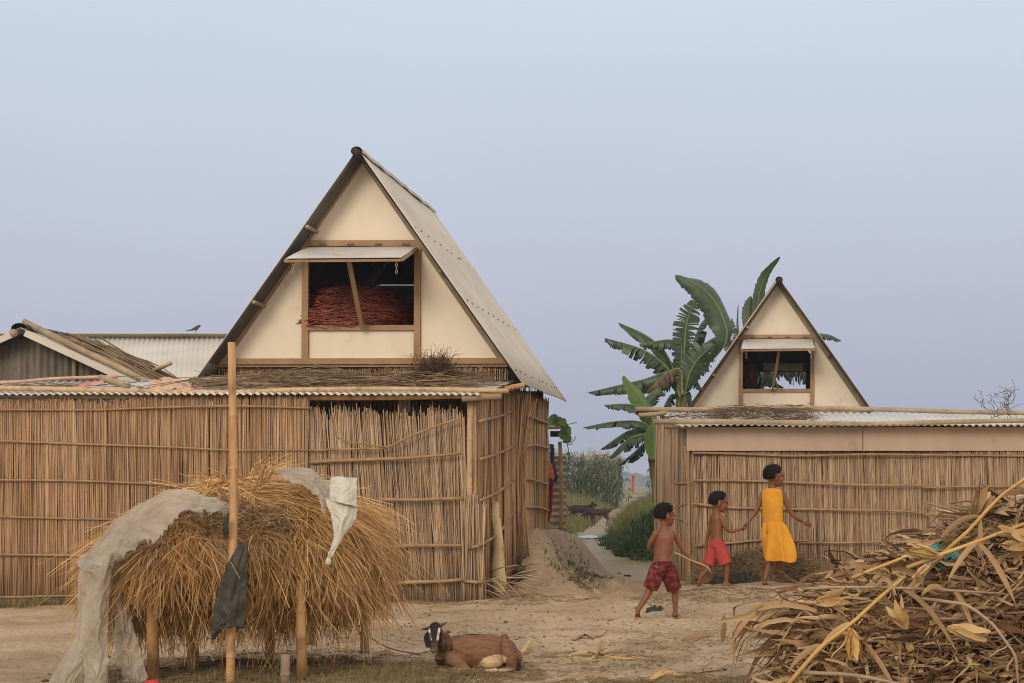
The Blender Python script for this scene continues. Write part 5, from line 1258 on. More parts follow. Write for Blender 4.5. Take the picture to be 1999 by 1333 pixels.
# chaff and straw litter on the yard
mb = MB(); n = 5200
def litter(n, cx, cy, rx, ry, L=(.05, .22), r=.0016):
    a = g.uniform(0, 2 * np.pi, n); r_ = np.sqrt(g.uniform(0, 1, n)); x = cx + rx * r_ * np.cos(a); y = cy + ry * r_ * np.sin(a)
    an = g.uniform(0, np.pi, n); l = g.uniform(*L, n); t = np.linspace(-.5, .5, 4); px = x[:, None] + (np.cos(an) * l)[:, None] * t; py = y[:, None] + (np.sin(an) * l)[:, None] * t
    pz = ground_z(px, py) + r + g.uniform(0, .02, n)[:, None] + g.normal(0, .004, (n, 4)); tubes(mb, np.stack([px, py, pz], -1), np.full((n, 4), r), 3)
litter(5200, -2.95, 10.9, 1.05, .8, (.06, .3), .0027); litter(1200, -3.0, 11.4, 1.4, 1.1); litter(700, -1.9, 10.9, .5, .6); litter(1400, -.3, 10.2, 1.2, .55, (.04, .2), .002); litter(600, -1.4, 11.6, .8, .9, (.03, .16), .0015); litter(900, .1, 12.5, 1.2, 2.2, (.03, .14)); litter(700, -.6, 17.2, .8, .7, (.04, .16), .002); litter(500, -1.6, 13.5, 1.6, 2.0, (.03, .12), .0013)
litter(300, -2.6, 17.2, 1.0, .4, (.05, .25), .002)
mb.build('straw_litter', M['straw_old']); tag(bpy.data.objects['straw_litter'], kind='stuff')
# crumbs of earth, dung and chaff
mb = MB(); n = 2000; x = g.uniform(-4.6, 1.2, n); y = 9.6 + 8.5 * g.uniform(0, 1, n) ** 1.3; s = g.uniform(.004, .014, n) * np.where(g.uniform(size=n) < .05, 1.8, 1)
c = np.stack([x, y, ground_z(x, y) + s * .3], 1); oc = np.array([(1, 0, 0), (0, 1, 0), (-1, 0, 0), (0, -1, 0), (0, 0, 1), (0, 0, -1)], float)
v = c[:, None] + (oc[None] * g.uniform(.5, 1.2, (n, 6, 1)) + g.normal(0, .15, (n, 6, 3))) * s[:, None, None] * V(1.2, 1.2, .7)
fc = np.array([(0, 1, 4), (1, 2, 4), (2, 3, 4), (3, 0, 4), (1, 0, 5), (2, 1, 5), (3, 2, 5), (0, 3, 5)]); mb.add(v.reshape(-1, 3), [(np.arange(n)[:, None, None] * 6 + fc[None]).reshape(-1, 3)])
mb.build('earth_crumbs', M['crumb']); tag(bpy.data.objects['earth_crumbs'], kind='stuff')
# weeds on the plinth
mb = MB(); n = 1700
n = 5200; x = g.normal(-2.12, .17, n); y = g.uniform(18.6, 22.2, n); k_ = (fbm(x * 3, y * 2, 3, 3) > -.12) & (x > -2.62) & (x < -1.9); x, y = x[k_], y[k_]
blades(mb, x, y, g.uniform(.02, .07, len(x)), g.uniform(.004, .009, len(x)), g, .9)
x = g.normal(-2.72, .06, 160); y = g.normal(18.75, .1, 160); blades(mb, x, y, g.uniform(.05, .16, 160), np.full(160, .008), g, .9)
mb.build('weeds', M['weed']); tag(bpy.data.objects['weeds'], kind='stuff')
# field grass beyond the path
mb = MB(); n = 26000
y = 39.5 + 62 * g.uniform(0, 1, n) ** 1.25; x = g.uniform((960 - CX) * y / F, (1345 - CX) * y / F)
k_ = (np.abs(x - trail_x(y)) > .12 + .25 * g.uniform(0, 1, n) + .002 * y) & ((y > 43) | (np.abs(x - trail_x(y)) > .6)); x, y = x[k_], y[k_]
nearp = np.clip(np.abs(x - trail_x(y)) / 1.6, .3, 1)
blades(mb, x, y, g.uniform(.35, .95, len(x)) * nearp * np.interp(y, [40, 60, 100], [.75, 1, 1.15]), .008 + .00022 * y, g, .3)
y3 = g.uniform(32, 44, 5000); x3 = trail_x(y3) + .75 + np.abs(g.normal(0, .9, 5000)); k_ = x3 < xA(1345, y3); x3, y3 = x3[k_], y3[k_]; blades(mb, x3, y3, g.uniform(.3, .8, len(x3)), np.full(len(x3), .012), g, .35)
x = g.uniform(-16, 1, 3000); y = g.uniform(40, 85, 3000); k_ = np.abs(x - trail_x(y)) > 1; x, y = x[k_], y[k_]; blades(mb, x, y, g.uniform(.3, .7, len(x)), np.full(len(x), .015), g, .3)
mb.build('field_grass', M['field_grass']); tag(bpy.data.objects['field_grass'], kind='stuff')
# dark low green growth beside the path
mb = MB(); n = 9000
y = 27 + 11 * g.uniform(0, 1, n) ** 1.1; xr = (np.interp(y, [27, 38], [1200, 1186]) - CX) * y / F + .9 * np.maximum(0, 28.6 - y) * g.uniform(.3, 1, n) + .25 * fbm(y, y * 0, 3)
x = xr + np.abs(g.normal(0, .8, n)) + .1 * fbm(y * 2, y, 3); hz_ = .50 * sst(-.05, .6, x - xr) * (1 - .3 * sst(33, 38, y)) * (1 + .4 * fbm(x * 2, y * 2, 4, 2))
zz = ground_z(x, y) + g.uniform(0, 1, n) ** .6 * hz_
blades(mb, x, y, g.uniform(.07, .2, n), g.uniform(.008, .02, n), g, .9, z0=zz)
y2 = g.uniform(31, 39, 2600); xl = (np.interp(y2, [31, 39], [1108, 1108]) - CX) * y2 / F; x2 = xl - np.abs(g.normal(0, .25, 2600)) + .12
blades(mb, x2, y2, g.uniform(.07, .22, 2600), g.uniform(.008, .016, 2600), g, .9)
mb.build('low_green_growth', M['bush']); tag(bpy.data.objects['low_green_growth'], kind='stuff')

def maize_plant(mb, x, y, h, g, nl=9, sc=1.0, z0=0):
    n = len(x); K = 5; t = np.linspace(0, 1, K)
    top = np.stack([x + g.normal(0, .12, n), y, z0 + h], 1); bs = np.stack([x, y, 0 * x + z0], 1)
    tubes(mb, bs[:, None] * (1 - t)[None, :, None] + top[:, None] * t[None, :, None], np.full((n, 1), .012) * np.linspace(1, .4, K)[None] * sc, 4)
    for k in range(nl):
        f = g.uniform(.15, .95, n); c = bs + (top - bs) * f[:, None]; a = g.uniform(0, 2 * np.pi, n); l = g.uniform(.45, .85, n) * sc
        d = np.stack([np.cos(a) * .6, np.sin(a) * .6, np.full(n, .9)], 1)
        Pt = c[:, None] + d[:, None] * (l[:, None] * t[None])[..., None]; Pt[..., 2] -= (1.15 * l)[:, None] * (t ** 2)[None]
        Wd = (.042 * sc) * np.sin(np.pi * np.clip(t * .9 + .1, 0, 1))[None] ** .7 * np.ones((n, 1))
        ribbons(mb, Pt, Wd, np.cross(unit(np.gradient(Pt, axis=1)), V(0, 0, 1)), .3)
mb = MB(); n = 560
y = 84 + 20 * g.uniform(0, 1, n) ** 1.6; x = g.uniform(-22, 1, n) * 0 + g.uniform(np.full(n, -17.0), np.interp(y, [84, 104], [-7.05, -8.9]))
maize_plant(mb, x, y, g.uniform(2.35, 2.85, n), g, 10, 1.15)
mb.build('maize_field', M['maize']); tag(bpy.data.objects['maize_field'], kind='stuff')
mb = MB(); K = 4; t = np.linspace(0, 1, K); nt_ = 900
i_ = g.integers(0, n, nt_); a = g.uniform(0, 2 * np.pi, nt_); bs = np.stack([x[i_], y[i_], 2.35 + g.uniform(0, .35, nt_)], 1); d = np.stack([np.cos(a) * .25, np.sin(a) * .25, np.ones(nt_)], 1) * g.uniform(.2, .42, nt_)[:, None]
tubes(mb, bs[:, None] + d[:, None] * t[None, :, None], np.full((nt_, K), .008), 3); o = mb.build('tassels', M['tassel']); tag(o, kind='stuff')
for px, py, hh, lb in ((1228, 985, 2.1, 'thin maize plant standing alone just right of the field track'), (1262, 968, 2.7, 'leafy lone maize plant left of the banana stems'), (1276, 975, 2.3, 'dried lone maize plant hanging over beside the banana stem')):
    Yq = 62.0; mb = MB(); maize_plant(mb, np.array([xA(px, Yq)]), np.array([Yq]), np.array([hh * .62]), g, 12, .62, 0.1); o = mb.build('maize_plant', M['maize']); tag(o, lb, 'plant', 'lone maize plants by the track')
mb = MB(); q = catmull([P(1236, 962, 55), P(1235, 940, 55), P(1239, 926, 55)], 9); tubes(mb, q[None], np.full((1, 9), .02), 6, True); mb.build('marker_stick', M['rail'])
mk = bpy.data.objects['marker_stick']; tag(mk, 'stick wrapped in orange cloth standing by the field track', 'stick')
mb = MB(); cloth(mb, [[P(1234, 928, 54.9), P(1240, 928, 54.9)], [P(1233, 940, 54.9), P(1237, 940, 54.9)], [P(1232, 960, 54.9), P(1238, 960, 54.9)]], wr=.05, seed=2, nu=6, nv=16); mb.build('cloth_strip', M['orange_cloth'], mk)
# far tree line and a far red roof
mb = MB(); n = 2600
y = g.uniform(900, 1300, n); x = g.uniform(-.17, .0, n) * y; a = g.uniform(0, 2 * np.pi, n)
h_ = 3.0 + 4.5 * np.maximum(0, fbm(x / 40, y / 200, 5, 3) + .3)
for k in range(1):
    c = np.stack([x, y, g.uniform(0, 1, n) * h_], 1); s1 = np.stack([g.uniform(2, 5, n), 0 * x, g.normal(0, .6, n)], 1); s2 = np.stack([0 * x + g.normal(0, .5, n), 0 * x, g.uniform(1, 2.4, n)], 1)
    mb.add(np.stack([c - s1, c - s2, c + s1, c + s2], 1).reshape(-1, 3), [np.arange(4 * n).reshape(-1, 4)])
mb.build('far_woods', M['far_green']); tag(bpy.data.objects['far_woods'], kind='stuff')

# ------------------------------------------------------------------ clothes line corner at the end of the hut
cl = lambda *r_: list(r_)
YQ = 21.9
def hang(label, m_, pts, cat='cloth', wr=.03, seed=1, nm='hanging_cloth'):
    rag(nm, m_, label, cat, pts, wr=wr, seed=seed, nu=14, nv=36); bpy.data.objects[[k for k in bpy.data.objects.keys() if k.startswith(nm)][-1]]['group'] = 'clothes hanging at the end of the hut'
hang('long peach cloth hanging from the roof corner', 'peach_cloth', [[P(1063, 826, YQ), P(1069, 818, YQ + .1), P(1072, 830, YQ + .2)], [P(1064, 870, YQ), P(1071, 868, YQ + .1), P(1077, 872, YQ + .2)], [P(1064, 898, YQ), P(1070, 901, YQ + .1), P(1076, 897, YQ + .2)]], seed=2)
hang('bright orange red garment hanging in the middle of the line', 'orange_cloth', [[P(1060, 900, YQ - .1), P(1070, 902, YQ), P(1080, 904, YQ + .1)], [P(1060, 918, YQ - .1), P(1072, 920, YQ), P(1083, 918, YQ + .1)], [P(1060, 932, YQ - .1), P(1072, 930, YQ), P(1082, 938, YQ + .1)]], seed=3)
hang('dark blue cloth hanging behind the orange garment', 'blue_cloth', [[P(1076, 866, YQ + .3), P(1079, 868, YQ + .35), P(1082, 876, YQ + .4)], [P(1079, 905, YQ + .3), P(1084, 905, YQ + .35), P(1087, 908, YQ + .4)], [P(1079, 942, YQ + .3), P(1083, 943, YQ + .35), P(1088, 940, YQ + .4)]], seed=4)
hang('dark patterned cloth hanging low at the hut corner', 'dark_cloth', [[P(1060, 934, YQ - .1), P(1068, 934, YQ), P(1078, 934, YQ)], [P(1060, 970, YQ - .1), P(1066, 970, YQ), P(1070, 970, YQ)], [P(1060, 1002, YQ - .1), P(1065, 1004, YQ), P(1069, 1000, YQ)]], seed=5)
hang('dark red cloth hanging lowest at the hut corner', 'dark_red_cloth', [[P(1070, 938, YQ - .05), P(1075, 938, YQ), P(1080, 940, YQ)], [P(1068, 980, YQ - .05), P(1073, 985, YQ), P(1077, 985, YQ)], [P(1061, 1004, YQ - .15), P(1066, 1015, YQ - .1), P(1071, 1010, YQ - .1)], [P(1061, 1022, YQ - .15), P(1065, 1025, YQ - .1), P(1069, 1020, YQ - .1)]], seed=6)
mb = MB(); bamboo(mb, [P(1095, 1040, 23.4), P(1096, 960, 23.4), P(1093, 862, 23.4)], .03, .026, .35, 8); mb.build('bamboo_post', M['rail']); tag(bpy.data.objects['bamboo_post.001'], 'bamboo post before the rusty corrugated screen at the passage', 'post')
tf = empty('corrugated_screen', (-2.8, 23.6, 0), 'rusty screen of corrugated sheets with level ribs at the end of the hut', 'screen')
for k, (py0, py1, dx) in enumerate(((1038, 935, 0), (938, 891, 6))):
    zb, zt = P(0, py0, 23.6)[2], P(0, py1, 23.6)[2]; nz_ = 120; zz = np.linspace(zb, zt, nz_); xx = [P(1074 + dx, 0, 23.6)[0], P(1105, 0, 23.6)[0]]
    yw = 23.6 - .02 * k + .014 * np.sin(zz * 2 * np.pi / .09); gq = np.stack([np.stack([np.full(nz_, xx[0]), yw, zz], 1), np.stack([np.full(nz_, xx[1]), yw, zz], 1)])
    g2 = gq + V(0, .004, 0); mb = MB(); mb.add(np.concatenate([gq.reshape(-1, 3), g2.reshape(-1, 3)]), [_quads(1, 2, nz_, wrap=False), _quads(1, 2, nz_, wrap=False)[:, ::-1] + 2 * nz_]); mb.build('rusty_sheet', M['rust_tin'], tf)
mb = MB(); bamboo(mb, [P(1070, 834, 23.2), P(1102, 833, 23.3)], .03, .028, .3, 8); mb.build('perch_pole', M['bamboo']); tag(bpy.data.objects['perch_pole'], 'short bamboo pole end under the creeper leaves', 'pole')
mb = MB(); box(mb, P(1074, 852, 23.3), P(1100, 842, 23.45)); mb.build('hanging_trough', M['black'], None, False); tag(bpy.data.objects['hanging_trough'], 'small dark trough hanging under the short pole', 'trough')
mb = MB(); bamboo(mb, [P(1066, 1040, 21.8), P(1068, 900, 21.8), P(1062, 790, 21.75)], .022, .02, .4, 8); mb.build('bamboo_post', M['rail']); tag(bpy.data.objects['bamboo_post.002'], 'thin bamboo post behind the hanging clothes at the hut corner', 'post')
# creeper
mb = MB(); g = np.random.default_rng(3)
cr = empty('creeper', P(1095, 835, 23.4), 'green climbing creeper with round leaves over the passage', 'creeper')
tubes(mb, np.stack([catmull([P(1072, 828, 23.3), P(1090, 822, 23.4), P(1104, 850, 23.3), P(1108, 870, 23.3), P(1113, 892, 23.3)], 20), catmull([P(1100, 860, 23.3), P(1112, 868, 23.2), P(1121, 858, 23.2), P(1124, 852, 23.2)], 20), catmull([P(1095, 830, 23.3), P(1110, 828, 23.2), P(1126, 824, 23.2)], 20)]), np.full((3, 20), .006), 5); mb.build('stem', M['midrib'], cr)
for (px, py, s) in ((1076, 822, .075), (1083, 819, .08), (1092, 822, .075), (1100, 824, .06), (1104, 832, .07), (1107, 842, .085), (1103, 851, .07), (1110, 857, .06), (1106, 863, .05), (1110, 886, .03), (1096, 848, .05), (1080, 828, .06)):
    mb = MB(); c = P(px, py, 23.2 + g.uniform(-.2, .2)); a = np.linspace(0, 2 * np.pi, 15)[:-1]; rr = s * (1 + .18 * np.cos(a * 1.0) - .15 * np.abs(np.sin(a * 1.5)))
    n_ = unit(V(g.normal(0, .6), -1, g.normal(.3, .6))); e1 = unit(np.cross(n_, V(0, 0, 1))); e2 = np.cross(n_, e1)
    pv = c + rr[:, None] * (np.cos(a)[:, None] * e1 + np.sin(a)[:, None] * e2) + n_ * (.25 * np.abs(np.sin(a)) * s)[:, None]
    mb.add(np.vstack([pv, c]), [np.array([(i, (i + 1) % 14, 14) for i in range(14)])]); mb.build('leaf', M['creeper'], cr)
# white bag by the puddle
mb = MB(); c = G(1113, 1066); ellipsoid(mb, c + V(0, 0, .06), [V(.10, 0, -.03), V(0, .1, 0), V(0, 0, .06)], 20, 12); mb.v[0] += (.04 * fbm(mb.v[0][:, 0] * 14, mb.v[0][:, 2] * 20, 2))[:, None]
mb.build('plastic_bag', M['white_cloth']); tag(bpy.data.objects['plastic_bag'], 'crumpled white plastic bag beside the puddle on the path', 'bag')

# ------------------------------------------------------------------ banana plants
def banana_leaf(pts, hw, parent, tear=0.0, droop=55, m_='leaf', side=None, seed=0, strips=None, label=None):
    gl = np.random.default_rng(seed + 500)
    K = 64; q = catmull(pts, K); t = np.linspace(0, 1, K); T = unit(np.gradient(q, axis=0))
    up = V(0, 0, 1)
    s0 = unit(np.cross(T, up)) if side is None else unit(np.asarray(side, float) - (T @ np.asarray(side, float))[:, None] * T)
    n0 = np.cross(s0, T)
    if side is None: n0 = n0 * np.sign(n0[:, 2:3] + 1e-6)
    prof = np.clip(np.sin(np.pi * np.clip((t - .10) / .90, 0, 1) ** .82), 0, 1) ** .55 * (t > .1)
    mb = MB(); nw_ = 6
    for sg in (-1, 1):
        if tear > 0:
            ns = strips or int(16 + 10 * tear); wd = gl.exponential(1, ns) + .25; ed = .1 + .9 * np.concatenate([[0], np.cumsum(wd) / wd.sum()])
        else:
            ed = np.array([.1, 1.0])
        for a0, a1 in zip(ed[:-1], ed[1:]):
            m_n = max(3, int((a1 - a0) * 50)); tt2 = np.linspace(a0, a1, m_n)
            ix = tt2 * (K - 1); i0 = np.clip(ix.astype(int), 0, K - 2); f = (ix - i0)[:, None]
            lerp = lambda A: A[i0] * (1 - f) + A[i0 + 1] * f
            c = lerp(q); s_ = lerp(s0) * sg; n_ = lerp(n0); tn = lerp(T); w_ = (prof[i0] * (1 - f[:, 0]) + prof[i0 + 1] * f[:, 0]) * hw
            ww = w_ * (1 + .05 * gl.normal(0, 1, m_n)) * (gl.uniform(.72, 1.08) if tear else 1.0)
            dr = R(droop) * (1 + (gl.normal(0, .22) if tear else .12 * np.sin(tt2 * 14 + seed)[:, None]))
            r_ = np.linspace(0, 1, nw_)
            mid = (a0 + a1) / 2; cm = q[int(mid * (K - 1))]
            rows = []; gap = gl.uniform(.1, 1.15); hang = gl.uniform(.0, .26)
            for rr in r_:
                ang = dr * (.35 + .65 * rr) if not np.isscalar(dr) else dr * (.35 + .65 * rr)
                p = c + ww[:, None] * rr * (np.cos(ang) * s_ - np.sin(ang) * n_) + tn * (ww * .22 * rr ** 1.3)[:, None]
                if tear:
                    k_ = (1 - .45 * tear * gap * rr ** 1.2); mm = p.mean(0); p = mm + (p - mm) * k_ if True else p
                    p[:, 2] -= hang * tear * hw * rr ** 2
                else:
                    p[:, 2] += .03 * hw * math.sin(rr * 3) * np.sin(tt2 * 40 + seed)
                rows.append(p)
            g_ = np.stack(rows)
            mb.add(g_.reshape(-1, 3), [_quads(1, nw_, m_n, wrap=False)])
    lf = mb.build('leaf', M[m_], parent)
    mb = MB(); tubes(mb, (q - n0 * hw * .02)[None], (np.linspace(.02, .004, K) * min(1, hw / .18))[None], 6, True); mb.build('midrib', M['midrib'], lf)
    if label: lf['label'] = label
    return lf
def trunk(root, pts, r0, r1):
    mb = MB(); q = catmull(pts, 40); tubes(mb, q[None], (np.linspace(r0, r1, 40) * (1 + .04 * np.sin(np.arange(40) * 1.3)))[None], 14, True)
    for k in range(5):
        i = 2 + k * 7; tubes(mb, (q[i:i + 9] + V(r0 * .5 * math.cos(k * 2), -r0 * .35, 0))[None], np.linspace(r0 * .7, r0 * .3, 9)[None], 8, True)
    return mb.build('trunk', M['trunk'], root)
LP = lambda Y, *pp: [P(a, b_, Y + (c[0] if c else 0)) for a, b_, *c in pp]
YB = 26.0
bA = empty('banana_plant', G(1345, 945 + 1.2 * F / 26), 'tall banana plant with broad and torn leaves left of the far hut', 'banana plant', 'banana plants')
trunk(bA, [P(1345, 1102, YB), P(1338, 900, YB), P(1328, 790, YB), P(1330, 745, YB)], .11, .05)
banana_leaf(LP(YB, (1345, 745), (1415, 672), (1408, 612), (1372, 562), (1318, 537)), .26, bA, 0, 34, side=(.62, .5, .62), seed=1)
banana_leaf(LP(YB, (1332, 760), (1336, 680), (1342, 625), (1362, 578)), .20, bA, 1.0, 8, side=(1, .25, -.1), seed=2, strips=24)
banana_leaf(LP(YB - .3, (1328, 760), (1300, 715), (1255, 682), (1180, 659)), .20, bA, .9, 70, seed=3, strips=26)
banana_leaf(LP(YB + .3, (1326, 750), (1300, 690), (1262, 655), (1207, 629)), .17, bA, 0, 62, seed=4)
banana_leaf(LP(YB + .2, (1330, 770), (1356, 700), (1315, 664), (1248, 672)), .17, bA, .8, 70, seed=5, strips=24)
banana_leaf(LP(YB - .3, (1335, 770), (1348, 725), (1368, 695), (1396, 672)), .24, bA, .8, 18, side=(.75, .2, -.6), seed=6, strips=28)
banana_leaf(LP(YB - .4, (1328, 775), (1310, 728), (1250, 742), (1147, 766)), .19, bA, .6, 68, seed=7, strips=22)
banana_leaf(LP(YB - .5, (1332, 770), (1328, 722), (1300, 728), (1262, 765)), .20, bA, .9, 65, m_='leaf_dry', seed=8, strips=22, label='brown withered hanging leaf')
banana_leaf(LP(YB + .4, (1330, 770), (1350, 700), (1380, 668), (1412, 650)), .22, bA, 0, 35, seed=9)
banana_leaf(LP(YB + .5, (1330, 775), (1342, 745), (1358, 742), (1372, 762)), .15, bA, .5, 60, seed=10)
banana_leaf(LP(YB + .5, (1332, 770), (1342, 728), (1360, 700), (1388, 690)), .18, bA, .7, 60, seed=31)
banana_leaf(LP(YB + .2, (1328, 780), (1312, 770), (1298, 790), (1288, 815)), .16, bA, .3, 50, seed=11)
banana_leaf(LP(YB + .2, (1330, 780), (1345, 765), (1350, 780), (1352, 800)), .13, bA, .3, 50, seed=12)
banana_leaf(LP(YB, (1332, 770), (1330, 700), (1332, 660), (1340, 640)), .17, bA, .6, 30, side=(1, .2, 0), seed=32, strips=18)
YC = 24.2
bB = empty('banana_plant', G(1292, 945 + 1.2 * F / 24.2), 'shorter banana plant in front with a bright upright leaf beside the reed end', 'banana plant', 'banana plants')
trunk(bB, [P(1297, 1112, YC), P(1290, 1000, YC), P(1278, 920, YC), P(1272, 860, YC)], .10, .06)
banana_leaf(LP(YC, (1276, 850), (1268, 810), (1246, 770), (1217, 733)), .17, bB, 0, 22, m_='leaf_bright', side=(.75, .35, -.55), seed=13, label='bright yellow green upright young leaf')
banana_leaf(LP(YC - .2, (1276, 850), (1268, 803), (1230, 789), (1180, 790)), .14, bB, .25, 60, seed=14)
banana_leaf(LP(YC - .2, (1276, 860), (1258, 826), (1205, 822), (1138, 834)), .13, bB, .1, 58, seed=15)
banana_leaf(LP(YC - .1, (1276, 865), (1262, 838), (1225, 842), (1173, 876)), .17, bB, .3, 55, seed=16)
banana_leaf(LP(YC - .3, (1276, 870), (1262, 848), (1225, 858), (1188, 894)), .17, bB, .2, 55, seed=17)
banana_leaf(LP(YC, (1276, 870), (1272, 855), (1250, 872), (1226, 902)), .15, bB, .3, 50, seed=18)
banana_leaf(LP(YC, (1276, 870), (1262, 862), (1235, 885), (1206, 908)), .09, bB, .4, 50, seed=19)
banana_leaf(LP(YC - .5, (1274, 818), (1277, 838), (1275, 865), (1273, 896)), .135, bB, 0, 14, m_='leaf_bright', side=(1, .1, 0), seed=20, label='bright leaf hanging straight down by the trunk')
banana_leaf(LP(YC + .2, (1274, 850), (1268, 800), (1272, 775), (1290, 755)), .13, bB, .2, 50, seed=21)
banana_leaf(LP(YC + .2, (1276, 850), (1290, 830), (1300, 845), (1304, 870)), .12, bB, .2, 50, seed=33)
banana_leaf(LP(YC + .3, (1272, 850), (1255, 790), (1282, 760), (1300, 770)), .14, bB, .2, 50, seed=34)
bC = empty('banana_plant', G(1312, 945 + 1.2 * F / 25), 'slim banana stem close beside the shaded reed end panel', 'banana plant', 'banana plants')
trunk(bC, [P(1314, 1108, 25.0), P(1306, 960, 25.0), P(1303, 880, 25.0), P(1300, 830, 25.0)], .07, .045)
banana_leaf(LP(25.0, (1300, 840), (1296, 800), (1300, 790), (1318, 800)), .12, bC, .2, 50, seed=22)
mb = MB(); tubes(mb, np.stack([catmull(LP(25, (1282, 930), (1287, 905), (1294, 893)), 10), catmull(LP(25, (1284, 924), (1292, 912), (1302, 905)), 10)]), np.full((2, 10), .016), 6); mb.build('leaf_stub', M['trunk'], bC)
YD = 34.0
banana_leaf(LP(YB + .6, (1332, 770), (1322, 720), (1296, 700), (1262, 705)), .2, bA, .8, 66, seed=41, strips=20)
banana_leaf(LP(YB + .3, (1332, 765), (1345, 705), (1364, 640), (1384, 615)), .2, bA, .5, 30, seed=42, strips=18)
banana_leaf(LP(YB + .2, (1334, 775), (1346, 735), (1362, 715), (1384, 712)), .18, bA, .7, 64, seed=43, strips=20)
banana_leaf(LP(YB, (1328, 775), (1318, 745), (1290, 752), (1262, 790)), .16, bA, .5, 60, seed=44, strips=14)
bD = empty('banana_plant', (xA(1480, YD), YD, 0), 'banana plant standing behind the far hut, its leaf tips showing over the roof', 'banana plant', 'banana plants')
trunk(bD, [(xA(1475, YD), YD, -.1), (xA(1478, YD), YD, 1.6), P(1485, 740, YD)], .13, .08)
banana_leaf(LP(YD, (1484, 745), (1478, 620), (1490, 548), (1523, 501)), .12, bD, 0, 15, side=(.8, .3, .5), seed=23)
banana_leaf(LP(YD, (1480, 750), (1468, 660), (1460, 610), (1466, 578)), .13, bD, 0, 15, side=(1, .2, 0), seed=24)
banana_leaf(LP(YD, (1482, 750), (1560, 660), (1610, 652), (1642, 664)), .16, bD, .4, 45, seed=25)
banana_leaf(LP(YD, (1484, 750), (1492, 712), (1530, 705), (1580, 722)), .34, bD, 1.0, 72, seed=26, strips=26)
banana_leaf(LP(YD, (1480, 760), (1462, 730), (1475, 728), (1510, 752)), .2, bD, .2, 55, seed=27)
banana_leaf(LP(YD, (1478, 760), (1448, 690), (1440, 640), (1441, 592)), .025, bD, 0, 10, side=(1, 0, 0), seed=28)
banana_leaf(LP(YD, (1478, 760), (1446, 690), (1436, 650), (1428, 620)), .09, bD, .8, 40, m_='leaf_dry', side=(1, .2, 0), seed=29, strips=16, label='dry brown leaf')
banana_leaf(LP(YD + .3, (1478, 760), (1452, 700), (1425, 660), (1400, 650)), .25, bD, .3, 55, seed=30)

banana_leaf(LP(YD - .3, (1520, 760), (1512, 722), (1545, 712), (1592, 728)), .36, bD, 1.0, 74, seed=45, strips=24)
banana_leaf(LP(YD - .2, (1478, 770), (1470, 742), (1490, 735), (1530, 756)), .2, bD, .3, 60, seed=46)
# ------------------------------------------------------------------ people
def hand(mb, w0, d, nrm, s=.105, curl=.6, thumb=1):
    """palm, four fingers of different length and a thumb; d along the hand, nrm out of the palm"""
    d = unit(d); nrm = unit(nrm - np.dot(nrm, d) * d); sd_ = np.cross(d, nrm)
    loft(mb, [(w0, .17 * s, .13 * s), (w0 + d * .18 * s, .24 * s, .13 * s), (w0 + d * .45 * s, .27 * s, .12 * s)], side=sd_, S=10)
    for k, (o_, L_) in enumerate(((-.20, .46), (-.07, .54), (.07, .50), (.19, .38))):
        p = w0 + d * .45 * s + sd_ * o_ * s; pts = [p]
        for j in range(3):
            a = curl * (j + .6) * .75; dd = d * math.cos(a) + nrm * math.sin(a); p = p + dd * L_ * s * (.42, .33, .25)[j]; pts.append(p)
        loft(mb, [(q, r_ * s) for q, r_ in zip(pts, (.068, .064, .058, .045))], S=8, m=10)
    p = w0 + d * .15 * s + sd_ * thumb * .22 * s; dd = unit(d * .7 + sd_ * thumb * .7 + nrm * .25); q1 = p + dd * .2 * s; q2 = q1 + unit(d * .9 + sd_ * thumb * .2 + nrm * .4) * .18 * s
    loft(mb, [(p, .08 * s), (q1, .07 * s), (q2, .05 * s)], S=8, m=8)


def foot(mb, ankle, toe, s=.15, w_=.030):
    ankle = np.asarray(ankle, float); toe = np.asarray(toe, float); d = unit(toe - ankle)
    heel = ankle + V(0, 0, -.035) - unit(V(d[0], d[1], 0) + 1e-6) * .022 if d[2] > -.75 else ankle + V(0, 0, -.02)
    sd_ = unit(np.cross(d, V(0, 0, 1)) + 1e-6); ball = heel + (toe - heel) * .68
    loft(mb, [(heel, .021, .021), (heel + (toe - heel) * .35 + V(0, 0, .006), .022, .021), (ball, w_, .016)], side=sd_, S=10)
    loft(mb, [(ankle, .021), (heel + (toe - heel) * .3 + V(0, 0, .01), .02)], S=10)
    for k, (o_, L_) in enumerate(((-.9, .85), (-.45, 1.0), (0, .97), (.4, .88), (.8, .74))):
        a = ball + sd_ * o_ * w_ * .85; loft(mb, [(a, .010), (a + (toe - ball) * L_, .0075)], S=8, m=5)


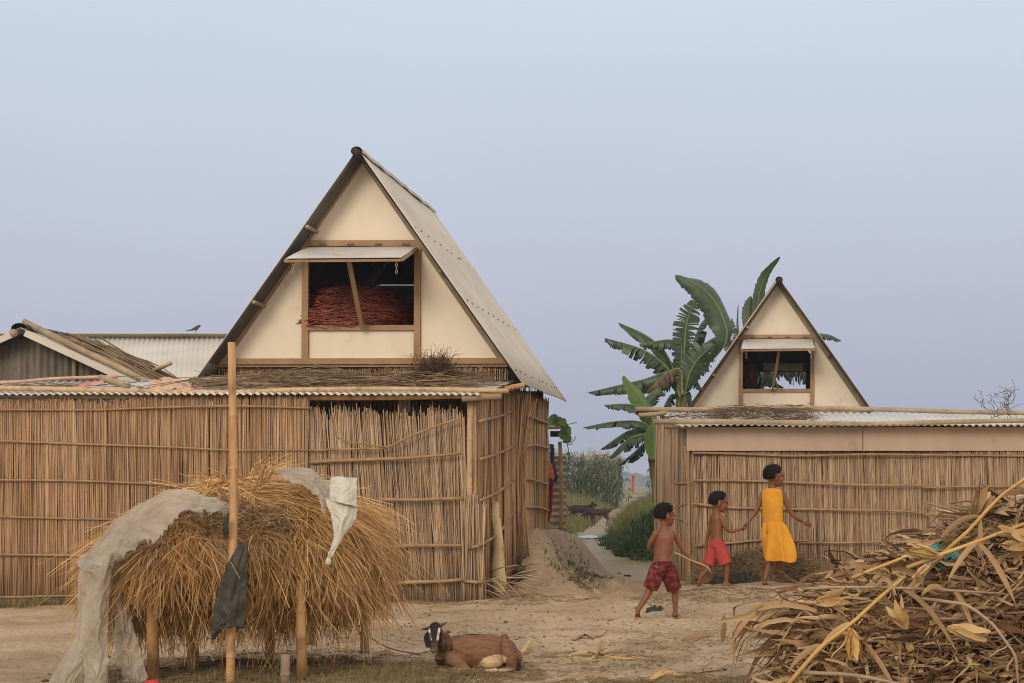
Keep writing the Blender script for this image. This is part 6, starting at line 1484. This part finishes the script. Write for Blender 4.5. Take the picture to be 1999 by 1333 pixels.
def head(mb, c, f, up, s=1.0):
    """skull, jaw, nose, lips, ears; c centre, f facing; s=1 for a head 0.19 m high"""
    f = unit(f); up = unit(np.asarray(up, float) - np.dot(up, f) * f); sd_ = np.cross(f, up)
    ellipsoid(mb, c + (-f * .010 + up * .018) * s, [sd_ * .068 * s, f * .084 * s, up * .078 * s], 20, 14)
    ellipsoid(mb, c + (f * .022 - up * .030) * s, [sd_ * .052 * s, f * .058 * s, up * .066 * s], 18, 12)
    ellipsoid(mb, c + (f * .056 - up * .078) * s, [sd_ * .022 * s, f * .018 * s, up * .017 * s], 12, 8)
    ellipsoid(mb, c + (f * .080 - up * .026) * s, [sd_ * .014 * s, f * .016 * s, up * .013 * s], 10, 8)
    ellipsoid(mb, c + (f * .075 - up * .008) * s, [sd_ * .008 * s, f * .012 * s, up * .022 * s], 10, 8)
    ellipsoid(mb, c + (f * .072 - up * .054) * s, [sd_ * .021 * s, f * .012 * s, up * .0065 * s], 10, 6)
    ellipsoid(mb, c + (f * .071 - up * .064) * s, [sd_ * .018 * s, f * .012 * s, up * .0075 * s], 10, 6)
    ellipsoid(mb, c + (f * .064 + up * .020) * s, [sd_ * .044 * s, f * .014 * s, up * .010 * s], 12, 6)
    for k in (-1, 1):
        ellipsoid(mb, c + (f * .050 - up * .026 + sd_ * k * .030) * s, [sd_ * .022 * s, f * .022 * s, up * .024 * s], 10, 8)
        ec = c + (-f * .006 - up * .016 + sd_ * k * .069) * s
        ellipsoid(mb, ec, [sd_ * .008 * s + f * .004 * s, f * .018 * s, up * .028 * s], 10, 8)
    return f, up, sd_


def hair(c, f, up, sd_, s, root, seed, low=-.62, tall=1.10):
    mb = MB(); nu, nv = 56, 36
    ellipsoid(mb, V(0, 0, 0), [sd_, f, up], nu, nv); v = mb.v[0]; fd = v @ f; ud = v @ up; sdv = v @ sd_
    face = sst(.30, .52, fd - .35 * ud + .03 * np.sin(sdv * 22)) * sst(.78, .55, ud); neck = sst(low, low - .18, ud + .05 * np.sin(sdv * 30)); ear = sst(.72, .9, np.abs(sdv)) * sst(.25, .0, ud) * sst(-.25, .05, fd)
    hid = np.maximum(np.maximum(face, neck), ear * .8)
    rad = tall * (1 + .035 * fbm(fd * 5 + seed, sdv * 6 + ud * 3, seed, 4)) * (1 - .26 * hid)
    off = c + (-f * .012 + up * .016) * s
    mb.v[0] = off + (sd_ * (sdv * .072)[:, None] + f * (fd * .089)[:, None] + up * (ud * .083)[:, None]) * s * rad[:, None]
    # loose locks that break the outline
    gl = np.random.default_rng(seed); n = 320; d = unit(gl.normal(0, 1, (n, 3))); fd = d @ f; ud = d @ up; k_ = (fd - .35 * ud < .3) & (ud > low + .05); d = d[k_]; n = len(d)
    r0 = off + (sd_ * ((d @ sd_) * .072)[:, None] + f * ((d @ f) * .089)[:, None] + up * ((d @ up) * .083)[:, None]) * s * tall
    dr = unit(np.cross(d, np.cross(f * .3 - up, d)) + d * .25 + gl.normal(0, .25, (n, 3))); t = np.linspace(0, 1, 4)
    Pt = r0[:, None] - d[:, None] * .004 + dr[:, None] * (gl.uniform(.015, .035, n)[:, None] * t[None])[..., None] * s
    tubes(mb, Pt, np.full((n, 4), .0022) * np.linspace(1, .3, 4)[None], 4)
    return mb.build('hair', M['hair'], root)


def eyes(c, f, up, sd_, s, root):
    for k in (-1, 1):
        mb = MB(); ellipsoid(mb, c + (f * .0755 + up * .002 + sd_ * k * .026) * s, [sd_ * .011 * s, f * .006 * s, up * .006 * s], 10, 8); mb.build('eye', M['eye'], root)


def person(J, label, f, up, hs, rs, torso, legs, arms, hands_, feet, seed):
    """J joints in metres; returns the body with hair and eyes on it"""
    mb = MB()
    hc = J['head']
    f, up_, sd_ = head(mb, hc, f, up, hs)
    loft(mb, [(J['neck'] + V(0, 0, -.02), .034 * rs), (J['neck'] + V(0, 0, .02), .030 * rs), (hc - up_ * .05 * hs - f * .012 * hs, .034 * rs)], S=12)
    loft(mb, [(J[n_] if isinstance(n_, str) else n_, a * rs, b_ * rs) for n_, a, b_ in torso], side=J['side'], S=18, m=26)
    for L_ in legs: loft(mb, [(J[n_], r_ * rs) for n_, r_ in L_], S=12, m=26)
    for A_ in arms: loft(mb, [(J[n_], r_ * rs) for n_, r_ in A_], S=12, m=22)
    for w0, d, nrm, cu, th in hands_: hand(mb, J[w0], V(*d), V(*nrm), .10 * rs, cu, th)
    for a0, t0 in feet: foot(mb, J[a0], J[t0], w_=.027 * rs)
    body = fuse('person', mb, M['skin'], None, .0034, 5); tag(body, label, 'child', 'children walking past the fence')
    hair(hc, f, up_, sd_, hs, body, seed, -.48 if seed != 3 else -.56); eyes(hc, f, up_, sd_, hs, body)
    return body


def joints(Y, **kw):
    return {k: (P(v[0], v[1], Y + (v[2] if len(v) > 2 else 0)) if k != 'side' else unit(V(*v))) for k, v in kw.items()}

# boy in flowered shorts, striding away
Yb = 15.5
J = joints(Yb, head=(1299, 1005, .02), neck=(1297, 1033), chest=(1297, 1050), ribs=(1296, 1068), waist=(1293, 1085), hip=(1293, 1104),
           shl=(1280, 1042, -.02), ell=(1268, 1066, .02), wrl=(1277, 1078, .14), shr=(1317, 1042, .03), elr=(1336, 1076, .06), wrr=(1362, 1101, .09),
           hl=(1284, 1112, -.02), kl=(1269, 1150, -.02), al=(1245, 1192, -.10), tl=(1245, 1209, -.03), hr=(1304, 1112, .02), kr=(1317, 1152, .10), ar=(1318, 1192, .09), tr=(1329, 1204, .17),
           side=(.88, -.42, 0))
bz = ground_z(J['tl'][0], J['tl'][1])
tors = [('neck', .045, .036), (J['chest'] + V(0, 0, .035), .088, .050), ('chest', .098, .060), ('ribs', .090, .060), ('waist', .082, .060), ('hip', .090, .066)]
boy1 = person(J, 'boy with bare back striding away in dark red flowered shorts, nearest of the children', V(.86, .48, -.12), V(-.06, 0, 1), 1.03, 1.0, tors,
              [[('hl', .056), ('kl', .036), ('al', .021)], [('hr', .056), ('kr', .036), ('ar', .021)]],
              [[('shl', .032), ('ell', .023), ('wrl', .0165)], [('shr', .032), ('elr', .023), ('wrr', .0165)]],
              [('wrr', (.75, .2, -.55), (.1, -1, .1), 1.0, 1), ('wrl', (.5, .6, .3), (.5, -.3, -.8), .6, -1)], [('al', 'tl'), ('ar', 'tr')], 3)
def shorts(name, m_, J, body, wz, rs, cuffs, seed, flare=1.0):
    mb = MB(); loft(mb, [(J['waist'] * .35 + J['hip'] * .65 + V(0, 0, .012), .091 * rs, .069 * rs), ('hip' and J['hip'], .099 * rs, .075 * rs), (J['hip'] - V(0, 0, .04), .088 * rs, .072 * rs)], side=J['side'], S=18, m=12, round_ends=False)
    for h_, k_, f_ in cuffs:
        a, c = J[h_], J[k_]; e = a + (c - a) * f_
        loft(mb, [(a + V(0, 0, .02), .070 * rs), ((a + e) / 2, .068 * rs * flare), (e, .066 * rs * flare)], S=16, m=14, round_ends=False)
    for v_ in mb.v: v_ += .006 * np.stack([fbm(v_[:, 2] * 16, v_[:, 0] * 30, seed), fbm(v_[:, 2] * 14, v_[:, 0] * 26, seed + 3), 0 * v_[:, 0]], 1)
    return fuse(name, mb, M[m_], body, .0045, 3)
shorts('shorts', 'floral', J, boy1, 0, 1.0, [('hl', 'kl', .98), ('hr', 'kr', .93)], 5, 1.05)
mb = MB(); tubes(mb, catmull([P(1317, 1078, Yb + .0), P(1355, 1096, Yb + .06), P(1380, 1106, Yb + .07), P(1387, 1117, Yb + .08)], 16)[None], np.full((1, 16), .006), 6, True)
mb.build('peeled_stick', M['husk_pale']); tag(bpy.data.objects['peeled_stick'], 'thin pale stick held by the boy in flowered shorts', 'stick')

# smaller boy in red shorts, led by the hand
Ym = 18.2
J = joints(Ym, head=(1404, 980), neck=(1399, 1000), chest=(1398, 1014), ribs=(1399, 1031), waist=(1399, 1048), hip=(1399, 1060),
           shl=(1391, 1010, .05), ell=(1382, 1042, .06), wrl=(1378, 1066, .06), shr=(1407, 1011, -.06), elr=(1423, 1036, -.06), wrr=(1444, 1033, -.01),
           hl=(1395, 1068, .03), kl=(1384, 1105, .04), al=(1366, 1129, .03), tl=(1365, 1144, .05), hr=(1404, 1068, -.03), kr=(1418, 1103, -.04), ar=(1418, 1133, -.05), tr=(1427, 1141, -.04),
           side=(.62, -.78, 0))
tors = [('neck', .042, .034), (J['chest'] + V(0, 0, .035), .080, .050), ('chest', .090, .062), ('ribs', .085, .064), ('waist', .080, .064), ('hip', .084, .066)]
boy2 = person(J, 'smallest bare chested boy in plain red shorts led by the hand', V(.96, .16, -.16), V(.05, 0, 1), 1.10, .95, tors,
              [[('hl', .054), ('kl', .036), ('al', .022)], [('hr', .054), ('kr', .036), ('ar', .022)]],
              [[('shl', .031), ('ell', .022), ('wrl', .017)], [('shr', .031), ('elr', .023), ('wrr', .017)]],
              [('wrr', (1, 0, .05), (0, .2, 1), .9, 1), ('wrl', (0, -.1, -1), (.9, -.2, 0), .5, -1)], [('al', 'tl'), ('ar', 'tr')], 6)
shorts('shorts', 'red_shorts', J, boy2, 0, .98, [('hl', 'kl', .92), ('hr', 'kr', .95)], 9, 1.08)

# girl in the yellow dress
J = joints(Ym, head=(1512, 929), neck=(1507, 952), chest=(1507, 970), ribs=(1508, 992), waist=(1509, 1016), hip=(1510, 1040),
           shl=(1490, 963, .04), ell=(1475, 999, .03), wrl=(1457, 1022, .0), shr=(1528, 964, -.02), elr=(1545, 1002, .0), wrr=(1570, 1020, .06),
           hl=(1503, 1050, .02), kl=(1502, 1096, .03), al=(1493, 1131, -.02), tl=(1500, 1143, .04), hr=(1517, 1050, -.02), kr=(1522, 1098, .06), ar=(1512, 1120, .16), tr=(1506, 1133, .13),
           side=(.86, -.5, 0))
tors = [('neck', .044, .036), (J['chest'] + V(0, 0, .045), .092, .050), ('chest', .102, .064), ('ribs', .096, .064), ('waist', .088, .062), ('hip', .100, .072)]
girl = person(J, 'taller girl with short black hair in a sleeveless yellow dress, leading the others', V(.93, .35, -.04), V(0, 0, 1), 1.17, 1.0, tors,
              [[('hl', .060), ('kl', .040), ('al', .024)], [('hr', .060), ('kr', .040), ('ar', .024)]],
              [[('shl', .033), ('ell', .024), ('wrl', .018)], [('shr', .033), ('elr', .024), ('wrr', .018)]],
              [('wrl', (-.75, -.1, -.7), (.4, -.2, -.8), .9, 1), ('wrr', (.85, .1, -.35), (-.1, -.9, -.3), .8, -1)], [('al', 'tl'), ('ar', 'tr')], 8)
mb = MB(); nS = 56; a = np.arange(nS) / nS * 2 * np.pi; rings = []
sdv = J['side']; fw = np.cross(sdv, V(0, 0, 1)) * -1
spec_ = [(1507, 953, .062, .046, 0, 0), (1507, 956, .100, .056, 0, 0), (1507, 962, .120, .068, 0, 0), (1508, 980, .122, .080, 0, 0), (1508, 998, .117, .080, 0, 0), (1509, 1014, .113, .077, .002, 0), (1509, 1019, .110, .075, .003, 0),
         (1511, 1028, .130, .090, .014, 0), (1514, 1046, .144, .108, .026, .8), (1518, 1066, .152, .124, .036, 1.6), (1521, 1083, .156, .134, .043, 2.4), (1522, 1092, .156, .138, .046, 3.0), (1522, 1091, .148, .130, .046, 3.0)]
for px, py, ra, rb, fold, ph in spec_:
    c = P(px, py, Ym); fo = 1 + (fold / max(ra, .01)) * (np.sin(a * 7 + ph * .5) * .7 + .6 * np.sin(a * 4 + ph) + .3 * np.sin(a * 13))
    hem = (-.020 * np.cos(a + .3) * (ph / 3.0) + .008 * np.sin(a * 5) * (ph / 3.5))
    rings.append(c + sdv * (np.cos(a) * ra * fo)[:, None] + fw * (np.sin(a) * rb * fo)[:, None] + V(0, 0, 1) * hem[:, None])
rg = np.stack(rings); K2 = 60
rg = np.stack([catmull(rg[:, j], K2) for j in range(nS)], 1)
mb.add(rg.reshape(-1, 3), [_quads(1, K2, nS)]); dress = mb.build('dress', M['yellow'], girl)
mb = MB(); t_ = np.linspace(0, 2 * np.pi, 20); c = J['wrr']; dd = unit(J['wrr'] - J['elr']); e1 = unit(np.cross(dd, V(0, 0, 1))); e2 = np.cross(dd, e1)
tubes(mb, (c - dd * .01 + .021 * (np.cos(t_)[:, None] * e1 + np.sin(t_)[:, None] * e2))[None], np.full((1, 20), .003), 6); mb.build('bangle', M['husk_pale'], girl)

# ------------------------------------------------------------------ goats
YG = 11.25
gp = lambda px, py, dy=0: P(px, py, YG + dy)
ppm = F / YG
def rpx(*a): return [x / ppm for x in a]
mb = MB()
loft(mb, [(gp(868, 1286), *rpx(18, 20)), (gp(884, 1272), *rpx(28, 30)), (gp(920, 1272), *rpx(34, 35)), (gp(955, 1272), *rpx(36, 34)), (gp(982, 1274), *rpx(31, 30)), (gp(1000, 1284), *rpx(20, 20))], side=(0, 1, 0), S=22, m=40)
loft(mb, [(gp(884, 1264, -.02), *rpx(22, 22)), (gp(870, 1258, -.05), *rpx(17, 17)), (gp(856, 1246, -.09), *rpx(13, 14))], S=14)
loft(mb, [(gp(850, 1226, -.10), *rpx(12, 13)), (gp(848, 1240, -.13), *rpx(13, 14)), (gp(847, 1256, -.17), *rpx(9.5, 10)), (gp(847, 1267, -.20), *rpx(7.5, 7))], S=16, m=20)
ellipsoid(mb, gp(847, 1272, -.195), [V(.02, 0, 0), V(0, .018, 0), V(0, 0, .012)], 12, 8)
for k in (-1, 1): ellipsoid(mb, gp(848 + 10.5 * k, 1234, -.165), [V(.012, 0, 0), V(0, .014, 0), V(0, 0, .013)], 10, 8)
# ears hang at the sides
loft(mb, [(gp(861, 1232, -.10), *rpx(4, 3)), (gp(871, 1242, -.10), *rpx(7, 3)), (gp(877, 1260, -.11), *rpx(6, 2.4)), (gp(878, 1268, -.11), *rpx(2.5, 2))], side=(1, 0, 0), S=12)
loft(mb, [(gp(838, 1234, -.12), *rpx(4, 3)), (gp(833, 1244, -.13), *rpx(6, 3)), (gp(836, 1262, -.14), *rpx(5, 2.4))], side=(1, 0, 0), S=12)
# fore leg folded under, hind leg with its knee high
loft(mb, [(gp(884, 1284, -.08), *rpx(18, 13)), (gp(900, 1296, -.11), *rpx(12, 10)), (gp(908, 1303, -.12), *rpx(8, 8))], S=12); loft(mb, [(gp(912, 1304, -.125), *rpx(7, 6)), (gp(893, 1306, -.14), *rpx(5.5, 5)), (gp(879, 1308, -.14), *rpx(5, 5))], S=12)
loft(mb, [(gp(985, 1244, -.105), *rpx(7.5, 10)), (gp(988, 1260, -.12), *rpx(11, 13)), (gp(995, 1285, -.13), *rpx(14, 14)), (gp(1001, 1300, -.13), *rpx(9, 9))], side=(1, 0, 0), S=14)
loft(mb, [(gp(1004, 1302, -.12), *rpx(7, 7)), (gp(985, 1307, -.15), *rpx(5.5, 5)), (gp(962, 1309, -.16), *rpx(4.5, 4)), (gp(948, 1310, -.16), *rpx(4.5, 4))], S=12)
ellipsoid(mb, gp(960, 1292, -.09), [V(24 / ppm, 0, 0), V(0, 14 / ppm, 0), V(0, 0, 14 / ppm)], 18, 12)
goat = fuse('goat', mb, M['fur'], None, .0036, 3); tag(goat, 'brown goat with black and white striped face lying in the yard', 'goat')
def fur_col(v):
    px = CX + v[:, 0] * F / v[:, 1]; py = CY - (v[:, 2] - H) * F / v[:, 1]; dy = v[:, 1] - YG
    c = np.zeros((len(v), 3)) + V(.19, .098, .058)
    nz_ = 4 * fbm(v[:, 0] * 30, v[:, 2] * 30, 3, 3)
    def mix(mk, col):
        c[:] = c * (1 - mk[:, None]) + V(*col) * mk[:, None]
    mix(.35 * sst(1252, 1240, py + nz_) * (px > 872), (.10, .045, .025))
    mix(sst(1240.5, 1238, py) * (px > 876) * (px < 935), (.02, .016, .015))
    # belly patch
    e = ((px - 960) / 27) ** 2 + ((py - 1294 + (px - 960) * .25) / 14) ** 2
    mix(sst(1.25, .85, e + .05 * nz_) * (dy < -.02), (.55, .40, .24))
    mix(sst(1304, 1307, py) * (px > 880), (.48, .36, .23))
    hd = sst(866, 861, px + .3 * nz_) * sst(1278, 1274, py) * (dy < -.05)
    mix(hd, (.022, .018, .017))
    mix(hd * sst(1250, 1258, py) , (.085, .05, .034))
    mix(hd * sst(1264, 1268, py), (.16, .13, .11))
    for sg in (-1, 1):
        cx_ = 847.5 + sg * np.interp(py, [1225, 1250], [10.5, 6.5]); mix(sst(2.8, 1.6, np.abs(px - cx_)) * sst(1224, 1227, py) * sst(1252, 1247, py) * (dy < -.09), (.62, .56, .50))
    mix(sst(862, 868, px) * sst(884, 880, px) * sst(1234, 1240, py) * sst(1272, 1268, py) * (dy < -.08) * .8, (.06, .036, .026))
    mix(((px < 842) & (dy < -.09)) * sst(1234, 1238, py) * sst(1268, 1262, py) * .8, (.03, .022, .02))
    mix(sst(872, 866, px) * sst(1284, 1290, py), (.02, .016, .015))  # dark shading low on the chest, painted into the fur
    return c
paint(goat, fur_col)
for pts in ([gp(843, 1224, -.11), gp(833, 1227, -.11), gp(823, 1228, -.10)], [gp(856, 1222, -.10), gp(864, 1219, -.10), gp(872, 1215, -.09)]):
    mb = MB(); loft(mb, list(zip(pts, (4.2 / ppm, 3.2 / ppm, .9 / ppm))), S=10); mb.build('horn', M['horn'], goat)
for k in (-1, 1):
    mb = MB(); ellipsoid(mb, gp(848 + 12 * k, 1236, -.17), [V(.005, 0, 0), V(0, .006, 0), V(0, 0, .006)], 10, 8); mb.build('eye', M['eye'], goat)
mb = MB(); loft(mb, [(gp(1003, 1288, -.1), *rpx(4, 4)), (gp(1011, 1296, -.12), *rpx(5.5, 5)), (gp(1012, 1306, -.13), *rpx(4, 4))], S=10); tl = mb.build('tail', M['dark_fur'], goat)

def standing_goat(x, y, face, h, m_, label, graze=False):
    """face +1: head to the right, -1 to the left"""
    mb = MB(); z0 = float(ground_z(x, y)); Q = lambda a, b_, c=0: V(x + face * a * h, y + c * h, z0 + b_ * h)
    loft(mb, [(Q(.42, .72), .12 * h, .13 * h), (Q(.25, .70), .17 * h, .145 * h), (Q(-.05, .68), .18 * h, .16 * h), (Q(-.32, .73), .16 * h, .14 * h), (Q(-.45, .74), .09 * h, .10 * h)], side=(0, 0, 1), S=16, m=26)
    hd = Q(.72, .62) if graze else Q(.66, .98)
    loft(mb, [(Q(.36, .78), .11 * h), (Q(.52, .86 if not graze else .78), .085 * h), (hd, .075 * h)], S=12)
    ml = hd + V(face * .17 * h, 0, -.12 * h); loft(mb, [(hd + V(-face * .02 * h, 0, .03 * h), .075 * h), (hd + V(face * .07 * h, 0, -.02 * h), .07 * h), (ml, .042 * h)], S=12)
    for sg in (-1, 1):
        loft(mb, [(hd + V(0, sg * .05 * h, .04 * h), .02 * h), (hd + V(-face * .05 * h, sg * .10 * h, -.05 * h), .035 * h, .015 * h), (hd + V(-face * .05 * h, sg * .11 * h, -.14 * h), .02 * h, .01 * h)], S=8)
        loft(mb, [(hd + V(0, sg * .03 * h, .07 * h), .016 * h), (hd + V(-face * .10 * h, sg * .05 * h, .15 * h), .005 * h)], S=8)
        fx = .06 * sg
        loft(mb, [(Q(.32, .62, sg * .09), .075 * h), (Q(.33 + fx, .40, sg * .09), .042 * h), (Q(.33 + fx, .32, sg * .09), .036 * h), (Q(.32 + fx, .06, sg * .09), .026 * h), (Q(.34 + fx, .0, sg * .09), .03 * h)], S=10)
        loft(mb, [(Q(-.36, .68, sg * .09), .10 * h), (Q(-.30 + fx, .48, sg * .09), .07 * h), (Q(-.42 + fx, .30, sg * .09), .034 * h), (Q(-.38 + fx, .06, sg * .09), .026 * h), (Q(-.36 + fx, .0, sg * .09), .03 * h)], S=10)
    loft(mb, [(Q(-.50, .80), .03 * h), (Q(-.60, .86), .035 * h), (Q(-.68, .85), .025 * h)], S=8)
    o = fuse('goat', mb, M[m_], None, .011, 2); return tag(o, label, 'goat', 'goats grazing in the tall grass')
standing_goat(xA(1171, 50.0), 50.0, -1, .58, 'red_fur', 'dark reddish goat standing on the field track with its tail up', True)
standing_goat(xA(1131, 53.0), 53.0, 1, .62, 'dark_fur', 'black goat facing the reddish goat in the tall grass')
standing_goat(xA(1140, 55.0), 55.0, -1, .62, 'dark_fur', 'black goat half hidden behind the other two in the grass', True)

# ------------------------------------------------------------------ scraps lying in the yard
def scrap(pts, w_, m_, label, cat='leaf', name='dry_leaf', fold=.5, tw=.4, seed=0):
    gl = np.random.default_rng(seed); q = catmull(pts, 14); t = np.linspace(0, 1, 14)
    gz_ = ground_z(q[:, 0], q[:, 1]); q[:, 2] = np.maximum(q[:, 2], gz_ + .012)
    rot = np.linspace(-tw, tw, 14) + gl.normal(0, .5); T = unit(np.gradient(q, axis=0)); s0 = unit(np.cross(T, V(0, -.5, 1))); s1 = np.cross(s0, T)
    mb = MB(); ribbons(mb, q[None], (w_ * np.sin(np.pi * np.clip(t * .92 + .06, 0, 1)) ** .6)[None], (np.cos(rot)[:, None] * s0 + np.sin(rot)[:, None] * s1)[None], fold)
    o = mb.build(name, M[m_]); sd2 = o.modifiers.new('t', 'SOLIDIFY'); sd2.thickness = .0015; return tag(o, label, cat, 'dry maize leaves lying in the yard')
GG = lambda px, py, up=0: G(px, py) + V(0, 0, .015 + up)
scrap([GG(1110, 1286), GG(1150, 1282, .03), GG(1178, 1288, .01)], .032, 'husk_pale', 'broad pale husk lying right of the goat', seed=1)
scrap([GG(1176, 1289), P(1172, 1270, 11.8), P(1175, 1248, 11.85)], .022, 'husk', 'brown leaf standing upright out of the pale husk', seed=2)
scrap([GG(1058, 1284), GG(1090, 1288, .01), GG(1120, 1286)], .008, 'stalk', 'thin yellow strip left of the pale husk', seed=3)
scrap([GG(1172, 1292), GG(1220, 1293), GG(1275, 1294)], .010, 'stalk', 'long orange strip right of the pale husk', seed=4)
scrap([GG(1135, 1301), GG(1165, 1290, .01), GG(1195, 1270, .02)], .010, 'husk_pale', 'pale stick like leaf crossing the pale husk slantwise', seed=5)
scrap([GG(1118, 1254), GG(1140, 1249, .03), GG(1160, 1252, .01)], .028, 'husk', 'greyish curled leaf above the pale husk', seed=6)
scrap([GG(1155, 1252), GG(1170, 1246), GG(1186, 1236)], .008, 'husk', 'dark narrow leaf pointing up right from the greyish curled leaf', seed=7)
scrap([GG(1330, 1254), GG(1365, 1250, .03), GG(1402, 1241, .01)], .026, 'husk', 'long boat shaped brown leaf lying left of the heap', seed=8)
scrap([P(1411, 1252, 10.9), P(1412, 1228, 10.9), P(1413, 1199, 10.9)], .020, 'husk', 'tan leaf standing on edge beside the heap', seed=9)
scrap([GG(1014, 1285), GG(1024, 1276, .02), GG(1036, 1263, .05)], .014, 'stalk', 'orange yellow leaf right behind the lying goat', seed=10)
scrap([GG(1100, 1330), GG(1160, 1326, .02), GG(1195, 1331)], .02, 'husk', 'dark curled leaf at the bottom edge below the pale husk', seed=11)
scrap([GG(1270, 1331), GG(1300, 1325, .03), GG(1345, 1330)], .024, 'stalk', 'orange leaf at the bottom edge left of the heap', seed=12)
scrap([GG(1253, 1268), GG(1290, 1270), GG(1340, 1276)], .007, 'husk_pale', 'thin straw coloured strip above the orange strip', seed=13)
scrap([GG(1335, 1325), GG(1370, 1315), GG(1420, 1313)], .018, 'husk', 'brown leaf near the foot of the slanting yellow stalk', seed=14)
scrap([GG(1298, 1204), GG(1325, 1207), GG(1356, 1209)], .012, 'husk', 'flat brown strip below the right foot of the nearest boy', seed=15)
scrap([GG(1254, 1182), GG(1268, 1178), GG(1283, 1174)], .010, 'husk_pale', 'pale splinter between the legs of the nearest boy', seed=16)
for px, py, s, lb in ((1281, 1196, .085, 'black crumpled scrap on the ground between the feet of the nearest boy'), (1208, 1122, .035, 'small dark dropping on the path, the left one'), (1225, 1128, .055, 'dark dropping on the path just right of a smaller one')):
    mb = MB(); c = G(px, py); ellipsoid(mb, c + V(0, 0, s * .25), [V(s, 0, 0), V(0, s * .8, 0), V(0, 0, s * .42)], 22, 14); v_ = mb.v[0]; v_ += (s * .8) * np.stack([fbm(v_[:, 0] / s * 2, v_[:, 2] / s * 3, 3), fbm(v_[:, 1] / s * 2, v_[:, 2] / s * 2, 6), .7 * fbm(v_[:, 0] / s * 3, v_[:, 1] / s * 3, 9)], 1)
    o = mb.build('dark_scrap', M['dung_and_shade']); tag(o, lb, 'scrap')

# ------------------------------------------------------------------ thin evening haze over the plain
hz = MB(); box(hz, (-3400, -200, -1.2), (3400, 5400, 8.5)); hm = bpy.data.materials.new('haze_air'); hm.use_nodes = True
nt = hm.node_tree; nt.nodes.clear(); out = _n(nt, 'ShaderNodeOutputMaterial'); pv_ = _n(nt, 'ShaderNodeVolumePrincipled')
pv_.inputs['Color'].default_value = (.86, .90, 1, 1); pv_.inputs['Density'].default_value = .0008; pv_.inputs['Anisotropy'].default_value = .2
nt.links.new(pv_.outputs[0], out.inputs['Volume'])
ho = hz.build('haze', hm, None, False); tag(ho, kind='stuff')
